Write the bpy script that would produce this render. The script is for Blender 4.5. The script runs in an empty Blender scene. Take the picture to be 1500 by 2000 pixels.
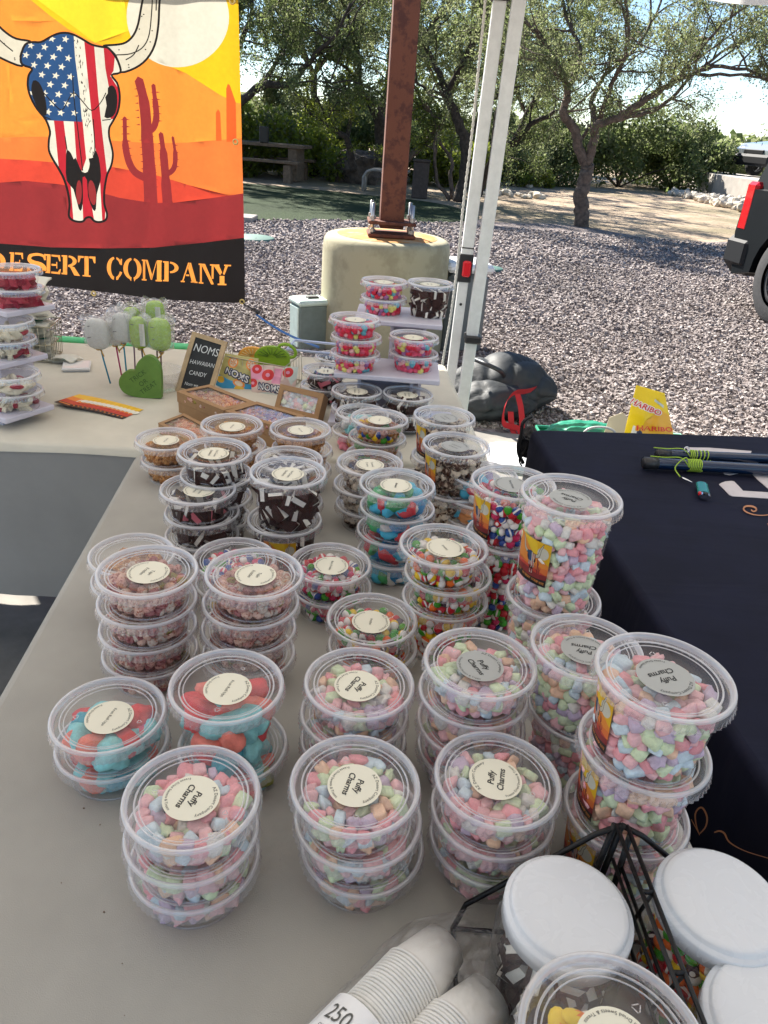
import bpy, math, random
import numpy as np
from mathutils import Vector, Matrix
from mathutils.geometry import delaunay_2d_cdt, tessellate_polygon
random.seed(7); RNG = np.random.default_rng(7)
S = bpy.context.scene
COL = S.collection
PI = math.pi
# ---------------------------------------------------------------- camera, world, sun, exposure
F_PX, PITCH, ROLL, CZ = 1460.0, math.radians(27.4), math.radians(4.5), 1.388
cF = Vector((0, math.cos(PITCH), -math.sin(PITCH)))
_r, _u = Vector((1, 0, 0)), Vector((0, math.sin(PITCH), math.cos(PITCH)))
cR = _r*math.cos(ROLL) + _u*math.sin(ROLL)
cU = _u*math.cos(ROLL) - _r*math.sin(ROLL)
CAM = Vector((0, 0, CZ))
cam = bpy.data.cameras.new('camera'); camo = bpy.data.objects.new('camera', cam); COL.objects.link(camo)
camo.matrix_world = Matrix(((cR.x, cU.x, -cF.x, 0), (cR.y, cU.y, -cF.y, 0), (cR.z, cU.z, -cF.z, CZ), (0, 0, 0, 1)))
cam.sensor_fit = 'VERTICAL'; cam.sensor_height = 24; cam.lens = 24*F_PX/2000
cam.clip_start = .02; cam.clip_end = 600
S.camera = camo
SUN = Vector((-.46, .613, .643)).normalized()          # towards the sun
w = bpy.data.worlds.new('World'); S.world = w; w.use_nodes = True
nt = w.node_tree; bg = nt.nodes['Background']
sky = nt.nodes.new('ShaderNodeTexSky'); sky.sky_type = 'NISHITA'; sky.sun_disc = False
sky.sun_elevation = math.asin(SUN.z); sky.sun_rotation = math.atan2(SUN.x, SUN.y)
sky.altitude = 800; sky.air_density = 1.0; sky.dust_density = .0; sky.ozone_density = 3.5
nt.links.new(sky.outputs[0], bg.inputs[0]); bg.inputs[1].default_value = .05
sl = bpy.data.lights.new('sun', 'SUN'); sl.energy = 3.7; sl.angle = math.radians(.5); sl.color = (1, .94, .85)
so = bpy.data.objects.new('sun', sl); COL.objects.link(so); so.location = (-6, 8, 9)
so.rotation_euler = SUN.to_track_quat('Z', 'Y').to_euler()
vs = S.view_settings; vs.view_transform = 'Standard'; vs.look = 'None'; vs.exposure = 2.05; vs.gamma = 1; vs.use_curve_mapping = False
cy = S.cycles; cy.max_bounces = 10; cy.diffuse_bounces = 4; cy.glossy_bounces = 4; cy.transmission_bounces = 6
cy.transparent_max_bounces = 40; cy.sample_clamp_indirect = 6; cy.use_denoising = True
cy.caustics_reflective = False; cy.caustics_refractive = False

def ray(u, v): return cF + cR*((u-750)/F_PX) - cU*((v-1000)/F_PX)
def PZ(u, v, z): d = ray(u, v); return CAM + d*((z-CZ)/d.z)          # where a sight line meets the level z
def PY(u, v, y): d = ray(u, v); return CAM + d*(y/d.y)
def PP(u, v, p, n): d = ray(u, v); return CAM + d*((Vector(p)-CAM).dot(n)/d.dot(n))
def px(p): q = Vector(p)-CAM; k = q.dot(cF); return 750+F_PX*q.dot(cR)/k, 1000-F_PX*q.dot(cU)/k, k

# ---------------------------------------------------------------- materials
MATS = {}
def lin(c):
    return tuple((x/12.92 if x <= .04045 else ((x+.055)/1.055)**2.4) for x in c)
def rgb(r, g, b): return lin((r/255, g/255, b/255))
def M(name, col=(.5, .5, .5), rough=.6, metal=0, var=0, vs=20, bump=0, bs=80, spec=.5, tl=0, coat=0, sss=0, detail=4, dark=None, spot=None, bdist=.002, wrinkle=None, rvar=0):
    if name in MATS: return MATS[name]
    m = bpy.data.materials.new(name); m.use_nodes = True; MATS[name] = m
    t = m.node_tree; n = t.nodes; l = t.links; p = n['Principled BSDF']
    p.inputs['Base Color'].default_value = (*col, 1); p.inputs['Roughness'].default_value = rough
    p.inputs['Metallic'].default_value = metal; p.inputs['Specular IOR Level'].default_value = spec
    if coat: p.inputs['Coat Weight'].default_value = coat
    if sss:
        p.inputs['Subsurface Weight'].default_value = sss; p.inputs['Subsurface Radius'].default_value = (.004, .003, .003)
        p.inputs['Subsurface Scale'].default_value = 1
    geo = n.new('ShaderNodeNewGeometry')
    if var or spot:
        nz = n.new('ShaderNodeTexNoise'); nz.inputs['Scale'].default_value = vs; nz.inputs['Detail'].default_value = detail
        nz.inputs['Roughness'].default_value = .65
        l.new(geo.outputs['Position'], nz.inputs['Vector'])
        mx = n.new('ShaderNodeMix'); mx.data_type = 'RGBA'
        a = dark if dark else tuple(max(0, c*(1-var)) for c in col); b = tuple(min(1, c*(1+var)) for c in col)
        if spot: b = col; a = spot
        cr = n.new('ShaderNodeMapRange'); cr.inputs[1].default_value = .35 if not spot else .5; cr.inputs[2].default_value = .65 if not spot else .62
        l.new(nz.outputs['Fac'], cr.inputs[0]); l.new(cr.outputs[0], mx.inputs['Factor'])
        mx.inputs['A'].default_value = (*a, 1) if not spot else (*b, 1); mx.inputs['B'].default_value = (*b, 1) if not spot else (*a, 1)
        l.new(mx.outputs['Result'], p.inputs['Base Color'])
    if bump:
        nb = n.new('ShaderNodeTexNoise'); nb.inputs['Scale'].default_value = bs; nb.inputs['Detail'].default_value = 5
        l.new(geo.outputs['Position'], nb.inputs['Vector'])
        bp = n.new('ShaderNodeBump'); bp.inputs['Strength'].default_value = bump; bp.inputs['Distance'].default_value = bdist
        l.new(nb.outputs['Fac'], bp.inputs['Height']); l.new(bp.outputs[0], p.inputs['Normal'])
    if wrinkle:
        tc = n.new('ShaderNodeMapping'); tc.inputs['Scale'].default_value = wrinkle[0]; l.new(geo.outputs['Position'], tc.inputs[0]); w2 = n.new('ShaderNodeTexNoise'); w2.inputs['Scale'].default_value = 1; w2.inputs['Detail'].default_value = 3; w2.inputs['Distortion'].default_value = .6
        l.new(tc.outputs[0], w2.inputs['Vector']); b2 = n.new('ShaderNodeBump'); b2.inputs['Strength'].default_value = 1; b2.inputs['Distance'].default_value = wrinkle[1]; l.new(w2.outputs['Fac'], b2.inputs['Height'])
        if bump: l.new(b2.outputs[0], bp.inputs['Normal'])
        else: l.new(b2.outputs[0], p.inputs['Normal'])
    if rvar:
        r2 = n.new('ShaderNodeTexNoise'); r2.inputs['Scale'].default_value = 28; r2.inputs['Distortion'].default_value = 2.5; l.new(geo.outputs['Position'], r2.inputs['Vector']); rm_ = n.new('ShaderNodeMapRange'); rm_.inputs[1].default_value = .42; rm_.inputs[2].default_value = .62; rm_.inputs[3].default_value = rough-rvar; rm_.inputs[4].default_value = rough+rvar
        l.new(r2.outputs['Fac'], rm_.inputs[0]); l.new(rm_.outputs[0], p.inputs['Roughness'])
    if tl:
        tr = n.new('ShaderNodeBsdfTranslucent'); tr.inputs[0].default_value = (*col, 1)
        mx2 = n.new('ShaderNodeMixShader'); mx2.inputs[0].default_value = tl
        l.new(p.outputs[0], mx2.inputs[1]); l.new(tr.outputs[0], mx2.inputs[2])
        if var: l.new(mx.outputs['Result'], tr.inputs[0])
        l.new(mx2.outputs[0], n['Material Output'].inputs[0])
    return m
def clear(name, haze=.06, tint=(.97, .97, .97), hc=(.85, .86, .88), rough=.08, edge=.75, base=.05, crinkle=0, cs=60):
    if name in MATS: return MATS[name]
    m = bpy.data.materials.new(name); m.use_nodes = True; MATS[name] = m
    t = m.node_tree; n = t.nodes; l = t.links; n.remove(n['Principled BSDF']); out = n['Material Output']
    tr = n.new('ShaderNodeBsdfTransparent'); tr.inputs[0].default_value = (*tint, 1)
    df = n.new('ShaderNodeBsdfDiffuse'); df.inputs[0].default_value = (*hc, 1)
    tl = n.new('ShaderNodeBsdfTranslucent'); tl.inputs[0].default_value = (*hc, 1)
    dm = n.new('ShaderNodeMixShader'); dm.inputs[0].default_value = .45
    l.new(df.outputs[0], dm.inputs[1]); l.new(tl.outputs[0], dm.inputs[2])
    lw = n.new('ShaderNodeLayerWeight'); lw.inputs[0].default_value = .5
    hz = n.new('ShaderNodeMath'); hz.operation = 'MULTIPLY_ADD'; hz.inputs[1].default_value = haze*1.2; hz.inputs[2].default_value = haze*.7
    l.new(lw.outputs['Facing'], hz.inputs[0])
    m1 = n.new('ShaderNodeMixShader'); l.new(hz.outputs[0], m1.inputs[0]); l.new(tr.outputs[0], m1.inputs[1]); l.new(dm.outputs[0], m1.inputs[2])
    gl = n.new('ShaderNodeBsdfGlossy'); gl.inputs['Roughness'].default_value = rough; gl.inputs[0].default_value = (.95, .96, 1, 1)
    pw = n.new('ShaderNodeMath'); pw.operation = 'POWER'; pw.inputs[1].default_value = 4
    l.new(lw.outputs['Facing'], pw.inputs[0])
    ma = n.new('ShaderNodeMath'); ma.operation = 'MULTIPLY_ADD'; ma.inputs[1].default_value = edge; ma.inputs[2].default_value = base
    l.new(pw.outputs[0], ma.inputs[0])
    m2 = n.new('ShaderNodeMixShader'); l.new(ma.outputs[0], m2.inputs[0]); l.new(m1.outputs[0], m2.inputs[1]); l.new(gl.outputs[0], m2.inputs[2])
    if crinkle:
        geo = n.new('ShaderNodeNewGeometry'); nb = n.new('ShaderNodeTexNoise'); nb.inputs['Scale'].default_value = cs; nb.inputs['Detail'].default_value = 3
        nb.inputs['Distortion'].default_value = 1.5
        l.new(geo.outputs['Position'], nb.inputs['Vector']); bp = n.new('ShaderNodeBump'); bp.inputs['Strength'].default_value = crinkle; bp.inputs['Distance'].default_value = .006
        l.new(nb.outputs['Fac'], bp.inputs['Height']); l.new(bp.outputs[0], gl.inputs['Normal'])
    l.new(m2.outputs[0], out.inputs[0])
    return m

# ---------------------------------------------------------------- mesh helpers
def mesh_np(name, V, T, mi, mats, smooth=True):
    """V (n,3) T (m,3) arrays -> mesh"""
    me = bpy.data.meshes.new(name); V = np.asarray(V, np.float32); T = np.asarray(T, np.int32)
    me.vertices.add(len(V)); me.vertices.foreach_set('co', V.ravel())
    me.loops.add(T.size); me.loops.foreach_set('vertex_index', T.ravel())
    me.polygons.add(len(T)); me.polygons.foreach_set('loop_start', np.arange(0, T.size, 3, dtype=np.int32))
    me.polygons.foreach_set('loop_total', np.full(len(T), 3, np.int32))
    for m in mats: me.materials.append(m)
    if mi is not None: me.polygons.foreach_set('material_index', np.asarray(mi, np.int32))
    me.polygons.foreach_set('use_smooth', np.full(len(T), smooth))
    me.update(calc_edges=True); me.validate(); return me
class MB:
    def __init__(s): s.v = []; s.f = []; s.m = []; s.sm = []
    def add(s, vs, fs, m=0, smooth=False):
        o = len(s.v); s.v += [tuple(v) for v in vs]
        for f in fs: s.f.append(tuple(i+o for i in f)); s.m.append(m); s.sm.append(smooth)
        return s
    def box(s, c, d, m=0, rot=None, bev=0):
        cx, cy_, cz = c; x, y, z = d[0]/2, d[1]/2, d[2]/2
        if bev:
            b = min(bev, x*.9, y*.9, z*.9); vs = []
            for sx in (-1, 1):
                for sy in (-1, 1):
                    for sz in (-1, 1):
                        vs += [(sx*(x-b), sy*(y-b), sz*z), (sx*x, sy*(y-b), sz*(z-b)), (sx*(x-b), sy*y, sz*(z-b))]
            idx = {}
            k = 0
            for sx in (-1, 1):
                for sy in (-1, 1):
                    for sz in (-1, 1): idx[(sx, sy, sz)] = k; k += 3
            I = lambda a, b_, c_, w_: idx[(a, b_, c_)]+w_
            fs = []
            for q in (-1, 1):
                fs.append([I(-1, -1, q, 0), I(1, -1, q, 0), I(1, 1, q, 0), I(-1, 1, q, 0)][::q])
                fs.append([I(q, -1, -1, 1), I(q, 1, -1, 1), I(q, 1, 1, 1), I(q, -1, 1, 1)][::q])
                fs.append([I(-1, q, -1, 2), I(1, q, -1, 2), I(1, q, 1, 2), I(-1, q, 1, 2)][::-q])
            for a in (-1, 1):
                for b_ in (-1, 1):
                    fs.append([I(a, -1, b_, 0), I(a, 1, b_, 0), I(a, 1, b_, 1), I(a, -1, b_, 1)][::a*b_])
                    fs.append([I(-1, a, b_, 0), I(1, a, b_, 0), I(1, a, b_, 2), I(-1, a, b_, 2)][::-a*b_])
                    fs.append([I(a, b_, -1, 1), I(a, b_, 1, 1), I(a, b_, 1, 2), I(a, b_, -1, 2)][::-a*b_])
            for a in (-1, 1):
                for b_ in (-1, 1):
                    for c_ in (-1, 1): fs.append([I(a, b_, c_, 0), I(a, b_, c_, 1), I(a, b_, c_, 2)][::a*b_*c_])
        else:
            vs = [(sx*x, sy*y, sz*z) for sx in (-1, 1) for sy in (-1, 1) for sz in (-1, 1)]
            fs = [(0, 1, 3, 2), (4, 6, 7, 5), (0, 4, 5, 1), (2, 3, 7, 6), (0, 2, 6, 4), (1, 5, 7, 3)]
        if rot is not None: vs = [rot @ Vector(v) for v in vs]
        s.add([(v[0]+cx, v[1]+cy_, v[2]+cz) for v in vs], fs, m); return s
    def tube(s, pts, r, n=8, m=0, closed=False, caps=True, smooth=True):
        pts = [Vector(p) for p in pts]; k = len(pts)
        rr = r if isinstance(r, (list, tuple)) else [r]*k
        vs = []; prev = None
        for i, p in enumerate(pts):
            if closed: d = pts[(i+1) % k]-pts[i-1]
            else: d = pts[min(i+1, k-1)]-pts[max(i-1, 0)]
            if d.length < 1e-9: d = Vector((0, 0, 1))
            d.normalize()
            if prev is None:
                a = d.orthogonal().normalized()
            else:
                a = (prev-d*prev.dot(d))
                a = a.normalized() if a.length > 1e-6 else d.orthogonal().normalized()
            prev = a; b = d.cross(a)
            for j in range(n):
                t = 2*PI*j/n; vs.append(p+(a*math.cos(t)+b*math.sin(t))*rr[i])
        fs = []
        for i in range(k if closed else k-1):
            i2 = (i+1) % k
            for j in range(n):
                j2 = (j+1) % n; fs.append((i*n+j, i*n+j2, i2*n+j2, i2*n+j))
        if caps and not closed: fs += [tuple(range(n))[::-1], tuple((k-1)*n+j for j in range(n))]
        s.add(vs, fs, m, smooth); return s
    def lathe(s, prof, n=32, m=0, c=(0, 0, 0), smooth=True, ms=None):
        """profile of (r,z); r==0 -> pole"""
        vs = []; ids = []
        for r, z in prof:
            if r < 1e-7: ids.append([len(vs)]); vs.append((c[0], c[1], c[2]+z))
            else:
                ids.append([len(vs)+j for j in range(n)])
                vs += [(c[0]+r*math.cos(2*PI*j/n), c[1]+r*math.sin(2*PI*j/n), c[2]+z) for j in range(n)]
        o = len(s.v); s.v += vs
        for i in range(len(prof)-1):
            a, b = ids[i], ids[i+1]; mm = ms[i] if ms else m
            for j in range(n):
                j2 = (j+1) % n
                if len(a) == 1 and len(b) == 1: continue
                if len(a) == 1: f = (a[0], b[j2], b[j])
                elif len(b) == 1: f = (a[j], a[j2], b[0])
                else: f = (a[j], a[j2], b[j2], b[j])
                s.f.append(tuple(q+o for q in f)); s.m.append(mm); s.sm.append(smooth)
        return s
    def prism(s, poly, z0, z1, m=0, mt=None, f=None):
        """poly list of (x,y) ccw; f maps (x,y,z)->point"""
        f = f or (lambda x, y, z: (x, y, z)); n = len(poly)
        vs = [f(x, y, z0) for x, y in poly]+[f(x, y, z1) for x, y in poly]
        tr = tessellate_polygon([[Vector((x, y, 0)) for x, y in poly]])
        fs = []
        for t in tr:
            a = (poly[t[1]][0]-poly[t[0]][0])*(poly[t[2]][1]-poly[t[0]][1])-(poly[t[1]][1]-poly[t[0]][1])*(poly[t[2]][0]-poly[t[0]][0])
            t = tuple(t) if a > 0 else tuple(t)[::-1]
            fs.append(tuple(i+n for i in t)); fs.append(t[::-1])
        o = len(s.v); s.add(vs, fs, m if mt is None else mt)
        s.add([], [], m)
        for i in range(n):
            j = (i+1) % n; s.f.append((o+i, o+j, o+n+j, o+n+i)); s.m.append(m); s.sm.append(False)
        return s
    def grid(s, fn, nu, nv, m=0, smooth=True):
        vs = [fn(i/nu, j/nv) for j in range(nv+1) for i in range(nu+1)]
        fs = [(j*(nu+1)+i, j*(nu+1)+i+1, (j+1)*(nu+1)+i+1, (j+1)*(nu+1)+i) for j in range(nv) for i in range(nu)]
        s.add(vs, fs, m, smooth); return s
    def mesh(s, name, mats):
        me = bpy.data.meshes.new(name); me.from_pydata(s.v, [], s.f)
        for m in (mats if isinstance(mats, (list, tuple)) else [mats]): me.materials.append(m)
        me.polygons.foreach_set('material_index', s.m); me.polygons.foreach_set('use_smooth', s.sm); me.update(); return me
    def obj(s, name, mats, parent=None, **k): return link(name, s.mesh(name, mats), parent, **k)
def link(name, me, parent=None, loc=None, rz=None, label=None, cat=None, group=None, kind=None, rot=None):
    o = bpy.data.objects.new(name, me); COL.objects.link(o)
    if parent: o.parent = parent
    if loc is not None: o.location = loc
    if rz is not None: o.rotation_euler = (0, 0, rz)
    if rot is not None: o.rotation_euler = rot
    tag(o, label, cat, group, kind); return o
def tag(o, label=None, cat=None, group=None, kind=None):
    if label: o['label'] = label
    if cat: o['category'] = cat
    if group: o['group'] = group
    if kind: o['kind'] = kind
    return o
def thing(name, label, cat, loc=(0, 0, 0), rz=0, group=None, rot=None):
    return link(name, None, None, loc, rz if rot is None else None, label, cat, group, rot=rot)
def dup(root, loc, rz=None, label=None, group=None, scale=None):
    r = root.copy(); COL.objects.link(r); r.location = loc
    if rz is not None: r.rotation_euler = (root.rotation_euler.x, root.rotation_euler.y, rz)
    if scale: r.scale = scale
    if label: r['label'] = label
    if group: r['group'] = group
    for ch in list(root.children):
        c = ch.copy(); COL.objects.link(c); c.parent = r
        for g in list(ch.children):
            d = g.copy(); COL.objects.link(d); d.parent = c
    return r
def smooth_pts(P, closed=True, k=4):
    P = [np.array(p, float) for p in P]; n = len(P); out = []
    for i in range(n if closed else n-1):
        p0 = P[i-1] if closed or i > 0 else P[i]; p1 = P[i]; p2 = P[(i+1) % n]
        p3 = P[(i+2) % n] if closed or i+2 < n else p2
        for t in np.arange(k)/k:
            out.append(.5*((2*p1)+(-p0+p2)*t+(2*p0-5*p1+4*p2-p3)*t*t+(-p0+3*p1-3*p2+p3)*t**3))
    if not closed: out.append(P[-1])
    return [tuple(p) for p in out]
def stroke(P, w, closed=False, cap=True):
    """thick polyline -> list of convex polygons (quads + end discs)"""
    P = [np.array(p, float) for p in P]; n = len(P); W = w if isinstance(w, (list, tuple)) else [w]*n
    L = []; Rr = []
    for i in range(n):
        a = P[i-1] if (closed or i > 0) else P[i]; b = P[(i+1) % n] if (closed or i < n-1) else P[i]
        d = b-a; d = d/(np.linalg.norm(d)+1e-12); nn = np.array((-d[1], d[0]))
        L.append(P[i]+nn*W[i]/2); Rr.append(P[i]-nn*W[i]/2)
    if not closed:
        if cap:
            d = P[-1]-P[-2]; d /= np.linalg.norm(d)+1e-12; e = P[-1]+d*W[-1]*.45; d0 = P[0]-P[1]; d0 /= np.linalg.norm(d0)+1e-12; s0 = P[0]+d0*W[0]*.45
            return [[tuple(x) for x in [s0]+L+[e]+Rr[::-1]]]
        return [[tuple(x) for x in L+Rr[::-1]]]
    out = []
    for i in range(n):
        j = (i+1) % n; out.append([tuple(L[i]), tuple(L[j]), tuple(Rr[j]), tuple(Rr[i])])
    return out
def ell(cx, cy_, rx, ry, a0=0, a1=360, n=32, rot=0):
    c, s_ = math.cos(rot), math.sin(rot); o = []
    full = abs(a1-a0) >= 360
    for i in range(n if full else n+1):
        t = math.radians(a0+(a1-a0)*i/n); x, y = rx*math.cos(t), ry*math.sin(t); o.append((cx+x*c-y*s_, cy_+x*s_+y*c))
    return o
def ring(cx, cy_, rx, ry, ix, iy, a0, a1, n=14, dx=0):
    return ell(cx, cy_, rx, ry, a0, a1, n)+ell(cx+dx, cy_, ix, iy, a0, a1, n)[::-1]
def inside(poly, X, Y):
    poly = np.asarray(poly, float); x1, y1 = poly[:, 0], poly[:, 1]; x2, y2 = np.roll(x1, -1), np.roll(y1, -1)
    c = np.zeros(len(X), bool)
    bb = (X >= x1.min()) & (X <= x1.max()) & (Y >= y1.min()) & (Y <= y1.max())
    idx = np.nonzero(bb)[0]
    if not len(idx): return c
    xs, ys = X[idx], Y[idx]; r = np.zeros(len(idx), bool)
    for a, b, c_, d in zip(x1, y1, x2, y2):
        if b == d: continue
        k = (b > ys) != (d > ys); r ^= k & (xs < (c_-a)*(ys-b)/(d-b)+a)
    c[idx] = r; return c
def art(layers, rect, gridn, fmap, name, mats, parent=None, mk=True, two=False):
    """layers [(poly, mat index, clip or None)], bottom first, in 2D; one sheet cut along every outline and mapped by fmap."""
    x0, y0, x1, y1 = rect; V = []; E = []
    def addp(p):
        o = len(V); V.extend((float(a), float(b)) for a, b in p); n = len(p); E.extend((o+i, o+(i+1) % n) for i in range(n))
    addp([(x0, y0), (x1, y0), (x1, y1), (x0, y1)])
    gx, gy = gridn
    for i in range(gx+1):
        for j in range(gy+1): V.append((x0+(x1-x0)*i/gx, y0+(y1-y0)*j/gy))
    cl = {}
    for p, m, c in layers:
        addp(p)
        if c is not None and id(c) not in cl: cl[id(c)] = c; addp(c)
    vv, ee, ff, *_ = delaunay_2d_cdt([Vector(v) for v in V], E, [], 0, 1e-7*max(abs(x1-x0), 1e-3))
    W = np.array([(v[0], v[1]) for v in vv]); T = np.array([f for f in ff if len(f) == 3])
    cx, cyy = W[T][:, :, 0].mean(1), W[T][:, :, 1].mean(1)
    xa, xb, ya, yb = min(x0, x1), max(x0, x1), min(y0, y1), max(y0, y1)
    k = (cx > xa) & (cx < xb) & (cyy > ya) & (cyy < yb); T = T[k]; cx, cyy = cx[k], cyy[k]
    mi = np.zeros(len(T), int); ci = {q: inside(c, cx, cyy) for q, c in cl.items()}
    for p, m, c in layers:
        q = inside(p, cx, cyy)
        if c is not None: q &= ci[id(c)]
        mi[q] = m
    us = np.unique(T); rm = np.full(len(W), -1); rm[us] = np.arange(len(us)); T = rm[T]; W = W[us]
    P3 = np.array([tuple(fmap(a, b)) for a, b in W])
    me = mesh_np(name, P3, T, mi, mats, True)
    return link(name, me, parent) if mk else me
def join_np(parts, name, mats, smooth=True):
    """parts [(V, T, mi)]"""
    Vs, Ts, Ms = [], [], []; o = 0
    for V, T, m in parts:
        Vs.append(V); Ts.append(T+o); Ms.append(m if hasattr(m, '__len__') else np.full(len(T), m)); o += len(V)
    return mesh_np(name, np.concatenate(Vs), np.concatenate(Ts), np.concatenate(Ms), mats, smooth)

# ---------------------------------------------------------------- lettering from the built-in font
GL = {}
def _glyph_load(chars):
    obs = []
    for ch, bold in chars:
        for body in (ch, 'I'+ch+'I'):
            c = bpy.data.curves.new('g', 'FONT'); c.body = body; c.resolution_u = 3; c.offset = .022 if bold else 0
            o = bpy.data.objects.new('g', c); COL.objects.link(o); obs.append(o)
    c = bpy.data.curves.new('g', 'FONT'); c.body = 'II'; oi = bpy.data.objects.new('g', c); COL.objects.link(oi)
    bpy.context.view_layer.update(); dg = bpy.context.evaluated_depsgraph_get()
    def get(o):
        e = o.evaluated_get(dg); m = e.to_mesh(); m.calc_loop_triangles()
        V = np.array([(v.co.x, v.co.y) for v in m.vertices]) if len(m.vertices) else np.zeros((0, 2))
        T = np.array([t.vertices[:] for t in m.loop_triangles]) if len(m.loop_triangles) else np.zeros((0, 3), int)
        e.to_mesh_clear(); return V, T
    mi = get(oi)[0][:, 0].max()
    for k, (ch, bold) in enumerate(chars):
        V, T = get(obs[2*k]); W, _ = get(obs[2*k+1])
        GL[(ch, bold)] = (V, T, (W[:, 0].max()-(.022 if bold else 0)-mi) if len(W) else .3)
    for o in obs+[oi]:
        c = o.data; bpy.data.objects.remove(o); bpy.data.curves.remove(c)
def glyphs(s, bold=False):
    need = sorted({(c, bold) for c in s if (c, bold) not in GL})
    if need: _glyph_load(need)
    return [GL[(c, bold)] for c in s]
def text2d(s, size, at=(0, 0), rot=0, bold=False, shear=0, track=1.0, center=True, sx=1.0):
    """-> list of (V2, T)"""
    g = glyphs(s, bold); W = sum(x[2] for x in g)*track*size*sx; x = -W/2 if center else 0; out = []
    c, n = math.cos(rot), math.sin(rot)
    for V, T, a in g:
        if len(V):
            P = V*size; X = P[:, 0]*sx+x+P[:, 1]*shear; Y = P[:, 1]-size*.35
            out.append((np.stack([X*c-Y*n+at[0], X*n+Y*c+at[1]], 1), T))
        x += a*size*track*sx
    return out
def arc_text(s, size, R, mid, top=True, track=1.05, bold=False):
    g = glyphs(s, bold); W = sum(x[2] for x in g)*track*size; out = []; x = -W/2
    for V, T, a in g:
        am = x+a*size/2
        if len(V):
            P = V*size-np.array((a*size/2, size*.35))
            if top: t = mid-am/R; r = t-PI/2
            else: t = mid+am/R; r = t+PI/2
            c, n = math.cos(r), math.sin(r)
            out.append((np.stack([P[:, 0]*c-P[:, 1]*n+R*math.cos(t), P[:, 0]*n+P[:, 1]*c+R*math.sin(t)], 1), T))
        x += a*size*track
    return out
def text_parts(tx, fmap, m=0):
    return [(np.array([tuple(fmap(a, b)) for a, b in V]), T, m) for V, T in tx]
# ================================================================ THE SETTING
def ground_mat(name, cols, scale, bump, bs, bd=.02, rough=.9, big=None):
    m = bpy.data.materials.new(name); m.use_nodes = True; t = m.node_tree; n = t.nodes; l = t.links; p = n['Principled BSDF']
    p.inputs['Roughness'].default_value = rough; p.inputs['Specular IOR Level'].default_value = .25
    geo = n.new('ShaderNodeNewGeometry')
    vo = n.new('ShaderNodeTexVoronoi'); vo.inputs['Scale'].default_value = scale; l.new(geo.outputs['Position'], vo.inputs['Vector'])
    sep = n.new('ShaderNodeSeparateColor'); l.new(vo.outputs['Color'], sep.inputs[0])
    cr = n.new('ShaderNodeValToRGB'); e = cr.color_ramp; e.interpolation = 'LINEAR'
    for i, c in enumerate(cols):
        if i < 2: el = e.elements[i]; el.position = i/(len(cols)-1)
        else: el = e.elements.new(i/(len(cols)-1))
        el.color = (*c, 1)
    e.elements[0].color = (*cols[0], 1)
    for i, el in enumerate(sorted(e.elements, key=lambda q: q.position)): el.color = (*cols[i], 1)
    l.new(sep.outputs[0], cr.inputs[0])
    nz = n.new('ShaderNodeTexNoise'); nz.inputs['Scale'].default_value = .8; nz.inputs['Detail'].default_value = 6; l.new(geo.outputs['Position'], nz.inputs['Vector'])
    mr = n.new('ShaderNodeMapRange'); mr.inputs[1].default_value = .3; mr.inputs[2].default_value = .7; mr.inputs[3].default_value = .8; mr.inputs[4].default_value = 1.2
    l.new(nz.outputs['Fac'], mr.inputs[0])
    mx = n.new('ShaderNodeMix'); mx.data_type = 'RGBA'; mx.blend_type = 'MULTIPLY'; mx.inputs['Factor'].default_value = 1
    l.new(cr.outputs[0], mx.inputs['A']); l.new(mr.outputs[0], mx.inputs['B'])
    last = mx.outputs['Result']
    if big:
        n2 = n.new('ShaderNodeTexNoise'); n2.inputs['Scale'].default_value = big[1]; n2.inputs['Detail'].default_value = 5; l.new(geo.outputs['Position'], n2.inputs['Vector'])
        m2r = n.new('ShaderNodeMapRange'); m2r.inputs[1].default_value = .48; m2r.inputs[2].default_value = .6; l.new(n2.outputs['Fac'], m2r.inputs[0])
        m2 = n.new('ShaderNodeMix'); m2.data_type = 'RGBA'; l.new(m2r.outputs[0], m2.inputs['Factor']); l.new(last, m2.inputs['A']); m2.inputs['B'].default_value = (*big[0], 1)
        last = m2.outputs['Result']
    l.new(last, p.inputs['Base Color'])
    nb = n.new('ShaderNodeTexNoise'); nb.inputs['Scale'].default_value = bs; nb.inputs['Detail'].default_value = 6; l.new(geo.outputs['Position'], nb.inputs['Vector'])
    bp = n.new('ShaderNodeBump'); bp.inputs['Strength'].default_value = bump; bp.inputs['Distance'].default_value = bd
    l.new(nb.outputs['Fac'], bp.inputs['Height']); l.new(bp.outputs[0], p.inputs['Normal'])
    return m
m_grav = ground_mat('gravel_bed', [(.09, .07, .065), (.20, .165, .155), (.30, .255, .245), (.38, .33, .315)], 40, 1, 45, .03)
m_stone = ground_mat('gravel_stone', [(.10, .082, .075), (.21, .176, .162), (.275, .237, .222), (.345, .30, .282), (.50, .455, .42)], 42, .5, 160, .004)
m_dirt = ground_mat('dry_dirt', [(.29, .215, .15), (.375, .29, .205), (.44, .345, .25)], 9, .7, 14, .04, big=((.23, .19, .12), .35))
m_lawn = ground_mat('lawn_grass', [(.015, .030, .010), (.024, .044, .014), (.036, .058, .018)], 60, 1, 60, .03)
m_conc = M('concrete_slab', (.24, .225, .20), .85, var=.18, vs=6, bump=.25, bs=120)
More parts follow.
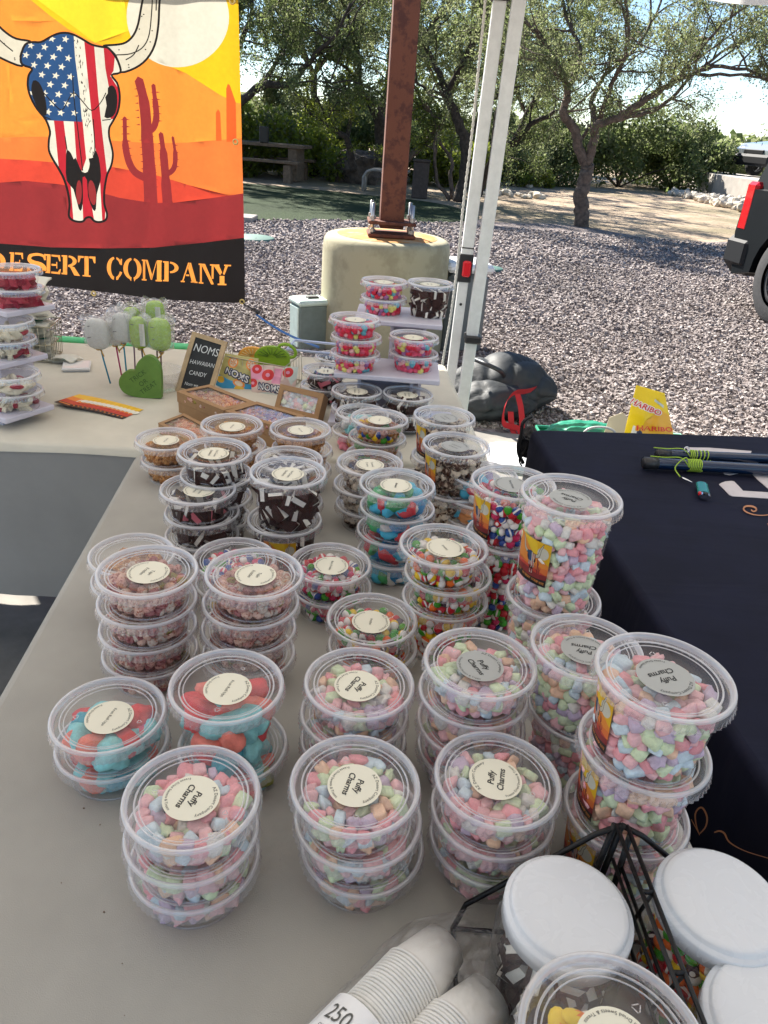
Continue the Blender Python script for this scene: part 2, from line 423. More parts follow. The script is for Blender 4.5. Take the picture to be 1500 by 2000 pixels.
def sheet(name, poly, z, mat, kind='structure', cut=None):
    b = MB()
    tr = tessellate_polygon([[Vector((x, y, 0)) for x, y in poly]])
    fs = []
    for t in tr:
        a = (poly[t[1]][0]-poly[t[0]][0])*(poly[t[2]][1]-poly[t[0]][1])-(poly[t[1]][1]-poly[t[0]][1])*(poly[t[2]][0]-poly[t[0]][0])
        fs.append(tuple(t) if a > 0 else tuple(t)[::-1])
    b.add([(x, y, z) for x, y in poly], fs); return b.obj(name, mat, kind=kind)
sheet('ground', [(-260, -60), (260, -60), (260, 400), (-260, 400)], 0, m_dirt)
rj = random.Random(3)
edge = [(x, 13.7+.5*math.sin(x*.9)+.35*math.sin(x*2.3+1)+(.03*x if x > 0 else 0)) for x in np.arange(-16, 18.1, .5)]
sheet('gravel_bed', [(-16, -8), (18, -8)]+[(x, y) for x, y in edge[::-1]], .004, m_grav)
lawn_o = smooth_pts([(-15, 11.2), (-6, 11.3), (-2.6, 11.5), (-1.0, 12.4), (.6, 13.2), (1.3, 14.6), (.6, 16.6), (-1, 17.3), (-4, 17.9), (-9, 18.6), (-15, 18.4)], True, 5)
sheet('lawn', lawn_o, .010, m_lawn)
b = MB(); b.box((.2, .4, -.1), (10, 6.5, .23), bev=.01); b.obj('concrete_slab', m_conc, kind='structure')
# loose stones of the gravel, real geometry out to where they melt together
def rock_template(rng, n=8):
    c = np.array([(x, y, z) for x in (-1, 1) for y in (-1, 1) for z in (-1, 1)], float)
    c *= rng.uniform(.55, 1.0, (8, 3)); f = [(0, 1, 3, 2), (4, 6, 7, 5), (0, 4, 5, 1), (2, 3, 7, 6), (0, 2, 6, 4), (1, 5, 7, 3)]
    T = []
    for q in f: T += [(q[0], q[1], q[2]), (q[0], q[2], q[3])]
    return c, np.array(T)
def scatter_rocks(name, pts, size, mat, label=None, seed=1, flat=.6):
    rng = np.random.default_rng(seed); K = 10; tp = [rock_template(rng) for _ in range(K)]; n = len(pts)
    Vs = np.empty((n, 8, 3)); which = rng.integers(0, K, n)
    for k in range(K):
        i = np.nonzero(which == k)[0]; m = len(i)
        a = rng.uniform(0, 2*PI, m); ca, sa = np.cos(a), np.sin(a); b2 = rng.uniform(-.9, .9, m); cb, sb = np.cos(b2), np.sin(b2)
        v = tp[k][0][None]*(np.stack([np.ones(m), rng.uniform(.6, 1, m), rng.uniform(flat*.7, flat*1.3, m)], 1)[:, None])
        x, y, z = v[..., 0], v[..., 1], v[..., 2]
        y, z = y*cb[:, None]-z*sb[:, None], y*sb[:, None]+z*cb[:, None]
        x, y = x*ca[:, None]-y*sa[:, None], x*sa[:, None]+y*ca[:, None]
        s_ = size[i][:, None]*.5; Vs[i] = np.stack([x*s_, y*s_, z*s_], -1)+pts[i][:, None]
    T = tp[0][1][None]+(np.arange(n)*8)[:, None, None]
    me = mesh_np(name, Vs.reshape(-1, 3), T.reshape(-1, 3), None, [mat], False)
    return link(name, me, kind='stuff', label=label, cat='gravel' if label else None)
def grav_pts(n, y0, y1, rng, smin, smax, p=1.0):
    y = y0+(y1-y0)*rng.random(n)**p
    x = (rng.random(n)*(1.25)-.62)*y*1.0+.1*y
    x = (rng.random(n)*1.24-.60)*y
    s_ = rng.uniform(smin, smax, n)
    return np.stack([x, y, s_*.12+.004], 1), s_
rng = np.random.default_rng(5)
a1, s1 = grav_pts(52000, 3.65, 6.2, rng, .012, .029); a2, s2 = grav_pts(52000, 6.2, 9.6, rng, .016, .036); a3, s3 = grav_pts(20000, 9.6, 13.2, rng, .025, .05)
A, Z_ = np.concatenate([a1, a2, a3]), np.concatenate([s1, s2, s3])
k = ~inside(lawn_o, A[:, 0], A[:, 1]); k &= ~((A[:, 1] < 3.72) & (abs(A[:, 0]-.2) < 5.05))
A, Z_ = A[k], Z_[k]; pk = rng.random(len(A)) < .25; A[pk, 2] += .012
scatter_rocks('gravel', A, Z_, m_stone, 'pinkish grey crushed gravel covering the yard', 4)

# ---------------------------------------------------------------- trees
m_bark = M('mesquite_bark', (.055, .042, .034), .95, var=.45, vs=14, bump=1, bs=40, bdist=.02)
m_bark2 = M('pale_mesquite_bark', (.13, .095, .075), .95, var=.4, vs=12, bump=1, bs=35, bdist=.02)
LEAF = [M('leaf_grey_green', (.215, .24, .12), .5, var=.35, vs=3, tl=.7, spec=.3),
        M('leaf_deep_green', (.145, .185, .065), .5, var=.35, vs=3, tl=.7, spec=.3),
        M('leaf_yellow_green', (.27, .32, .05), .5, var=.35, vs=3, tl=.7, spec=.3)]
def leaves_np(C, D, rng, L=(.05, .1), wd=.22, droop=.5):
    """one narrow leaf spray (a triangle pair) per centre"""
    n = len(C); a = rng.normal(size=(n, 3)); a = a/np.linalg.norm(a, axis=1)[:, None]+D*.8; a[:, 2] -= droop*rng.random(n)
    a /= np.linalg.norm(a, axis=1)[:, None]; r = rng.normal(size=(n, 3)); b = np.cross(a, r); b /= np.linalg.norm(b, axis=1)[:, None]
    ln = rng.uniform(*L, n)[:, None]; w = ln*wd
    V = np.stack([C, C+a*ln*.45+b*w, C+a*ln, C+a*ln*.5-b*w], 1)
    T = (np.array([[0, 1, 2], [0, 2, 3]])[None]+(np.arange(n)*4)[:, None, None]).reshape(-1, 3)
    return V.reshape(-1, 3), T
def build_tree(name_label, limbs, seed, bark, leafm, br_len=1.3, br_gap=.26, twigs=5, per=26, L=(.06, .11), start=.3, loc=None, up=.35, group='desert trees beyond the gravel', droop=.5, spreadz=1.0):
    """limbs: list of (points, r0, r1, leafy)"""
    rng = np.random.default_rng(seed); b = MB(); C = []; D = []
    base = Vector(limbs[0][0][0])
    def jit(pts):
        P = smooth_pts([tuple(p) for p in pts], False, 4); P = [np.array(p) for p in P]
        for i in range(1, len(P)): P[i] = P[i]+rng.normal(size=3)*.012
        return P
    def seg(p, d, ln, r, lev):
        n = 4 if lev else 6; P = [np.array(p)]; q = np.array(p, float); dd = d/np.linalg.norm(d)
        for i in range(n):
            dd = dd+rng.normal(size=3)*(.22 if lev else .2)+np.array((0, 0, (-.10 if lev else .05))); dd /= np.linalg.norm(dd)
            q = q+dd*ln/n; P.append(q.copy())
        b.tube([tuple(x) for x in P], [r*(1-.8*i/n) for i in range(n+1)], 4 if lev else 5, smooth=True, caps=False)
        return P, dd
    for pts, r0, r1, leafy in limbs:
        P = jit(pts); n = len(P)
        tk = .78 if leafy else .86; b.tube([tuple(p-np.array(base)) for p in P], [(r0+(r1-r0)*i/(n-1))*tk for i in range(n)], 9, smooth=True)
        if not leafy: continue
        acc = 0
        for i in range(1, n):
            sl_ = np.linalg.norm(P[i]-P[i-1]); acc += sl_
            if i/n < start: acc = 0; continue
            while acc > br_gap:
                acc -= br_gap; ax = P[i]-P[i-1]; ax /= np.linalg.norm(ax)+1e-9
                d = ax*.5+rng.normal(size=3)*np.array((.8, .8, .6*spreadz)); d[2] += up
                ln = br_len*rng.uniform(.5, 1.15)
                Q, _ = seg(P[i]-np.array(base), d, ln, .012+.012*rng.random(), 0)
                for _t in range(twigs):
                    j = rng.integers(2, 7); p = Q[min(j, 6)]; d2 = rng.normal(size=3); d2[2] = d2[2]*.6+.1; d2 += (Q[-1]-Q[0])/ln*.8
                    R_, dl = seg(p, d2, ln*rng.uniform(.3, .6), .006, 1)
                    R_ = np.array(R_); t = rng.random(per)*(len(R_)-1); ii = t.astype(int); fr = (t-ii)[:, None]
                    c = R_[ii]*(1-fr)+R_[np.minimum(ii+1, len(R_)-1)]*fr+rng.normal(size=(per, 3))*.05
                    C.append(c); D.append(np.tile(dl, (per, 1)))
    root = thing('mesquite_tree', name_label, 'tree', tuple(base), group=group)
    b.obj('trunk', bark, root)
    V, T = leaves_np(np.concatenate(C), np.concatenate(D), rng, L=L, droop=droop)
    mi = np.repeat(rng.random(len(T)//2) < .25, 2).astype(int)
    link('crown', mesh_np('crown', V, T, mi, [LEAF[leafm[0]], LEAF[leafm[1]]], False), root)
    return root
def limb(pts, y, sc=1.0, off=(0, 0), dy=None, seed=0):
    r_ = random.Random(seed); out = []; yy = y
    for i, (u, v) in enumerate(pts):
        if dy is not None: yy = y+dy*i/(len(pts)-1)
        out.append(tuple(PY(off[0]+u/sc, off[1]+v/sc, yy)))
    return out
Zs = (2.727, (950, 0))
def L3(pts, y, dy=None): return limb(pts, y, *Zs, dy=dy)
yb = 14.3
tr0 = L3([(508, 1215), (510, 1120), (505, 1050), (515, 990), (530, 930), (535, 880)], yb)
tr0[0] = (tr0[0][0], tr0[0][1], -.05)
main = [(tr0, .155, .13, False),
 (L3([(535, 880), (490, 790), (470, 700), (430, 640), (410, 600), (425, 530), (430, 480), (400, 400), (350, 300), (290, 200), (180, 80), (90, -60)], yb, -.8), .115, .03, True),
 (L3([(430, 480), (480, 380), (500, 260), (440, 120), (400, -60), (420, -260)], yb-.3, 1.2), .06, .02, True),
 (L3([(535, 880), (565, 780), (575, 700), (590, 660), (700, 620), (800, 560), (900, 500), (1000, 440), (1100, 390), (1250, 350), (1420, 390), (1560, 480)], yb, -1.0), .105, .02, True),
 (L3([(575, 700), (570, 600), (560, 540), (600, 450), (650, 380), (800, 250), (900, 80), (980, -150)], yb, 1.2), .07, .02, True),
 (L3([(600, 640), (640, 520), (690, 400), (740, 280), (760, 100), (700, -200)], yb, -1.4), .06, .02, True),
 (L3([(690, 640), (820, 610), (950, 550), (1080, 420), (1250, 280), (1450, 180), (1650, 160)], yb, .9), .055, .015, True),
 (L3([(1000, 440), (1150, 250), (1300, 80), (1400, -100)], yb-.8, -.6), .04, .012, True),
 (L3([(1100, 390), (1300, 400), (1500, 430), (1700, 560)], yb-.7, -.9), .035, .012, True),
 (L3([(350, 300), (250, 320), (150, 300), (40, 340)], yb-.5, -.4), .035, .012, True),
 (L3([(490, 760), (560, 670), (600, 650)], yb+.1), .04, .03, False)]
build_tree('forked desert tree with reddish trunk standing at the gravel edge by the path', main, 11, m_bark2, (0, 1), br_len=1.35, br_gap=.17, twigs=8, per=78, L=(.03, .058), start=.28)
Z2 = (2.727, (450, 0))
def L2(pts, y, dy=None): return limb(pts, y, *Z2, dy=dy)
t2 = [(L2([(-160, 1010), (-120, 850), (-60, 700), (40, 555)], 17.5), .2, .13, False),
 (L2([(40, 555), (170, 450), (300, 455), (380, 380), (480, 260), (560, 180), (640, 20)], 17.5, -.9), .11, .03, True),
 (L2([(170, 450), (230, 350), (330, 230), (390, 60), (400, -160)], 17.4, .8), .06, .02, True),
 (L2([(-60, 700), (20, 300), (90, 150), (120, 0), (100, -250)], 17.5, .4), .09, .03, True),
 (L2([(90, 150), (220, 60), (330, -100)], 17.7, -.6), .05, .02, True),
 (L2([(300, 455), (420, 430), (560, 440)], 17.3, -.5), .03, .012, True)]
build_tree('dark tree with long curved limbs reaching out from behind the banner', t2, 12, m_bark, (1, 0), br_len=1.55, br_gap=.2, twigs=8, per=75, L=(.036, .066), start=.15)
t3 = [(L2([(800, 890), (800, 740), (790, 640), (740, 530)], 20), .2, .14, False),
 (L2([(740, 530), (690, 470), (680, 300), (640, 120), (560, -60)], 20, -1), .11, .03, True),
 (L2([(790, 640), (840, 400), (850, 250), (900, 50), (930, -200)], 20, 1), .1, .03, True),
 (L2([(740, 530), (640, 380), (540, 320), (430, 330)], 20, -.8), .06, .02, True),
 (L2([(840, 400), (960, 260), (1060, 150), (1180, 20)], 20, -.8), .06, .02, True),
 (L2([(680, 300), (560, 180), (480, 120)], 20, .6), .05, .02, True)]
build_tree('tall leafy tree rising directly behind the rusty post', t3, 13, m_bark, (0, 1), br_len=1.6, br_gap=.2, twigs=8, per=75, L=(.04, .07), start=.15)
t4 = [(L2([(655, 900), (640, 820), (620, 740), (520, 670), (400, 590)], 19, -.6), .13, .04, True),
 (L2([(620, 740), (640, 640), (640, 560), (610, 460)], 19, .6), .07, .03, True),
 (L2([(520, 670), (480, 560), (440, 470)], 18.7), .05, .02, True)]
build_tree('low leaning tree with thin dark limbs behind the boulder', t4, 14, m_bark, (2, 0), br_len=1.2, br_gap=.24, twigs=8, per=65, L=(.04, .07), start=.2)
t5 = [(L2([(1215, 1075), (1240, 960), (1250, 760), (1200, 620), (1150, 500)], 17.5), .15, .1, False),
 (L2([(1150, 500), (1090, 350), (1010, 200), (960, 60), (920, -150)], 17.5, .8), .09, .03, True),
 (L2([(1150, 500), (1240, 330), (1330, 160), (1400, -60)], 17.5, -.9), .08, .03, True),
 (L2([(1250, 760), (1380, 560), (1500, 430), (1640, 350)], 17.5, .8), .07, .02, True),
 (L2([(1150, 500), (1050, 480), (970, 420)], 17.4, -.6), .05, .02, True),
 (L2([(1240, 330), (1290, 280), (1420, 250), (1520, 120)], 17.2, .4), .05, .02, True)]
build_tree('multi-limbed tree standing behind the white tent legs', t5, 15, m_bark, (0, 1), br_len=1.45, br_gap=.19, twigs=8, per=75, L=(.036, .066), start=.15)
t6 = [(L2([(860, 985), (930, 860), (1060, 740), (1150, 640)], 18.2), .11, .07, False),
 (L2([(1150, 640), (1000, 560), (900, 470)], 18.2, .5), .05, .02, True),
 (L2([(1180, 1060), (1170, 940), (1180, 850), (1090, 740), (960, 600)], 17.9, .3), .07, .025, True),
 (L2([(1170, 1065), (1100, 960), (1085, 800), (1100, 690), (1050, 560)], 17.6, .3), .06, .02, True)]
build_tree('slanting thin-stemmed tree between the post and the tent legs', t6, 16, m_bark2, (1, 2), br_len=1.0, br_gap=.22, twigs=6, per=50, L=(.05, .085), start=.3)
t7 = [(L3([(-60, 1080), (30, 860), (150, 750), (260, 650), (380, 590)], 19.5, -.6), .13, .05, True),
 (L3([(150, 750), (240, 560), (330, 440), (380, 250)], 19.5, .7), .08, .02, True),
 (L3([(30, 860), (60, 600), (140, 380), (200, 160), (160, -100)], 19.5, .5), .09, .03, True)]
build_tree('dark slanting tree at the left of the forked tree', t7, 17, m_bark, (1, 0), br_len=1.4, br_gap=.26, twigs=8, per=65, L=(.04, .07), start=.2)
# far trees, a shared crown-on-trunk shape
def far_tree(loc, h, seed, lm, label, name='desert_tree', spread=1.0):
    rng = np.random.default_rng(seed); base = np.array(loc); limbs = []
    top = base+np.array((0, 0, h*.3)); limbs.append(([tuple(base), tuple(base+np.array((.1, 0, h*.15))), tuple(top)], .16, .12, False))
    for i in range(7):
        a = 2*PI*i/7+rng.normal()*.3; d = np.array((math.cos(a), math.sin(a), 0))*spread
        e = top+d*h*.25+np.array((0, 0, h*.3)); f = top+d*h*.45*rng.uniform(.8, 1.2)+np.array((0, 0, h*(.45+.2*rng.random())))
        limbs.append(([tuple(top), tuple(e), tuple(f)], .08, .02, True))
    r = build_tree(label, limbs, seed, m_bark, lm, br_len=h*.26, br_gap=.33, twigs=7, per=48, L=(.09, .15), start=.1, up=.2)
    r.name = name; return r
ft = far_tree((-8, 27, 0), 8.5, 21, (1, 0), 'broad far tree closing the view behind the picnic table')
for i, (x, y, rz, sc, lb) in enumerate([(-3.5, 29, 1.1, 1.05, 'tall far tree filling the gap left of the rusty post'), (1.2, 34.5, 2.3, .9, 'tall far tree seen past the right of the rusty post'),
        (5.0, 38, 3.6, .8, 'far tree closing the view behind the tent legs'), (-12, 25, .5, 1.0, 'far tree hidden mostly behind the banner'),
        (-6.5, 23.5, 4.1, .8, 'mid-size far tree directly behind the picnic table')]):
    dup(ft, (x, y, 0), rz, lb, scale=(sc, sc, sc))
def make_bush(label, seed, w, h, n, lm, L=(.08, .16), clumps=26):
    rng = np.random.default_rng(seed); c0 = []
    for i in range(clumps):
        a = rng.uniform(0, 2*PI); r = w*.5*math.sqrt(rng.random()); z = h*(.12+.75*rng.random()*(1-.55*(r/(w*.5))**2)); c0.append((r*math.cos(a), r*math.sin(a)*.8, z))
    c0 = np.array(c0); k = rng.integers(0, clumps, n); d = rng.normal(size=(n, 3)); d /= np.linalg.norm(d, axis=1)[:, None]
    rad = (.13+.16*rng.random(clumps))*h; C = c0[k]+d*(rad[k]*rng.random(n)**.45)[:, None]; C[:, 2] = np.abs(C[:, 2])
    V, T = leaves_np(C, d*.6, rng, L=L, droop=.2, wd=.28)
    root = thing('bush', label, 'bush', (0, 0, 0), group='bushes at the back of the yard'); b = MB()
    for i in range(0, clumps, 2): b.tube([(0, 0, -.02), tuple(c0[i]*.5+np.array((0, 0, .1))), tuple(c0[i])], [.03, .02, .008], 5)
    b.obj('stem', m_bark, root)
    link('foliage', mesh_np('foliage', V, T, np.repeat((rng.random(n) < .3), 2).astype(int), [LEAF[lm[0]], LEAF[lm[1]]], False), root); return root
bu = [make_bush('', 31, 4.2, 2.6, 15000, (1, 0)), make_bush('', 32, 3.0, 1.8, 11000, (2, 0)), make_bush('', 33, 5, 3.3, 20000, (0, 1))]
used = set()
def bush(k, x, y, sc, rz, lb):
    if k not in used:
        used.add(k); o = bu[k]; o.location = (x, y, 0); o.rotation_euler = (0, 0, rz); o.scale = (sc, sc, sc); o['label'] = lb
    else: dup(bu[k], (x, y, 0), rz, lb, scale=(sc, sc, sc))
for a in [(1, -4.6, 20.8, 1.0, 0, 'bright yellow-green bush right behind the picnic table'), (1, -2.6, 21.6, .95, 2, 'yellow-green bush between picnic table and boulder'),
          (0, -6.8, 22.3, 1.0, 1, 'green bush left of the picnic table, beside the banner'), (0, -.3, 23.5, .95, .7, 'dark bush behind the boulder'),
          (1, 1.2, 22.2, .8, 4, 'low yellow-green bush right of the rusty post'), (2, 2.6, 26, .85, 0, 'grey-green bush behind the tent legs'),
          (0, 4.6, 27.5, .9, 2, 'dark green bush left of the forked trunk'), (0, 7.2, 28.5, 1.12, 3.3, 'tall dark bush right of the forked trunk'),
          (0, 9.5, 30, .95, 5.2, 'rounded dark bush left of the grey wall'), (2, 12.4, 33, .62, 1.6, 'pale grey-green bush behind the rock pile'),
          (2, 16.5, 38, .5, 2.7, 'grey-green bush left of the silver car'), (2, 21, 46, .55, 4, 'small distant bush beyond the silver car'),
          (2, -3.2, 26, 1.0, 4.4, 'large grey-green bush far behind the boulder'), (2, -10, 24, 1.0, 3, 'large bush hidden mostly by the banner'),
          (2, 27, 50, .6, 2, 'distant bush at the right end of the yard'), (1, 3.6, 24.8, .5, 1, 'small bright green bush beside the low rocks'),
          (1, 9.4, 13.0, .55, 1, 'small bright green shrub above the dark car')]: bush(*a)
sheet('distant_scrub', [(-60, 52), (80, 52), (120, 140), (-120, 140)], .02, M('scrub_ground', (.12, .12, .07), .95, var=.3, vs=.3))
rngS = np.random.default_rng(77); nS = 26000; cx_ = rngS.uniform(-45, 70, nS); cy2 = rngS.uniform(54, 78, nS)
hh = .55*(1.6+1.6*np.abs(np.sin(cx_*.35)+.5*np.sin(cx_*.9+2)))*rngS.random(nS)**.6
V, T = leaves_np(np.stack([cx_, cy2, hh*1.25], 1), np.zeros((nS, 3)), rngS, L=(.4, .8), wd=.45)
link('far_scrub_wood', mesh_np('far_scrub_wood', V, T, np.repeat(rngS.random(nS) < .4, 2).astype(int), [LEAF[0], LEAF[1]], False), kind='stuff', label='hazy line of distant desert scrub under the sky', cat='scrub')

# ---------------------------------------------------------------- yard furniture
m_oldwood = M('weathered_wood', (.17, .115, .075), .85, var=.3, vs=18, bump=.4, bs=60)
p0 = PZ(480, 352, 0); t = thing('picnic_table', 'weathered picnic table standing under the trees behind the banner', 'picnic table', (-3.45, 19.6, 0), -.12)
for i in range(4): b = MB(); b.box((0, -.33+i*.22, .76), (2.0, .2, .07), bev=.008); b.obj('table_plank', m_oldwood, t)
for s_ in (-1, 1): b = MB(); b.box((0, s_*.72, .44), (2.0, .28, .06), bev=.008); b.obj('bench_seat', m_oldwood, t)
for s_ in (-1, 1):
    b = MB(); b.box((s_*.72, 0, .37), (.22, .7, .72), bev=.02); b.box((s_*.72, 0, .34), (.16, 1.5, .12), bev=.01)
    b.box((s_*.72, .72, .15), (.18, .2, .46), bev=.01); b.box((s_*.72, -.72, .15), (.18, .2, .46), bev=.01); b.obj('leg', m_oldwood, t)
b = MB(); b.box((0, 0, 0), (.2, .2, .34), bev=.02); o = b.obj('lantern_box', M('dark_iron', (.04, .035, .03), .6), loc=(-3.45, 19.25, .965)); tag(o, 'small dark box standing on the picnic table', 'box')
def rock_mesh(seed, r, sub=3, amp=.25):
    rng = random.Random(seed); import bmesh; bm = bmesh.new(); bmesh.ops.create_icosphere(bm, subdivisions=sub, radius=1)
    from mathutils import noise
    off = Vector((seed*3.1, seed*1.7, 0))
    for v in bm.verts:
        d = v.co.normalized(); k = 1+amp*noise.noise(d*1.6+off)*1.6+amp*.5*noise.noise(d*4+off); v.co = Vector((d.x*r[0], d.y*r[1], d.z*r[2]))*k
    me = bpy.data.meshes.new('rock'); bm.to_mesh(me); bm.free(); return me
m_bould = M('dark_boulder', (.10, .075, .06), .9, var=.5, vs=5, bump=.8, bs=18, bdist=.03)
me = rock_mesh(4, (.62, .5, .5)); me.materials.append(m_bould)
o = link('boulder', me, loc=(-1.35, 20.6, .32)); tag(o, 'dark brown boulder lying left of the rusty post', 'boulder')
m_rk = M('pale_rock', (.55, .49, .40), .9, var=.3, vs=3, bump=.5, bs=30)
m_rk2 = M('grey_rock', (.30, .29, .28), .9, var=.3, vs=3, bump=.5, bs=30)
rm = []
for i in range(5):
    me = rock_mesh(20+i, (1, .8, .62), 2, .3); me.materials.append(m_rk); me.polygons.foreach_set('use_smooth', [False]*len(me.polygons)); rm.append(me)
rp = random.Random(9)
pile = [(1308+i*13, 378+i*4.0, 21.5+rp.uniform(-.2, 5.5)) for i in range(13)]
cnt = 0
for i in range(105):
    f_ = rp.random()**.85; u_ = 1306+f_*150; v_ = 373.5+f_*26+rp.uniform(0, 1)*(4+9*f_); q_ = PZ(u_, v_, .05); x, y = q_.x, q_.y
    r = rp.uniform(.08, .17); o = link('rock', rp.choice(rm), loc=(x, y, r*.5+rp.random()*.12*f_)); o.scale = (r, r, r); o.rotation_euler = (rp.random(), rp.random(), rp.random()*6)
    tag(o, 'pale rounded rock in the pile below the grey wall', 'rock', 'rocks piled below the grey wall')
for i in range(26):
    if i < 14: x, y = 3.3+i*.12-1.6+rp.uniform(-.1, .1), 20.2+rp.uniform(-.3, .3)
    else: x, y = 2.1+(i-14)*.13, 24.5+rp.uniform(-.3, .3)
    r = rp.uniform(.08, .15); o = link('rock', rp.choice(rm), loc=(x, y, r*.4)); o.scale = (r*1.2, r, r); o.rotation_euler = (0, 0, rp.random()*6)
    tag(o, 'small rock in the low border left of the forked trunk', 'rock', 'rocks edging the bed left of the forked tree')
# retaining wall and the silver car above it
wc = PZ(1470, 392, 0)
b = MB(); A0 = Vector((10.5, 24.8, 0)); 
WL, WR = PZ(1388, 384, 0), PZ(1500, 404, 0); WR = WL+(WR-WL)*3
b.prism([(WL.x, WL.y), (WR.x, WR.y), (WR.x+1.5, WR.y+7), (WL.x+1.2, WL.y+6)], -.1, .66, f=lambda x, y, z: (x, y, z))
o = b.obj('retaining_wall', M('pale_concrete_wall', (.5, .46, .41), .9, var=.15, vs=2, bump=.2)); tag(o, 'low pale concrete retaining wall behind the rock pile', 'wall')
m_rubber = M('tyre_rubber', (.035, .035, .037), .8, bump=.2, bs=200, var=.2, vs=40)
m_glassd = M('dark_car_glass', (.01, .012, .014), .05, spec=.8); m_rim = M('alloy_rim', (.55, .56, .58), .3, metal=.9)
def wheel_parts(parent, loc, R_, wd, ang):
    w_ = link('wheel', None, parent, loc); w_.rotation_euler = (0, 0, ang); b = MB()
    prof = [(R_*.62, -wd/2), (R_*.9, -wd/2), (R_*.97, -wd*.42), (R_, -wd*.25), (R_, wd*.25), (R_*.97, wd*.42), (R_*.9, wd/2), (R_*.62, wd/2)]
    rv = lambda P: [(p[0], -p[2], p[1]) for p in P]
    b.lathe(prof, 40); b.v = rv(b.v); tyre = b.obj('tyre', m_rubber, w_)
    b = MB(); b.lathe([(R_*.6, -wd*.48), (R_*.64, -wd*.4), (R_*.6, wd*.4), (R_*.5, wd*.42)], 36)
    b.lathe([(0, wd*.40), (R_*.12, wd*.40), (R_*.14, wd*.34)], 20)
    for i in range(6):
        a = 2*PI*i/6; c, s_ = math.cos(a), math.sin(a); q = [(-.03, .1), (.03, .1), (.055, .6), (-.055, .6)]
        pts = [((x*c-y*s_)*R_, (x*s_+y*c)*R_) for x, y in q]; b.prism(pts, wd*.25, wd*.37)
    b.v = rv(b.v); b.obj('rim', m_rim, w_)
    b = MB(); b.lathe([(0, wd*.1), (R_*.58, wd*.1)], 24); b.v = rv(b.v); b.obj('brake_disc', M('brake_dark', (.03, .03, .03), .6), w_)
    return w_
def car(name, label, loc, rz, paint, L=4.9, W=1.95, H=1.85, R_=.4, suv=True, group=None):
    """front towards +x, origin under the middle"""
    t = thing(name, label, 'car', loc, rz, group); h0 = .32
    prof = [(-L/2, .5), (-L/2+.04, .75), (-L/2+.02, 1.05), (L/2-1.35, 1.08), (L/2-.35, .98), (L/2-.05, .82), (L/2, .5), (L/2-.1, h0), (-L/2+.12, h0)]
    wy = W/2; arches = []
    xs = (-L/2+.86, L/2-.92); pr = [(-L/2+.12, h0)]
    for xc in xs:
        for i in range(13):
            a = PI-PI*i/12; xx, zz = xc+(R_+.07)*math.cos(a), R_-.02+(R_+.07)*math.sin(a)
            if zz >= h0-.001: pr.append((xx, zz))
    poly = pr+[(L/2-.1, h0), (L/2, .5), (L/2-.03, .8), (L/2-.3, .98), (L/2-1.3, 1.1), (-L/2+.03, 1.1), (-L/2, .7)]
    b = MB(); n = len(poly)
    for s_ in (-1, 1):
        # side panels in three bands so that the flank bulges
        pass
    tr = tessellate_polygon([[Vector((x, z, 0)) for x, z in poly]])
    vs = []; 
    for yy, sc in ((-wy, .97), (-wy*.93, 1.0), (wy*.93, 1.0), (wy, .97)):
        for x, z in poly: vs.append((x*(1 if abs(yy) < wy else .992), yy, (z-.6)*(1 if abs(yy) < wy else .97)+.6))
    fs = [tuple(q) for q in tr]+[tuple(k+3*n for k in q)[::-1] for q in tr]
    for k in range(3):
        for i in range(n): j = (i+1) % n; fs.append((k*n+i, k*n+j, (k+1)*n+j, (k+1)*n+i))
    b.add(vs, fs); body = b.obj('body', paint, t)
    # greenhouse
    gz0, gz1 = 1.09, H; g = [(-L/2+.06, gz0), (L/2-1.45, gz0), (L/2-2.15, gz1-.06), (L/2-2.4, gz1), (-L/2+.35, gz1), (-L/2+.18, gz1-.08)]
    b = MB(); ng = len(g); vs = []
    for s_ in (-1, 1):
        for x, z in g: vs.append((x, s_*(wy*.95-.16*(z-gz0)/(gz1-gz0)), z))
    fs = [tuple(range(ng)), tuple(range(ng, 2*ng))[::-1]]+[(i, (i+1) % ng, ng+(i+1) % ng, ng+i) for i in range(ng)]
    b.add(vs, fs); b.obj('cabin', paint, t)
    def side_win(x0, x1, x2, x3):
        for s_ in (-1, 1):
            z0, z1 = gz0+.05, gz1-.14; f_ = lambda z: s_*(wy*.95-.16*(z-gz0)/(gz1-gz0)+.006); b = MB()
            b.add([(x0, f_(z0), z0), (x1, f_(z0), z0), (x2, f_(z1), z1), (x3, f_(z1), z1)], [(0, 1, 2, 3)]); b.obj('window', m_glassd, t)
    side_win(-L/2+.25, -L/2+1.2, -L/2+1.2, -L/2+.45); side_win(-L/2+1.3, -L/2+2.25, -L/2+2.2, -L/2+1.3); side_win(-L/2+2.33, L/2-1.6, L/2-2.2, -L/2+2.33)
    b = MB(); b.add([(-L/2+.07, -wy*.82, gz0+.06), (-L/2+.07, wy*.82, gz0+.06), (-L/2+.17, wy*.75, gz1-.14), (-L/2+.17, -wy*.75, gz1-.14)], [(0, 3, 2, 1)]); b.obj('rear_window', m_glassd, t)
    b = MB(); b.add([(L/2-1.46, -wy*.85, gz0+.03), (L/2-1.46, wy*.85, gz0+.03), (L/2-2.13, wy*.77, gz1-.09), (L/2-2.13, -wy*.77, gz1-.09)], [(0, 1, 2, 3)]); b.obj('windscreen', m_glassd, t)
    b = MB(); b.box((-L/2+.12, 0, .53), (.50, W+.05, .40), bev=.11); b.obj('rear_bumper', M('black_bumper', (.008, .009, .011), .6, spec=.3), t)
    b = MB(); b.box((L/2-.02, 0, .5), (.28, W*.97, .34), bev=.08); b.obj('front_bumper', M('black_bumper'), t)
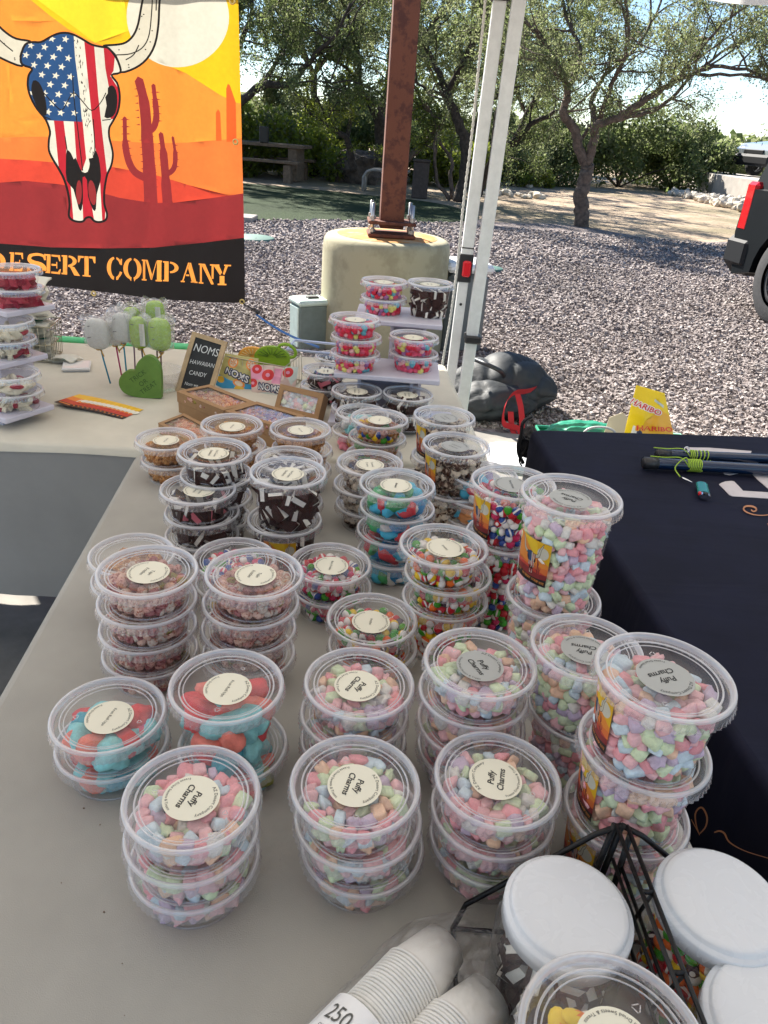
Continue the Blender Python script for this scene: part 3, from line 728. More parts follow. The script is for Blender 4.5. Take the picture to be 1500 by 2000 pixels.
    for s_ in (-1, 1):
        b = MB(); b.box((-L/2+.10, s_*(wy-.085), .93), (.17, .18, .44), bev=.03); b.obj('taillight', M('red_lens', (.55, .01, .015), .15, coat=.5), t)
        b = MB(); b.box((L/2-.16, s_*(wy-.22), .78), (.2, .36, .17), bev=.05); b.obj('headlight', M('lamp_lens', (.75, .77, .8), .1), t)
        for xc in xs: wheel_parts(t, (xc, s_*(wy-.13), R_), R_, .25, 0 if s_ < 0 else PI)
    b = MB(); b.box((L/2-.02, 0, .74), (.06, W*.5, .14), bev=.02); b.obj('grille', M('black_bumper'), t)
    for s_ in (-1, 1): b = MB(); b.box((L/2-1.75, s_*(wy+.06), 1.16), (.12, .2, .15), bev=.04); b.obj('mirror', paint, t)
    return t
m_dk = M('dark_slate_paint', (.004, .006, .008), .5, spec=.15, coat=.05, var=.15, vs=3); m_silver = M('silver_paint', (.45, .48, .5), .25, metal=.5, coat=.6)
# dark car: rear wheel at the right edge, flank foreshortened
wh = PZ(1519, 636, 0); ax = Vector((.19, -.98, 0)).normalized(); side = Vector((-ax.y, ax.x, 0))   # side = left flank direction
# the near flank is the car's right-hand side (-y of the car)
cen = Vector((wh.x, wh.y, 0))+ax*(4.9/2-.86)+side*(1.95/2-.13)
car('parked_car', 'dark slate car parked on the gravel, rear corner and wheel showing', tuple(cen), math.atan2(ax.y, ax.x), m_dk)
cp = PY(1450, 352, 28); car('parked_car', 'silver car parked above the low grey wall', (cp.x+2.2, 28.6, .67), math.radians(200), m_silver, H=1.6, L=4.6, W=1.8, R_=.33)
# rusty post on its round concrete footing
m_rust = M('rusty_steel', (.16, .055, .03), .85, var=.5, vs=14, bump=.4, bs=90, spot=(.09, .03, .02))
m_ped = M('stained_concrete', (.42, .385, .25), .9, var=.2, vs=5, bump=.5, bs=130, spot=(.33, .30, .19)); PC = (-.12, 5.2)
t = thing('concrete_footing', 'round cream concrete footing under the rusty post', 'footing', (PC[0], PC[1], 0))
b = MB(); b.lathe([(.425, -.2), (.425, .1), (.422, .65), (.415, .70), (.40, .725), (.375, .735), (0, .742)], 56); b.obj('concrete_body', m_ped, t)
b = MB(); b.lathe([(.33, .7375), (.31, .7415), (0, .7445)], 40); b.obj('rust_stain', M('rust_stain', (.55, .25, .07), .9, var=.35, vs=9, bump=.3, spot=(.48, .36, .2)), t)
t = thing('steel_post', 'tall rusty square steel post bolted on the round footing', 'post', (-.10, 5.12, .745), .10)
for s_ in (0, 1): b = MB(); b.box((0, 0, .012+s_*.075), (.30, .24, .02), bev=.003); b.obj('base_plate', m_rust, t)
b = MB(); b.box((0, 0, 2.2), (.152, .13, 4.3), bev=.006); b.obj('tube', m_rust, t)
for sx in (-1, 1):
    for sy in (-1, 1):
        g = MB(); g.tube([(sx*.125, sy*.09, 0), (sx*.125, sy*.09, .2)], .011, 8); bo = g.obj('bolt', M('zinc_bolt', (.55, .53, .5), .35, metal=.9), t)
        for zz in (.03, .105): g = MB(); g.tube([(sx*.125, sy*.09, zz), (sx*.125, sy*.09, zz+.02)], .02, 6, smooth=False); g.obj('nut', M('zinc_bolt'), bo)
# utility boxes on the gravel
m_util = M('pale_green_steel_lit', (.60, .72, .64), .5, var=.08, vs=20); m_util2 = M('pale_green_steel_shaded', (.16, .20, .18), .6, var=.1, vs=20)  # one steel: sunlit and shaded faces put into two colours
q = PZ(590, 672, 0); t = thing('utility_box', 'pale green utility box left of the concrete footing', 'utility box', (-.60, 5.0, 0), .55)
b = MB(); b.box((0, 0, .15), (.2, .16, .30), bev=.006); b.obj('case', m_util2, t)
b = MB(); b.box((0, 0, .318), (.225, .185, .035), bev=.012); b.obj('cover', m_util, t)
b = MB(); b.box((-.105, 0, .16), (.012, .13, .26), bev=.003); b.obj('sunlit_side', m_util, t)  # bright sheet added for the sun on the left face
b = MB(); b.box((.02, -.0, .34), (.08, .05, .015), bev=.004); b.obj('handle', M('dark_iron'), t)
t = thing('cooler_box', 'tall grey cooler with white lid standing behind the tent legs', 'cooler', (.42, 5.3, 0), .2)
b = MB(); b.box((0, 0, .27), (.28, .30, .54), bev=.03); b.obj('body', M('cooler_grey', (.13, .15, .155), .5), t)
b = MB(); b.box((0, 0, .575), (.32, .34, .06), bev=.02); b.obj('lid', M('white_plastic', (.8, .81, .82), .35), t)
for i, (u, v, r, lb) in enumerate([(495, 468, .26, 'round green valve cover on the gravel near the banner'), (955, 528, .16, 'round green valve cover right of the tent legs')]):
    q = PZ(u, v, 0); b = MB(); b.lathe([(r, -.01), (r, .022), (r*.92, .03), (0, .032)], 28); o = b.obj('valve_cover', M('valve_green', (.08, .17, .14), .6), loc=(q.x, q.y, .004)); tag(o, lb, 'valve cover')
q = PZ(478, 431, 0); b = MB(); b.box((0, 0, .03), (.5, .45, .08), bev=.01); o = b.obj('paving_slab', M('grey_concrete', (.33, .30, .27), .9, var=.15, vs=10, bump=.3), loc=(q.x-.1, q.y, 0)); tag(o, 'square pale slab lying at the lawn edge by the banner', 'slab')
t = thing('curved_bench', 'small curved metal bench left of the rusty post', 'bench', (-.55, 18.2, 0), -.1)
b = MB(); b.tube([(-.5, 0, 0), (-.5, 0, .3), (-.42, 0, .42), (-.3, 0, .46), (.5, 0, .46)], .03, 8); b.tube([(-.5, .4, 0), (-.5, .4, .3), (-.42, .4, .42), (-.3, .4, .46), (.5, .4, .46)], .03, 8); b.obj('frame', M('grey_concrete', (.33, .30, .27), .9, var=.15, vs=10, bump=.3), t)
b = MB(); b.grid(lambda u_, v_: ((-.5+.1*min(1, u_*4) if u_ < .25 else -.4+(u_-.25)*1.2), v_*.4, .3+.17*math.sin(min(1, u_*3)*PI/2)), 12, 2); b.obj('seat', M('pale_seat', (.5, .48, .44), .6), t)
b = MB(); b.box((0, 0, .36), (.34, .34, .72), bev=.02); b.box((0, 0, .74), (.38, .38, .05), bev=.015); o = b.obj('trash_bin', M('brown_bin', (.07, .05, .04), .8, var=.2), loc=(.22, 17.6, 0)); tag(o, 'square brown bin just right of the rusty post', 'bin')
q = PZ(1362, 466*1.13, 0)
# ================================================================ TENTS
m_white = M('white_powder_coat', (.70, .71, .70), .4, var=.06, vs=30); m_blackp = M('black_plastic', (.02, .02, .022), .4)
m_canopy = M('white_canopy_cloth', (.84, .82, .79), .8, tl=.3, var=.03, vs=4)
def tent(label, x0, x1, y0, y1, zv=1.85, corner=None, legs=None):
    t = thing('canopy_tent', label, 'canopy tent', ((x0+x1)/2, (y0+y1)/2, 0), group='white canopy tents over the stall')
    cx, cy_ = (x0+x1)/2, (y0+y1)/2; ze = zv+.26; zp = ze+.85; b = MB()
    for (ax, ay), (bx, by) in (((x0, y0), (x1, y0)), ((x1, y0), (x1, y1)), ((x1, y1), (x0, y1)), ((x0, y1), (x0, y0))):
        def f(u, v, ax=ax, ay=ay, bx=bx, by=by):
            X, Y = ax+(bx-ax)*u, ay+(by-ay)*u; return ((X+(cx-X)*v)-cx, (Y+(cy_-Y)*v)-cy_, ze+(zp-ze)*v-.10*math.sin(PI*v)*math.sin(PI*u))
        b.grid(f, 10, 8)
    b.obj('roof', m_canopy, t)
    for (ax, ay), (bx, by), nx, ny in (((x0, y0), (x1, y0), 0, -1), ((x1, y0), (x1, y1), 1, 0), ((x1, y1), (x0, y1), 0, 1), ((x0, y1), (x0, y0), -1, 0)):
        b = MB(); b.grid(lambda u, v: (ax+(bx-ax)*u-cx+nx*(.012+.01*math.sin(u*29)*(1-v)), ay+(by-ay)*u-cy_+ny*(.012+.01*math.sin(u*29)*(1-v)), zv+.26*v+.004*math.sin(u*41)*(1-v)), 60, 2); b.obj('valance', m_canopy, t)
    for (ax, ay), (bx, by) in (((x0, y0), (x1, y0)), ((x1, y0), (x1, y1)), ((x1, y1), (x0, y1)), ((x0, y1), (x0, y0))):
        b = MB()
        for k in range(2):
            za, zb = (ze-.06, ze-.30) if k == 0 else (ze-.30, ze-.06)
            for h in range(2):
                A_, B_ = Vector((ax-cx, ay-cy_, 0)), Vector((bx-cx, by-cy_, 0)); i_ = Vector((-(A_+B_).x, -(A_+B_).y, 0)).normalized()*(.05+.015*k)
                p, q = A_.lerp(B_, h*.5+.02), A_.lerp(B_, h*.5+.48); b.tube([p+i_+Vector((0, 0, za)), q+i_+Vector((0, 0, zb))], .011, 6)
        b.obj('truss', m_white, t)
    return t
YB = 3.2
l1t, l1b = PY(975, 10, YB), PY(880, 740, YB); X1 = (l1t.x+l1b.x)/2
l2t, l2b = PY(1013, 5, YB-.03), PY(905, 775, YB-.03)
tA = tent('white canopy tent over the grey tables, its corner leg with the red button', X1-3.0, X1+.02, YB-4.5, YB+.05)
tB = tent('white canopy tent over the navy table, edge showing top right', X1+.05, X1+3.1, YB-4.5, YB+.08, zv=1.864)
def leg(t, p0_, p1_, w1, red):
    """lower square tube with a slightly wider upper one, base plate"""
    o = t.location; lg = link('leg', None, t); d = (p1_-p0_); R3 = d.normalized().to_track_quat('Z', 'Y').to_matrix()
    foot = p0_-d*(p0_.z/d.z); L_ = (p1_-foot).length; zr = red
    def seg(a, c, w_, nm, mat, par):
        b = MB(); mid = foot+d.normalized()*((a+c)/2)-Vector(o); b.box(mid, (w_, w_, c-a), rot=R3.to_3x3(), bev=.003); return b.obj(nm, mat, par)
    seg(0, zr, w1*.86, 'inner_tube', m_white, lg); seg(zr-.05, L_+.1, w1, 'outer_tube', m_white, lg)
    return lg, foot, d.normalized(), R3, seg
lg, foot, dd, R3, seg = leg(tA, l1b, l1t, .047, 1.02*(YB/3.2)*.88)
zq = (PY(905, 522, YB)-foot).length
seg(zq-.055, zq+.055, .056, 'slider', m_blackp, lg)
b = MB(); pb = foot+dd*zq-Vector(tA.location)+Vector((.004, -.036, 0)); b.box(pb, (.034, .022, .062), bev=.006); b.obj('red_button', M('red_button', (.65, .01, .02), .25), lg)
z2 = (PY(968, 2, YB)-foot).length; seg(z2, z2+.07, .06, 'slider_bracket', m_blackp, lg)
zq = (PY(912, 485, YB)-foot).length; seg(zq, zq+.008, .050, 'cable_tie', m_blackp, lg)
b = MB(); g = foot+dd*((PY(898, 592, YB)-foot).length)-Vector(tA.location); b.lathe([(0, 0), (.006, 0)], 10); b.v = [(v[0]+g.x, g.y-.0245, v[1]+g.z) for v in b.v]; b.obj('adjustment_hole', m_blackp, lg)
b = MB(); b.box(foot-Vector(tA.location)+Vector((0, 0, .016)), (.13, .13, .012), bev=.003); b.obj('foot_plate', m_white, lg)
lg2, f2, d2, R32, seg2 = leg(tB, l2b, l2t, .056, 99); 
for c in list(lg2.children):
    if c.name.startswith('outer'): bpy.data.objects.remove(c)
b = MB(); b.box(f2-Vector(tB.location)+Vector((0, 0, .016)), (.13, .13, .012), bev=.003); b.obj('foot_plate', m_white, lg2)
for nm, x, y in (('a', X1-2.95, YB-4.45), ('b', X1-2.95, YB), ('c', X1-.02, YB-4.45)):
    p = Vector((x, y, 0)); l_, *_r2 = leg(tA, p, p+Vector((0, 0, 2.05)), .047, 1.0)
for x, y in ((X1+3.05, YB-4.45), (X1+3.05, YB), (X1+.09, YB-4.45)):
    p = Vector((x, y, 0)); leg(tB, p, p+Vector((0, 0, 2.05)), .047, 1.0)
zs = (PY(920, 657, YB)-f2).length
b = MB(); mid = f2+d2*zs-Vector(tB.location); b.box(mid+Vector((.004, 0, 0)), (.086, .07, .032), rot=R32.to_3x3(), bev=.006); b.obj('strap', m_blackp, lg2)
# rope hanging beside the legs
m_rope = M('white_rope', (.62, .60, .55), .9, bump=.8, bs=400)
pr = [PY(u, v, YB-.12) for u, v in [(950, -60), (947, 10), (935, 130), (922, 260), (905, 400), (893, 520), (880, 620), (866, 700), (862, 745), (866, 800)]]
b = MB()
for ph in (0, PI):
    S_ = smooth_pts([tuple(p) for p in pr], False, 26); L_ = []
    for i, p in enumerate(S_): a = i*1.3+ph; L_.append((p[0]+.0022*math.cos(a), p[1]+.0022*math.sin(a), p[2]))
    b.tube(L_, .0036, 6)
tag(b.obj('rope', m_rope), 'thin white rope hanging beside the tent legs', 'rope')
# ================================================================ STENCIL LETTERS (unit box, y down)
def stencil(ch):
    R = lambda a, b_, c, d: [(a, b_), (c, b_), (c, d), (a, d)]
    st = R(.08, .0, .32, 1); sf = [R(0, 0, .32, .07), R(0, .93, .32, 1)]
    if ch == 'D': return [st]+sf+[ring(.34, .5, .62, .5, .34, .41, -84, 84, 16)]
    if ch == 'E': return [st]+sf+[[(.38, 0), (.95, 0), (.98, .3), (.9, .3), (.82, .1), (.38, .09)], R(.38, .45, .72, .54), [(.7, .34), (.76, .34), (.76, .66), (.7, .66)], [(.38, .91), (.82, .9), (.93, .68), (1, .68), (.96, 1), (.38, 1)]]
    if ch == 'S': return stroke(smooth_pts([(.9, .3), (.8, .12), (.5, .055), (.2, .12), (.13, .28), (.25, .42), (.5, .5)], False, 4), [.1]*4+[.12]*4+[.13]*4+[.17]*4+[.2]*4+[.22]*4+[.24], cap=False)+stroke(smooth_pts([(.5, .5), (.76, .59), (.87, .74), (.76, .9), (.5, .95), (.2, .88), (.08, .68)], False, 4), [.24]*4+[.22]*4+[.2]*4+[.17]*4+[.13]*4+[.12]*4+[.1], cap=False)+[R(.85, .02, .93, .32), R(.06, .68, .14, .98)]
    if ch == 'R': return [st]+sf+[ring(.36, .27, .5, .27, .27, .185, -84, 84, 12), [(.36, .47), (.5, .5), (.72, .56), (1.05, 1), (.72, 1), (.48, .58), (.36, .55)]]
    if ch == 'P': return [st]+sf+[ring(.36, .29, .56, .29, .32, .2, -84, 84, 12)]
    if ch == 'T': return [R(.38, .0, .62, 1), R(.27, .93, .73, 1), [(0, 0), (.34, 0), (.34, .09), (.16, .1), (.07, .32), (0, .32)], [(1, 0), (.66, 0), (.66, .09), (.84, .1), (.93, .32), (1, .32)]]
    if ch == 'C': return [ring(.5, .5, .5, .52, .25, .42, 98, 262, 16), ring(.5, .5, .5, .52, .3, .42, 20, 80, 8, dx=.04), ring(.5, .5, .5, .52, .3, .42, -80, -25, 8, dx=.04), R(.86, .05, .95, .34)]
    if ch == 'O': return [ring(.48, .5, .5, .52, .25, .42, 98, 262, 16), ring(.52, .5, .5, .52, .25, .42, -82, 82, 16)]
    if ch == 'M': return [R(.06, .0, .18, 1), R(0, .93, .25, 1), R(0, 0, .2, .07), R(.76, 0, .97, 1), R(.7, .93, 1, 1), R(.8, 0, 1, .07), [(.2, 0), (.3, 0), (.52, .68), (.46, .95)], [(.74, 0), (.74, .1), (.52, .95), (.48, .93), (.56, .6)]]
    if ch == 'A': return [[(.46, 0), (.56, 0), (.30, .6), (.13, 1), (.06, 1)], [(.58, 0), (.64, .0), (.98, 1), (.7, 1), (.46, .28)], R(.0, .93, .24, 1), R(.62, .93, 1.04, 1), R(.33, .6, .52, .68)]
    if ch == 'N': return [R(.08, .0, .2, 1), R(0, .93, .3, 1), R(.0, 0, .22, .07), [(.22, 0), (.4, 0), (.92, .95), (.92, 1), (.78, 1), (.22, .12)], R(.8, .0, .92, .72), R(.7, 0, 1.0, .07)]
    if ch == 'Y': return [[(.03, 0), (.32, 0), (.5, .38), (.4, .52)], [(.66, .05), (.82, .0), (.62, .5), (.54, .45)], R(0, 0, .36, .07), R(.6, 0, .95, .07), R(.38, .55, .62, 1), R(.28, .93, .72, 1)]
    if ch == 'Z': return [[(0, 0), (1, 0), (1, .1), (.35, .9), (0, .95), (.6, .1), (.1, .1), (.06, .3), (0, .3)], [(.4, .9), (.9, .9), (.94, .68), (1, .68), (1, 1), (.3, 1)]]
    return []
# ================================================================ BANNER ART, drawn in its own plane units
C_ = dict(amber=0, yellow=1, cream=2, org=3, redorg=4, dred=5, black=6, blue=7, red=8, letter=9, faint=10, horn=11, yel2=12)
def art_layers(full=True):
    L = []; A = lambda p, m, c=None: L.append((p, C_[m], c))
    A([(-2600, -2600), (100, -60), (190, 0), (300, 92), (400, 168), (520, 232), (700, 300), (910, 352), (1100, 430), (1300, 560), (1390, 602), (3000, 900), (3000, -2600)], 'yellow')
    A([(560, 250), (230, 0), (-900, -900), (-300, -1200), (700, -300), (760, 180)], 'yel2')
    A(ell(1050, 95, 300, 300, n=48 if full else 24), 'cream')
    A([(-3000, 760), (-900, 830), (0, 806), (250, 801), (500, 815), (900, 840), (1100, 836), (1400, 812), (3000, 760), (3000, 2600), (-3000, 2600)], 'org')
    if full: A([(1340, 490), (1352, 500), (1385, 600), (1388, 830), (1330, 832), (1330, 520)], 'faint'); A([(1283, 640), (1295, 660), (1302, 826), (1270, 826), (1270, 660)], 'faint')
    A([(-3000, 1100), (-900, 960), (0, 930), (150, 938), (300, 950), (660, 980), (900, 1022), (1100, 1082), (1340, 1146), (1420, 1138), (1700, 1100), (3000, 1200), (3000, 2600), (-3000, 2600)], 'redorg')
    for s_ in (stroke(smooth_pts([(820, 470), (850, 600), (865, 800), (878, 1000), (885, 1200)], False, 4), [52]*4+[62]*4+[70]*4+[76]*4+[80]), stroke(smooth_pts([(905, 500), (915, 600), (920, 690), (900, 755), (868, 770)], False, 4), [24]*4+[34]*4+[38]*4+[36]*4+[34]),
               stroke(smooth_pts([(734, 692), (738, 850), (758, 950), (795, 1010), (850, 1040)], False, 4), [24]*4+[40]*4+[42]*4+[44]*4+[46]), stroke(smooth_pts([(945, 785), (960, 900), (974, 1080), (982, 1200)], False, 4), [28]*4+[46]*4+[58]*4+[66]),
               stroke(smooth_pts([(1016, 805), (1030, 900), (1025, 975), (1000, 1010), (965, 1022)], False, 4), [16]*4+[28]*4+[32]*4+[32]*4+[30])):
        for p in s_: A(p, 'dred')
    if full:
        for sx, y0, y1, sd in ((795, 520, 740, -1), (712, 700, 900, -1), (760, 700, 960, 1), (892, 540, 700, -1), (940, 540, 740, 1), (905, 800, 1100, 1), (930, 840, 1000, -1), (1045, 850, 1000, 1), (862, 520, 700, 1), (822, 820, 1000, -1)):
            for k in range(int((y1-y0)/42)+1):
                y = y0+k*42; x = sx+(y-y0)*(.07 if sd > 0 else .05); x -= sd*9; A([(x-sd*8, y-4), (x+sd*14, y+2), (x-sd*8, y+5)], 'dred')
    A([(-3000, 1040), (-900, 1120), (-300, 1100), (0, 1070), (150, 1060), (350, 1080), (500, 1110), (700, 1160), (900, 1190), (1020, 1188), (1250, 1160), (1420, 1135), (3000, 1100), (3000, 2600), (-3000, 2600)], 'dred')
    A([(-3000, 1250), (-1100, 1330), (-500, 1390), (0, 1425), (300, 1450), (600, 1458), (900, 1450), (1200, 1420), (1425, 1395), (3000, 1240), (3000, 2600), (-3000, 2600)], 'black')
    def outline(poly, w_):
        for q in stroke(poly, w_, closed=True): A(q, 'black')
    rh = smooth_pts([(612, 268), (690, 262), (745, 248), (790, 205), (818, 140), (838, 40), (870, -90), (960, -260), (1040, -400), (1010, -200), (960, -90), (945, 20), (938, 140), (915, 260), (868, 345), (800, 398), (715, 424), (702, 370), (680, 320), (645, 288)], True, 3)
    lh = smooth_pts([(183, 242), (100, 226), (40, 190), (-20, 130), (-60, 40), (-90, -90), (-170, -260), (-260, -400), (-235, -200), (-190, -60), (-170, 60), (-130, 180), (-60, 290), (20, 345), (135, 388), (124, 330), (150, 268)], True, 3)
    for h in (rh, lh): A(h, 'horn'); outline(h, 13 if full else 18)
    if full:
        for c in ([(905, -60), (898, 80), (880, 210), (840, 280), (770, 315), (690, 322)], [(820, 265), (790, 320), (745, 350)], [(-60, 130), (-10, 220), (80, 300)], [(930, -100), (925, 60)]):
            for q in stroke(smooth_pts(c, False, 5), 7): A(q, 'black')
        for (x, y) in ((705, 292), (760, 380), (762, 395), (825, 170), (840, 95), (852, 84), (888, 245), (900, 180), (30, 255), (90, 340), (92, 350), (860, 290)): A(ell(x, y, 5, 4, n=6), 'black')
    sk = smooth_pts([(150, 262), (195, 246), (245, 246), (300, 215), (340, 196), (385, 190), (430, 200), (485, 228), (540, 260), (600, 274), (640, 280), (680, 325), (705, 375), (712, 425), (660, 440), (692, 485), (705, 540), (705, 600), (692, 660), (662, 715), (642, 750), (640, 800), (655, 860), (662, 910), (650, 970), (625, 1020), (613, 1070), (605, 1130), (605, 1200), (620, 1255), (612, 1290), (580, 1303), (548, 1298), (525, 1275), (500, 1278), (482, 1298), (450, 1300), (415, 1287), (400, 1260), (405, 1200), (395, 1120), (375, 1050), (345, 990), (310, 930), (288, 880), (288, 820), (295, 770), (270, 700), (220, 640), (182, 570), (165, 500), (172, 440), (192, 402), (135, 378), (126, 330)], True, 3)
    A(sk, 'cream')
    A([(492, 200), (552, 230), (575, 560), (600, 800), (622, 1010), (606, 1310), (592, 1310), (578, 1010), (552, 850), (532, 640)], 'red', sk)
    A([(610, 240), (655, 250), (680, 340), (672, 415), (652, 445), (700, 520), (702, 690), (650, 700), (664, 600), (640, 500), (622, 400)], 'red', sk)
    A([(318, 700), (372, 700), (388, 850), (385, 1000), (412, 1080), (428, 1310), (398, 1310), (376, 1060), (345, 980)], 'red', sk)
    A([(432, 700), (482, 700), (502, 930), (480, 1000), (450, 1000), (440, 850)], 'red', sk); A([(476, 1025), (506, 1025), (548, 1310), (484, 1310)], 'red', sk)
    A([(60, 120), (430, 120), (440, 330), (465, 540), (480, 715), (275, 705), (60, 705)], 'blue', sk)
    if full:
        for x, y in [(385, 228), (308, 226), (267, 275), (351, 281), (185, 266), (156, 322), (236, 328), (316, 333), (400, 340), (204, 380), (282, 385), (362, 391), (250, 438), (329, 443), (412, 449), (299, 495), (380, 500), (266, 548), (345, 553), (429, 556), (311, 604), (392, 606), (286, 656), (358, 661), (436, 662), (190, 545)]:
            A([(x+(23 if i % 2 == 0 else 9.5)*math.sin(2*PI*i/10+.25), y-(23 if i % 2 == 0 else 9.5)*math.cos(2*PI*i/10+.25)) for i in range(10)], 'cream', sk)
    A(smooth_pts([(198, 472), (232, 482), (258, 530), (274, 600), (276, 676), (240, 662), (206, 600), (186, 530)], True, 2), 'black'); A(smooth_pts([(636, 515), (662, 500), (686, 530), (692, 600), (680, 662), (650, 690), (612, 686), (626, 620), (618, 570), (634, 548)], True, 2), 'black')
    if full:
        for c in ([(258, 540), (310, 600), (362, 645), (395, 595), (430, 543), (480, 590), (535, 648), (590, 600), (622, 545)], [(425, 440), (432, 560), (455, 760), (470, 900), (482, 1000)], [(545, 700), (552, 850), (548, 930)], [(380, 800), (392, 880)], [(255, 680), (300, 700)], [(600, 705), (650, 700)]):
            for q in stroke(smooth_pts(c, False, 3), 6): A(q, 'black')
        for i in range(60):
            r_ = random.Random(i); t_ = r_.random(); x = 448+t_*95+r_.uniform(-16, 16); y = 230+t_*700+r_.uniform(-40, 40); A([(x, y), (x+r_.uniform(2, 6), y+r_.uniform(4, 26)), (x-r_.uniform(1, 3), y+r_.uniform(8, 30))], 'black', sk)
    A(smooth_pts([(390, 880), (415, 900), (430, 935), (440, 925), (458, 965), (480, 1008), (510, 1008), (522, 960), (516, 930), (540, 925), (552, 880), (575, 925), (586, 1030), (578, 1080), (562, 1140), (556, 1225), (540, 1232), (512, 1150), (506, 1055), (482, 1040), (484, 1150), (476, 1225), (458, 1225), (428, 1110), (390, 1060), (385, 960)], True, 2), 'black')
    A(ell(460, 1128, 17, 72, n=16, rot=.02), 'dred'); A(ell(536, 1130, 21, 74, n=16, rot=-.12), 'dred')
    outline(sk, 13 if full else 20)
    word = [('A', -470, -350, 1395, 1520), ('Z', -330, -225, 1410, 1535), ('D', -65, 45, 1472, 1592), ('E', 62, 142, 1478, 1600), ('S', 160, 272, 1484, 1606), ('E', 264, 355, 1493, 1614), ('R', 360, 462, 1498, 1618), ('T', 455, 556, 1502, 1622), ('C', 620, 716, 1510, 1634), ('O', 722, 828, 1515, 1637), ('M', 832, 950, 1523, 1645), ('P', 956, 1056, 1533, 1650), ('A', 1060, 1155, 1538, 1655), ('N', 1166, 1262, 1545, 1662), ('Y', 1246, 1358, 1550, 1670)]
    for ch, xa, xb, ya, yb_ in word:
        sl_ = .05*(xb-xa)
        for p in stencil(ch): A([(xa+x*(xb-xa)-(y-.5)*0, ya+y*(yb_-ya)+(x-.5)*sl_*1.2) for x, y in p], 'letter')
    return L
def art_mats(sfx, tl):
    c = dict(amber=(247, 150, 58), yellow=(244, 190, 30), cream=(222, 218, 200), org=(240, 124, 58), redorg=(214, 72, 52), dred=(146, 46, 48), black=(28, 24, 24), blue=(38, 76, 122), red=(184, 36, 50), letter=(250, 160, 70), faint=(240, 98, 40), horn=(214, 208, 188), yel2=(255, 212, 48))
    return [M('print_%s%s' % (k, sfx), tuple(min(.9, q*(.66 if tl else .72)) for q in rgb(*c[k])), .55, tl=tl, var=.04, vs=60) for k in C_]
YBAN = 3.12
def b2w(X, Y): p = PY(X/3, Y/3, YBAN); return (p.x, p.z)
bl = [([b2w(*q) for q in p], m, c) for p, m, c in art_layers(True)]
cc = {}
bl2 = []
_src = art_layers(True)
for (p, m, c) in _src:
    if c is not None and id(c) not in cc: cc[id(c)] = [b2w(*q) for q in c]
    bl2.append(([b2w(*q) for q in p], m, cc[id(c)] if c is not None else None))
def ban_map(x, z):
    e = max(0, (1.2-z)); xr = x+.648
    f_ = .005*math.sin(xr*23+z*1.5)+.002*math.sin(xr*51+1.3-z*3)+.008*math.sin(xr*9+.6)+.0016*math.sin(z*24+xr*14)+.0006*math.sin(z*57-xr*35)
    if xr > -.012: f_ += .0
    return (x-.012*max(0, z-1.0), YBAN+f_*(.35+.5*min(1, e*2+.5))+.03*(z-.68)*.3, z+.010*math.sin(xr*5)*(1 if z < .75 else 0)-.016*xr*(1 if False else 0))
zb_ = PY(478, 592, YBAN).z; zl = PY(0, 562, YBAN).z; xr_ = PY(478, 590, YBAN).x
t = thing('hanging_banner', 'orange desert banner with flag-painted bull skull, hung behind the table', 'banner', (0, 0, 0))
art(bl2, (-1.98, zb_, xr_, 2.02), (90, 70), ban_map, 'cloth', art_mats('', .5), t)
m_brass = M('brass_eyelet', (.65, .5, .2), .3, metal=.9)
for u, v in ((461, 277), (185, 572), (474, 588), (455, 3)):
    p = PY(u, v, YBAN); b = MB()
    b.tube([(p.x+.0085*math.cos(a*PI/7), YBAN-.012, p.z+.0085*math.sin(a*PI/7)) for a in range(14)], .0035, 6, closed=True); b.obj('eyelet', m_brass, t)
# hem bands, folded double
b = MB(); b.grid(lambda u, v: tuple(Vector(ban_map(xr_-.004-.022*v, zb_+.003+(2.0-zb_)*u))+Vector((0, -.0012, 0))), 60, 1)
# cord
e0 = Vector((PY(477, 592, YBAN).x, YBAN-.014, PY(477, 592, YBAN).z)); e1 = PY(622, 678, 2.33)
t = thing('bungee_cord', 'blue bungee cord running from the banner corner to the table', 'cord', tuple(e0))
b = MB(); d = Vector(e1)-e0; b.tube([tuple(d*k-Vector((0, 0, .02*math.sin(PI*k)))) for k in np.linspace(.22, 1, 14)], .0042, 8); b.obj('cord', M('blue_cord', (.02, .14, .42), .6, bump=.4, bs=500), t)
b = MB(); b.tube([(0, 0, .004), (.006, -.004, -.006), tuple(d*.06), tuple(d*.14), tuple(d*.2)], .0035, 6); b.obj('hook', M('dark_hook', (.03, .03, .03), .4, metal=.5), t)
b = MB(); b.tube([tuple(d*.17), tuple(d*.24)], .0085, 8); b.obj('ferrule', m_blackp, t)

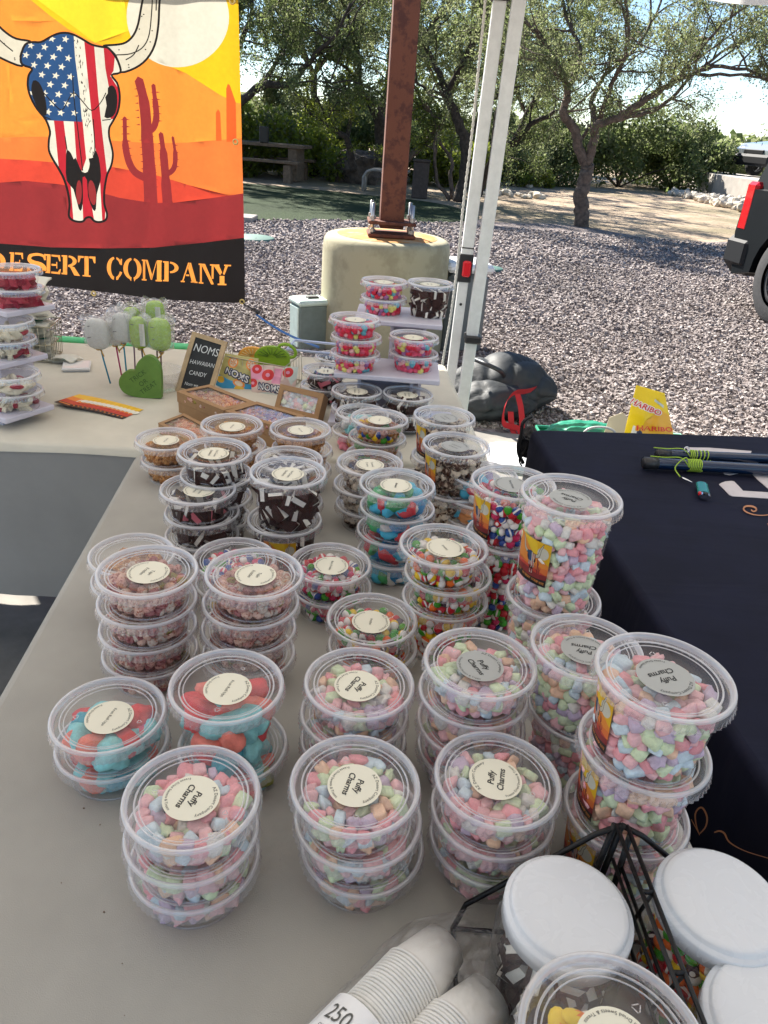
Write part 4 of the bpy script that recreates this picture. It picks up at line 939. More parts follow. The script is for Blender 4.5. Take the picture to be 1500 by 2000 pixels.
# ================================================================ TABLES
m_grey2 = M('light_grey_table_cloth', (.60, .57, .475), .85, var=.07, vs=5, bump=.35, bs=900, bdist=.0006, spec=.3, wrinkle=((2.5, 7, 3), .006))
m_grey = M('grey_table_cloth', (.385, .368, .325), .85, var=.08, vs=4, bump=.4, bs=900, bdist=.0007, spec=.3, wrinkle=((5, 2.2, 3), .005))
m_navy = M('navy_table_cloth', (.0068, .008, .022), .8, var=.2, vs=7, bump=.25, bs=700, bdist=.0006, spec=.2, wrinkle=((1.6, 9, 3), .006))
m_steel = M('grey_leg_steel', (.25, .25, .26), .4, metal=.6)
def cloth_table(label, cor, z0, mat, seed, folds=.004, rip=0, tilt=None, name='folding_table', flare=.05):
    """cor: 4 corners ccw; top sheet and a drape all round"""
    cx = sum(c[0] for c in cor)/4; cyy = sum(c[1] for c in cor)/4; t = thing(name, label, 'table', (cx, cyy, 0)); ZT = .74
    Cc = [Vector((c[0]-cx, c[1]-cyy)) for c in cor]; rr = random.Random(seed); ph = [rr.uniform(0, 6) for _ in range(6)]
    per = []; rad = .018
    for i in range(4):
        a, b_, c = Cc[i-1], Cc[i], Cc[(i+1) % 4]; d0 = (b_-a).normalized(); d1 = (c-b_).normalized()
        p0_, p1_ = b_-d0*rad, b_+d1*rad
        n0, n1 = Vector((d0.y, -d0.x)), Vector((d1.y, -d1.x))
        for k in range(5):
            f_ = k/4; q = p0_*(1-f_)**2+b_*2*f_*(1-f_)+p1_*f_*f_; nn = (n0*(1-f_)+n1*f_).normalized(); per.append((q, nn, 1))
        nx = Cc[(i+1) % 4]; L_ = (nx-b_).length; m = max(8, int(L_/.035)); q0, q1 = b_+d1*rad, nx-d1*rad
        for k in range(1, m): per.append((q0.lerp(q1, k/m), n1, 0))
    prof = [(0, 0), (.004, -.0008), (.008, -.003), (.0115, -.007), (.013, -.014), (.0135, -.03)]
    zz = -.03
    while ZT+zz-.06 > z0: zz -= .06; prof.append((.0135, zz))
    prof.append((.0135, z0-ZT)); n = len(per); b = MB(); vs = []
    for j, (o_, z) in enumerate(prof):
        s_ = 0
        for i, (q, nn, cr) in enumerate(per):
            dep = max(0, -z-.03); a = i/n*2*PI
            w_ = folds*min(1, dep/.2)*(math.sin(a*23+ph[0])+.6*math.sin(a*41+ph[1]+dep*3)+.5*math.sin(a*9+ph[2]))+flare*dep*(.3 if not cr else .5)
            vs.append((q.x+nn.x*(o_+w_), q.y+nn.y*(o_+w_), ZT+z+(rip*math.sin(a*17+ph[3]) if -z > ZT-z0-.01 else 0)))
    fs = [(j*n+i, (j+1)*n+i, (j+1)*n+(i+1) % n, j*n+(i+1) % n) for j in range(len(prof)-1) for i in range(n)]
    b.add(vs, fs, 0, True); b.add(vs[:n], [tuple(range(n))], 0, True)
    b.obj('tablecloth', mat, t)
    for i in range(4):
        q = Cc[i]*.86; g = MB(); g.tube([(q.x, q.y, .004), (q.x, q.y, .72)], .013, 8); g.obj('leg', m_steel, t)
    g = MB(); pts = [(q.x*.985, q.y*.985) for q in Cc]; g.prism(pts, .70, .7385); g.obj('tabletop', M('table_board', (.5, .5, .48), .6), t)
    return t
FT = [(-.352, -.15), (.415, -.07), (.232, 1.475), (-.516, 1.428)]
zd = PY(70, 1157, 1.44).z
tF = cloth_table('long table under smooth grey cloth carrying most of the candy tubs', FT, .12, m_grey, 1)
BT = [(-1.75, 1.372), (.212, 1.514), (.140, 2.262), (-1.82, 2.13)]
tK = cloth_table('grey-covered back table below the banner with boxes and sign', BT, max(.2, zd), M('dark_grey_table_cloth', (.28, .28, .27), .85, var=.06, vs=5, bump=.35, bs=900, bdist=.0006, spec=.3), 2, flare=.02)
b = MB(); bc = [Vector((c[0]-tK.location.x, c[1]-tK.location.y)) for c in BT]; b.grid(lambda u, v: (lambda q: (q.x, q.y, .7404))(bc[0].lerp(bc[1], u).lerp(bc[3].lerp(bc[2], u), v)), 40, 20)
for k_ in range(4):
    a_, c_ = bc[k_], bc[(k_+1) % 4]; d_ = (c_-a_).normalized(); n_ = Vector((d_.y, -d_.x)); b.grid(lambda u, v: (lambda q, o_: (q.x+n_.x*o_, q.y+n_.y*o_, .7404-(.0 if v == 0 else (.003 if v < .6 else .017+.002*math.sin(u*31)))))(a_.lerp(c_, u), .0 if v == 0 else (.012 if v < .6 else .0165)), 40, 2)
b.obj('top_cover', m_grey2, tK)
NT = [(.585, -.35), (1.45, -.22), (1.22, 1.87), (.358, 1.752)]
tN = cloth_table('navy-covered table with printed white letters on the right', NT, .05, m_navy, 3, folds=.008, flare=.06)
# bright green hem at the far edge of the back table
b = MB(); pa, pb_ = Vector((-1.80, 2.150, .744)), Vector((-.585, 2.232, .744))
for k in range(0): pass
b.tube([tuple(pa.lerp(pb_, k/24)+Vector((0, .010*math.sin(k*.9)*.3, .0))) for k in range(25)], .010, 8); o = b.obj('pool_noodle_edge', M('mint_green_edging', (.22, .80, .42), .6, tl=.3)); tag(o, 'thin bright green strip lying along the far table edge', 'strip')
# white lettering printed on the navy cloth
m_nprint = M('pale_print', (.60, .55, .55), .75, var=.05, vs=30); m_scr = M('copper_print', (.50, .22, .10), .7)
def n2w(X, Y): p = PZ(1180+X/4.6875, 820+Y/4.6875, .742); return (p.x, p.y)
SH = [[(735, 250), (840, 252), (960, 254), (1150, 268), (1350, 285), (1345, 300), (1310, 313), (1100, 312), (940, 304), (765, 290), (762, 262)],
      [(1180, 315), (1330, 385), (1395, 386), (1300, 318)], [(1385, 385), (1425, 415), (1330, 470), (1150, 502), (1105, 495), (1068, 452), (1220, 440)],
      [(1345, 482), (1420, 485), (1640, 500), (1640, 760), (1500, 625), (1400, 540)],
      [(1052, 588), (1075, 575), (1110, 562), (1165, 557), (1190, 562), (1230, 602), (1272, 648), (1500, 662), (1700, 668), (1700, 725), (1500, 717), (1175, 696), (1145, 684), (1100, 636)]]
for s_ in SH:
    P = [n2w(*q) for q in s_]; b = MB()
    if sum((P[i][0]*P[(i+1) % len(P)][1]-P[(i+1) % len(P)][0]*P[i][1]) for i in range(len(P))) < 0: P = P[::-1]
    b.prism(P, .7405, .7418, f=lambda x, y, z: (x-tN.location.x, y-tN.location.y, z)); b.obj('printed_letter', m_nprint, tN)
def scrawl(pts, w_, f3, par, nm='printed_scroll'):
    pts = smooth_pts(pts, False, 6); b = MB(); n = len(pts)
    for k in range(n-1):
        ww = w_*(.45+.55*math.sin(PI*min(1, (k+1)/n*1.15+.1))); 
        for poly in stroke(pts[k:k+2], [ww, ww], cap=False): b.add([f3(*q) for q in poly], [(0, 1, 2, 3)])
    return b.obj(nm, m_scr, par)
fN = lambda X, Y: tuple(PZ(1180+X/4.6875, 820+Y/4.6875, .7425)-Vector(tN.location))
scrawl([(1345, 822), (1365, 838), (1392, 828), (1385, 805), (1345, 790), (1295, 792), (1276, 815), (1300, 842), (1365, 866), (1440, 874), (1510, 866), (1580, 830)], 17, fN, tN)
scrawl([(1500, 945), (1520, 985), (1560, 990)], 14, fN, tN)
nl0, nl1 = Vector((.358, 1.752, 0)), Vector((.585, -.35, 0)); nd = (nl1-nl0).normalized(); nn_ = Vector((-nd.y, nd.x, 0)); nn_ = nn_ if nn_.x < 0 else -nn_
def fD(X, Y):
    p = PP(X, Y, nl0+nn_*.045, nn_); return tuple(p-Vector(tN.location))
scrawl([(1367, 1628), (1378, 1615), (1381, 1597), (1374, 1580), (1366, 1578), (1358, 1590), (1360, 1612), (1366, 1630), (1364, 1626), (1350, 1600)], 3.5, fD, tN)
scrawl([(1395, 1626), (1405, 1623), (1415, 1628), (1425, 1645), (1455, 1662), (1500, 1676)], 3.5, fD, tN)
# ================================================================ CANDY SHAPES (about 1 unit across)
def rcube(n=3, k=3.2, sc=(1, 1, 1), amp=.1, seed=0):
    r = np.random.default_rng(seed); V = []; idx = {}; T = []
    def vid(p):
        key = tuple(np.round(p, 5))
        if key not in idx: idx[key] = len(V); V.append(p)
        return idx[key]
    for ax in range(3):
        for s_ in (-1, 1):
            g = np.linspace(-1, 1, n+1); ids = [[None]*(n+1) for _ in range(n+1)]
            for i in range(n+1):
                for j in range(n+1):
                    p = np.zeros(3); p[ax] = s_; p[(ax+1) % 3] = g[i]; p[(ax+2) % 3] = g[j]; ids[i][j] = vid(p)
            for i in range(n):
                for j in range(n):
                    a, b_, c, d = ids[i][j], ids[i+1][j], ids[i+1][j+1], ids[i][j+1]
                    q = [(a, b_, c), (a, c, d)]
                    T += q if s_ > 0 else [x[::-1] for x in q]
    V = np.array(V); nrm = (np.abs(V)**k).sum(1)**(1/k); V = V/nrm[:, None]
    w_ = r.normal(size=(3, 3))*amp; ph = r.uniform(0, 6, 3); d = 1+amp*np.sin(V@w_.T*25*.5+ph).sum(1)*.5+r.normal(size=len(V))*amp*.10
    return V*d[:, None]*.5*np.array(sc), np.array(T), np.zeros(len(T), int)
def uvball(n=9, m=6, amp=.0, seed=0, sc=(1, 1, 1), two=None):
    r = np.random.default_rng(seed); V = [(0, 0, 1)]
    for j in range(1, m):
        a = PI*j/m
        for i in range(n): t = 2*PI*i/n; V.append((math.sin(a)*math.cos(t), math.sin(a)*math.sin(t), math.cos(a)))
    V.append((0, 0, -1)); V = np.array(V); T = []; mi = []
    for i in range(n): T.append((0, 1+i, 1+(i+1) % n)); mi.append(0)
    for j in range(m-2):
        for i in range(n):
            a, b_ = 1+j*n+i, 1+j*n+(i+1) % n; c, d = a+n, b_+n; T += [(a, c, d), (a, d, b_)]; q = j+1; mi += [q, q]
    L_ = len(V)-1
    for i in range(n): T.append((L_, 1+(m-2)*n+(i+1) % n, 1+(m-2)*n+i)); mi.append(m-1)
    mi = np.array(mi); w_ = r.normal(size=(4, 3))*2.2; ph = r.uniform(0, 6, 4)
    d = 1+amp*(np.sin(V@w_.T+ph).sum(1)*.45)+r.normal(size=len(V))*amp*.35
    m2 = (two(mi, m) if two else np.zeros(len(T), int))
    return V*d[:, None]*.5*np.array(sc), np.array(T), m2
def bx3(sc, layers=1, seed=0, jit=.03, thin=.2):
    """stacked slabs: slot 0 outer, 1 middle"""
    r = np.random.default_rng(seed); zs = [-.5, -.5+thin, .5-thin, .5] if layers == 3 else [-.5, .5]; V = []; T = []; mi = []
    for k in range(len(zs)-1):
        o = len(V); g = .03 if (layers == 3 and k == 1) else 0
        for z in (zs[k], zs[k+1]):
            for x, y in ((-.5, -.5), (.5, -.5), (.5, .5), (-.5, .5)): V.append(((x*(1-g))*sc[0]+r.normal()*jit, y*(1-g)*sc[1]+r.normal()*jit, z*sc[2]+r.normal()*jit*.3))
        for q in ((0, 3, 2, 1), (4, 5, 6, 7), (0, 1, 5, 4), (1, 2, 6, 5), (2, 3, 7, 6), (3, 0, 4, 7)):
            T += [(o+q[0], o+q[1], o+q[2]), (o+q[0], o+q[2], o+q[3])]; mi += [1 if (layers == 3 and k == 1) else 0]*2
    return np.array(V), np.array(T), np.array(mi)
def corn():
    V, T, mi = uvball(10, 8, 0, 0, (.62, .42, 1.15)); z = V[:, 2]/.575; k = .62+.38*(-z*.5+.5)*1.1; V[:, 0] *= k*1.15; V[:, 1] *= k
    c = V[T][:, :, 2].mean(1); return V, T, np.where(c < -.12, 0, np.where(c < .28, 1, 2))
TM = dict(
 marsh=[rcube(4, 5.5, (.95, .9, .85), .10, 1), rcube(4, 4.2, (1.15, .8, .8), .14, 2), rcube(4, 7, (.9, .85, 1.0), .08, 3), rcube(4, 3.2, (1.1, 1.0, .62), .2, 4), rcube(4, 6, (.75, .78, 1.2), .11, 5), rcube(4, 3.6, (1.2, .95, .7), .26, 6), rcube(4, 8, (1, .75, .85), .09, 7)],
 marshlo=[rcube(3, 5, (1, .95, .85), .14, 11), rcube(3, 4, (1.15, .8, .8), .18, 12), rcube(3, 5, (.9, .9, 1.05), .12, 13), rcube(3, 3.4, (1.15, 1.0, .65), .2, 14)],
 chunk=[rcube(4, 2.9, (1.25, .95, .6), .16, 21), rcube(4, 2.6, (1.0, 1.1, .7), .2, 22), rcube(4, 3.6, (1.35, .75, .6), .15, 23), rcube(4, 3.0, (1.05, .9, .85), .22, 24)],
 skit=[uvball(10, 7, .03, 31, (1, 1, .9), lambda q, m: (q >= 4).astype(int)), uvball(10, 7, .06, 32, (1.05, .95, .85), lambda q, m: (q == 3).astype(int)), uvball(10, 7, .08, 33, (.95, 1.05, .95), lambda q, m: (q >= 4).astype(int)), uvball(10, 7, .03, 34, (1, 1, .95), lambda q, m: (q >= 6).astype(int))],
 puffball=[uvball(9, 6, .14, 41), uvball(9, 6, .2, 42, (1.1, .9, .9)), uvball(9, 6, .18, 43, (.9, 1, 1.1), lambda q, m: (q >= 4).astype(int))],
 cluster=[uvball(11, 8, .2, 51), uvball(11, 8, .26, 52, (1.1, .95, .9)), uvball(11, 8, .24, 53, (.95, 1.05, .9))],
 sandw=[bx3((1.05, .95, .8), 3, 61, .03, .24), bx3((1.0, .9, .72), 3, 62, .04, .26), bx3((1.15, .8, .7), 3, 63, .03, .28)],
 disc=[uvball(14, 6, .03, 71, (1.1, 1.1, .42))], wedge=[bx3((1.2, .8, .45), 1, 72, .12), bx3((1.0, 1.0, .4), 1, 73, .16)], corn=[corn()],
 stick=[bx3((1.3, .35, .22), 1, 75, .05), bx3((1.1, .4, .25), 1, 76, .06)])
def cm(n, c, rough=.75, **k): return M('candy_'+n, tuple(min(.88, x*1.0) for x in rgb(*c)), rough, spec=.25, **k)
mk = dict(var=.08, vs=260, bump=.7, bs=520, bdist=.0010, sss=0)
CP = dict(pink=cm('pink', (248, 190, 193), **mk), rose=cm('rose', (240, 166, 172), **mk), orange=cm('peach', (246, 200, 170), **mk), green=cm('mint', (216, 230, 192), **mk), blue=cm('pale_blue', (208, 224, 232), **mk), lav=cm('lavender', (206, 186, 206), **mk), white=cm('white', (226, 222, 214), **mk))
CS = dict(red=cm('skit_red', (196, 30, 44), .35), green=cm('skit_green', (64, 156, 36), .35), yellow=cm('skit_yellow', (246, 200, 24), .35), orange=cm('skit_orange', (240, 110, 30), .35), purple=cm('skit_purple', (70, 40, 60), .35), blue=cm('skit_blue', (44, 76, 150), .35), mag=cm('skit_magenta', (206, 46, 96), .35), w=cm('skit_white', (238, 232, 226), .8, bump=.4, bs=500, bdist=.0005))
CF = dict(coral=cm('coral', (224, 84, 86), .5, var=.12, vs=90, bump=.6, bs=300, bdist=.0015), salmon=cm('salmon', (242, 136, 120), .5, var=.1, vs=90, bump=.6, bs=300), teal=cm('teal', (144, 212, 214), .55, var=.14, vs=80, bump=.6, bs=300), deept=cm('deep_teal', (74, 166, 184), .5, var=.15, vs=80, bump=.6, bs=300), olive=cm('olive', (140, 140, 70), .5, var=.3, vs=80))
CT = dict(a=cm('tajin_a', (206, 158, 148), .9, spot=rgb(140, 60, 50), vs=300, bump=.7, bs=420, bdist=.001), b=cm('tajin_b', (222, 184, 166), .9, spot=rgb(160, 80, 60), vs=280, bump=.7, bs=420), c=cm('tajin_c', (170, 112, 112), .9, spot=rgb(120, 40, 44), vs=300, bump=.7, bs=420), d=cm('tajin_d', (206, 190, 176), .9, spot=rgb(170, 110, 90), vs=260, bump=.7, bs=420), e=cm('tajin_e', (150, 140, 70), .9, spot=rgb(130, 60, 40), vs=300, bump=.7, bs=420))
CB = dict(a=cm('toffee_a', (196, 140, 84), .85, spot=rgb(120, 70, 36), vs=190, bump=.9, bs=330, bdist=.002), b=cm('toffee_b', (170, 112, 62), .85, spot=rgb(216, 176, 130), vs=200, bump=.9, bs=330), w=cm('cream_shell', (216, 200, 178), .85, spot=rgb(70, 38, 22), vs=120, bump=.7, bs=260), ch=cm('choc_brown', (66, 38, 24), .6, spot=rgb(190, 170, 150), vs=130, bump=.5, bs=260))
CC = dict(choc=cm('wafer', (58, 34, 30), .7, var=.2, vs=300, bump=.5, bs=500), cream=cm('ice_cream', (232, 228, 218), .8, bump=.5, bs=400, var=.05, vs=200), pinkc=cm('neapolitan', (220, 120, 130), .8, bump=.5, bs=400), redc=cm('cherry_red', (150, 22, 36), .6))
CA = dict(blue=cm('sky_blue', (78, 184, 214), .6, var=.06, vs=100), dblue=cm('mid_blue', (50, 140, 196), .6), green=cm('leaf_green', (80, 176, 110), .6), white=cm('milk_white', (232, 230, 226), .6), red=cm('strawberry', (220, 74, 84), .6), pink=cm('bubblegum', (238, 140, 160), .6), orange=cm('tangerine', (240, 160, 100), .6), viol=cm('violet', (140, 120, 160), .6))
CN = dict(a=cm('nerd_red', (224, 44, 72), .6, var=.2, vs=400, bump=.8, bs=600), b=cm('nerd_pink', (232, 90, 120), .6, var=.2, vs=400, bump=.8, bs=600), y=cm('nerd_yellow', (226, 214, 120), .6), b2=cm('nerd_blue', (100, 176, 190), .6), v=cm('nerd_violet', (170, 110, 160), .6), w=cm('nerd_rose', (240, 180, 180), .6))
CD = dict(y=cm('corn_yellow', (246, 206, 70), .4), o=cm('corn_orange', (240, 130, 50), .4), w=cm('corn_white', (240, 230, 210), .4))
CW = dict(a=cm('cracker_cream', (214, 206, 184), .8, var=.1, vs=200, bump=.3), b=cm('dusty_rose', (170, 60, 74), .6, var=.12, vs=200), b3=cm('deep_rose', (140, 40, 58), .6), g=cm('lime_disc', (170, 200, 110), .7))
# kind -> (shape key, size, [(weight, name, matA, matB)], packing, piece word)
KIND = dict(
 puff=('marsh', .0131, [(27, 'pink', CP['pink'], None), (15, 'rose pink', CP['rose'], None), (13, 'peach orange', CP['orange'], None), (19, 'pale green', CP['green'], None), (14, 'pale blue', CP['blue'], None), (10, 'lavender', CP['lav'], None), (8, 'white', CP['white'], None)], .90, 'marshmallow'),
 fruit=('chunk', .031, [(24, 'coral red', CF['coral'], None), (16, 'salmon', CF['salmon'], None), (40, 'pale teal', CF['teal'], None), (10, 'deep teal', CF['deept'], None), (4, 'olive', CF['olive'], None)], .66, 'fruit puff'),
 tajin=('puffball', .0142, [(26, 'dusty pink', CT['a'], CT['d']), (24, 'light tan', CT['b'], CT['a']), (20, 'dark pink', CT['c'], CT['d']), (16, 'off white', CT['d'], CT['a']), (5, 'olive', CT['e'], CT['b'])], .82, 'chilli puff'),
 fritt=('skit', .0130, [(18, 'green and white', CS['green'], CS['w']), (18, 'yellow and white', CS['yellow'], CS['w']), (16, 'orange and white', CS['orange'], CS['w']), (18, 'red and white', CS['red'], CS['w']), (9, 'purple and white', CS['purple'], CS['w']), (6, 'white', CS['w'], CS['w'])], .84, 'candy ball'),
 berry=('skit', .0130, [(24, 'red and white', CS['red'], CS['w']), (18, 'green and white', CS['green'], CS['w']), (18, 'blue and white', CS['blue'], CS['w']), (18, 'magenta and white', CS['mag'], CS['w']), (7, 'white', CS['w'], CS['w'])], .84, 'candy ball'),
 cook=('cluster', .021, [(5, 'golden brown', CB['a'], None), (5, 'dark toffee', CB['b'], None)], .84, 'toffee cluster'),
 mottle=('cluster', .019, [(6, 'brown and cream', CB['w'], None), (4, 'chocolate brown', CB['ch'], None)], .84, 'shell ball'),
 sand=('sandw', .0235, [(8, 'dark chocolate', CC['choc'], CC['cream']), (2, 'white-sided', CC['choc'], CC['cream'])], .8, 'sandwich cube'),
 sandp=('sandw', .0235, [(7, 'dark chocolate', CC['choc'], CC['cream']), (3, 'pink-filled', CC['choc'], CC['pinkc'])], .8, 'sandwich cube'),
 air=('chunk', .026, [(26, 'sky blue', CA['blue'], None), (18, 'mid blue', CA['dblue'], None), (16, 'green', CA['green'], None), (14, 'white', CA['white'], None), (18, 'strawberry red', CA['red'], None)], .74, 'taffy puff'),
 airo=('chunk', .024, [(22, 'sky blue', CA['blue'], None), (22, 'orange', CA['orange'], None), (14, 'violet', CA['viol'], None), (14, 'red', CA['red'], None), (12, 'pink', CA['pink'], None), (8, 'white', CA['white'], None)], .74, 'taffy puff'),
 teal=('chunk', .022, [(8, 'teal', CF['teal'], None), (3, 'white', CA['white'], None)], .76, 'taffy puff'), pinks=('chunk', .02, [(6, 'pink', CA['pink'], None), (4, 'tan', CB['a'], None)], .76, 'taffy puff'),
 mix=('skit', .0155, [(14, 'tan', CB['a'], CB['b']), (16, 'rosy tan', CT['a'], CT['d']), (6, 'green', CS['green'], CS['green']), (4, 'yellow', CS['yellow'], CS['yellow']), (2, 'blue', CS['blue'], CS['w'])], .84, 'candy ball'),
 nerds=('cluster', .0135, [(30, 'red', CN['a'], None), (26, 'pink', CN['b'], None), (8, 'yellow', CN['y'], None), (8, 'blue', CN['b2'], None), (10, 'violet', CN['v'], None), (10, 'rose', CN['w'], None)], .86, 'sugar cluster'),
 rose=('wedge', .03, [(6, 'rose', CW['b'], None), (4, 'deep rose', CW['b3'], None)], .7, 'candy slab'),
 discs=('disc', .027, [(8, 'cream', CW['a'], None), (1, 'rose', CW['b'], None)], .6, 'candy disc'),
 sticks=('stick', .03, [(6, 'cream', CW['a'], None), (4, 'dark rose', CW['b3'], None)], .5, 'candy strip'),
 corn=('corn', .024, [(1, 'yellow and orange', CD['y'], CD['o'])], .62, 'candy corn'),
 jaffa=('marshlo', .012, [(3, 'w', CP['white'], None)], .85, 'x'))
SH8, SH16, SH32 = .0400, .0824, .1405
HT = {'8': SH8, '16': SH16, '32': SH32}
RB, RTOP = .0452, .0532
m_tub = clear('clear_tub_plastic', .006, (.993, .993, .993), rough=.07, edge=.42, base=.022)
m_lidc = clear('clear_lid_plastic', .055, (.985, .985, .985), rough=.10, edge=.42, base=.035, crinkle=.05, cs=90)
m_rimc = clear('milky_rim_plastic', .55, (.95, .95, .97), hc=(.95, .95, .97), rough=.09, edge=.6, base=.14)
m_skirt = clear('clear_skirt_plastic', .20, (.96, .96, .97), rough=.06, edge=.7, base=.14)
m_edge = clear('base_edge_plastic', .22, (.95, .95, .97), rough=.06, edge=.7, base=.12)
TUB = {}
for k, s_ in HT.items():
    H = s_+.002; b = MB()
    prof = [(0, -.001), (RB-.006, -.001), (RB-.004, -.0018), (RB-.001, -.0012), (RB, .001)]
    nst = {'8': 3, '16': 5, '32': 8}[k]
    for i in range(1, nst+1): prof.append((RB+(RTOP-RB)*i/nst, .001+(H-.009)*i/nst))
    prof += [(RTOP+.001, H-.0065), (RTOP+.0028, H-.006)]
    b.lathe(prof, 56); nb_ = 56
    b.lathe([(RB-.0012, -.0012), (RB+.0004, -.0004), (RB+.0006, .0012), (RB-.0002, .0022)], 56, m=1); b.lathe([(RTOP+.0002, H-.0085), (RTOP+.0022, H-.0062), (RTOP+.0030, H-.0052)], 56, m=1); TUB[k] = b.mesh('tub', [m_tub, m_edge])
b = MB()
def skirt_ring(H0=0.0):
    n = 112; vs = []; fs = []
    for j, (r, z) in enumerate([(.0600, -.0118), (.0597, -.0085), (.0594, -.0045), (.0588, -.0015)]):
        for i in range(n):
            t_ = 2*PI*i/n; rr = r+(.0010 if i % 2 else -.0010)*(1.2 if j == 0 else .9 if j == 1 else .25); vs.append((rr*math.cos(t_), rr*math.sin(t_), z+(.0012 if (i % 2 and j == 0) else 0)))
    for j in range(3):
        for i in range(n): fs.append((j*n+i, j*n+(i+1) % n, (j+1)*n+(i+1) % n, (j+1)*n+i))
    return vs, fs
vs_, fs_ = skirt_ring(); b.add(vs_, fs_, 2, False)
b.lathe([(.0588, -.0015), (.0588, .0002), (.0582, .0014), (.0572, .002), (.0560, .002), (.0550, .0012), (.0543, -.0008), (.0538, -.0030)], 72, m=1)
b.lathe([(.0538, -.0030), (.0532, -.0036), (.0500, -.0038), (.0494, -.0030), (.0486, -.0024), (.0478, -.0024), (.0472, -.0032), (.0466, -.0040), (.0452, -.0042), (.0448, -.0036), (.0440, -.0036), (.0436, -.0042), (.030, -.0043), (0, -.0043)], 64, m=0)
for rr_, zz_, w_ in ((.0481, -.0021, .0009), (.0443, -.0033, .0006)): b.lathe([(rr_-w_, zz_-.0002), (rr_-w_*.5, zz_+w_*.7), (rr_+w_*.5, zz_+w_*.7), (rr_+w_, zz_-.0002)], 64, m=1)
for (a0, s0) in ((.6, .0032), (3.5, .0026)):
    cx0, cy0 = .0335*math.cos(a0), .0335*math.sin(a0)
    for k0 in range(3):
        t0 = a0+2*PI*k0/3; p0_ = (cx0+s0*math.cos(t0), cy0+s0*math.sin(t0)); p1_ = (cx0+s0*math.cos(t0+1.75), cy0+s0*math.sin(t0+1.75))
        for q0 in stroke([p0_, p1_], [.0007, .0007], cap=False): b.add([(x0, y0_, -.0040) for x0, y0_ in q0], [(0, 1, 2, 3)], 1)
LID = b.mesh('lid', [m_lidc, m_rimc, m_skirt])
m_stick2 = M('shaded_sticker', (.40, .41, .39), .4, spec=.4)  # cream sticker with the dimmer light of its stacks put into the colour
m_stick = M('cream_sticker', (.80, .77, .62), .45, spec=.35); m_ink = M('black_ink', (.012, .012, .012), .5)
STK = {}
def sticker(key, R_=.0247, grey=False):
    if grey:  # same sticker, shade painted into its base colour
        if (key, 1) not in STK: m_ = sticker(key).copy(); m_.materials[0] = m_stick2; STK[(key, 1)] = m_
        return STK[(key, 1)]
    if key in STK: return STK[key]
    mid, bot, bold = dict(puff=(['Puffy', 'Charms'], 'Freeze Dried Sweets & Treats', 1), puff2=(['Puffy', 'Charms'], 'Freeze Dried Snacks', 1), fruit=(['Fruit Roll Ups'], 'Freeze Dried Snacks', 0), tajin=(['Tajin', 'Frittles'], 'Freeze Dried Sweets & Treats', 0),
        fritt=(['Frittles'], 'Freeze Dried Sweets & Treats', 0), berry=(['Berry Frittles'], 'Freeze Dried Sweets & Treats', 0), sand=(['Ice Cream', 'Sandwich'], 'Freeze Dried Sweets & Treats', 0), dud=(['Milk Duds'], 'Freeze Dried Sweets & Treats', 0),
        air=(['Airheads'], 'Freeze Dried Snacks', 1), cc=(['Caramel', 'Creams'], 'Freeze Dried Sweets & Treats', 0), corn=(['Candy Corn'], 'Freeze Dried Sweets & Treats', 0), plain=(['Nerds'], 'Freeze Dried Snacks', 0))[key]
    parts = []; V, T, mi = [], [], []
    n = 40; vv = [(0, 0, 0)]+[(R_*math.cos(2*PI*i/n), R_*math.sin(2*PI*i/n), 0) for i in range(n)]; parts.append((np.array(vv), np.array([(0, 1+i, 1+(i+1) % n) for i in range(n)]), 0))
    f_ = lambda a, b_: (a, b_, .00022); k = R_/.0247
    tx = arc_text('AZ Desert Company', .0042*k, .0212*k, PI/2, True, 1.10, False)+arc_text(bot, .0034*k, .0212*k, -PI/2, False, 1.06)
    if len(mid) == 2:
        tx += text2d(mid[0], .0084*k if bold else .0060*k, (0, .0042*k), 0, bool(bold), .18 if bold else .05, 1.0)+text2d(mid[1], .0084*k if bold else .0060*k, (0, -.0050*k), 0, bool(bold), .18 if bold else .05, 1.0)
    else: tx += text2d(mid[0], .0048*k, (0, 0), 0, bool(bold), 0, 1.0)
    parts += text_parts(tx, f_, 1); STK[key] = join_np(parts, 'sticker', [m_stick, m_ink], False); return STK[key]
glyphs(''.join(sorted(set('AZ Desert Company Freeze Dried Sweets & Treats Snacks Fruit Roll Ups Tajin Frittles Berry Ice Cream Sandwich Milk Duds Caramel Creams Candy Corn Nerds 250cups'))), False)
glyphs(''.join(sorted(set('PuffyCharmsAirheadsNOMSTRICKORTREATHARIBO'))), True)
# small printed picture stuck on the wall of the taller tubs
SA = None; LOGO = {}
def logo_mesh(k, w_=.050, h=.058):
    global SA
    if k in LOGO: return LOGO[k]
    if SA is None: SA = art_layers(False)
    H = HT[k]; z0 = {'16': .008, '32': .038}[k]
    hh = h if k == '32' else .060
    def f_(X, Y):
        z = z0+hh*(1780-Y)/2230; a = ((X-400)/2060)*w_/.05; r = RB+(RTOP-RB)*z/H+.0006; return (r*math.cos(a), r*math.sin(a), z)
    LOGO[k] = art(SA, (-630, -450, 1430, 1780), (22, 8), f_, 'printed_picture', art_mats('_sticker', 0), mk=False); return LOGO[k]
PRNG = random.Random(99)
_mcache = {}
def rnd_rot(r): return Matrix.Rotation(r.uniform(0, 2*PI), 3, 'Z') @ Matrix.Rotation(math.acos(r.uniform(-1, 1)), 3, 'X') @ Matrix.Rotation(r.uniform(0, 2*PI), 3, 'Y')
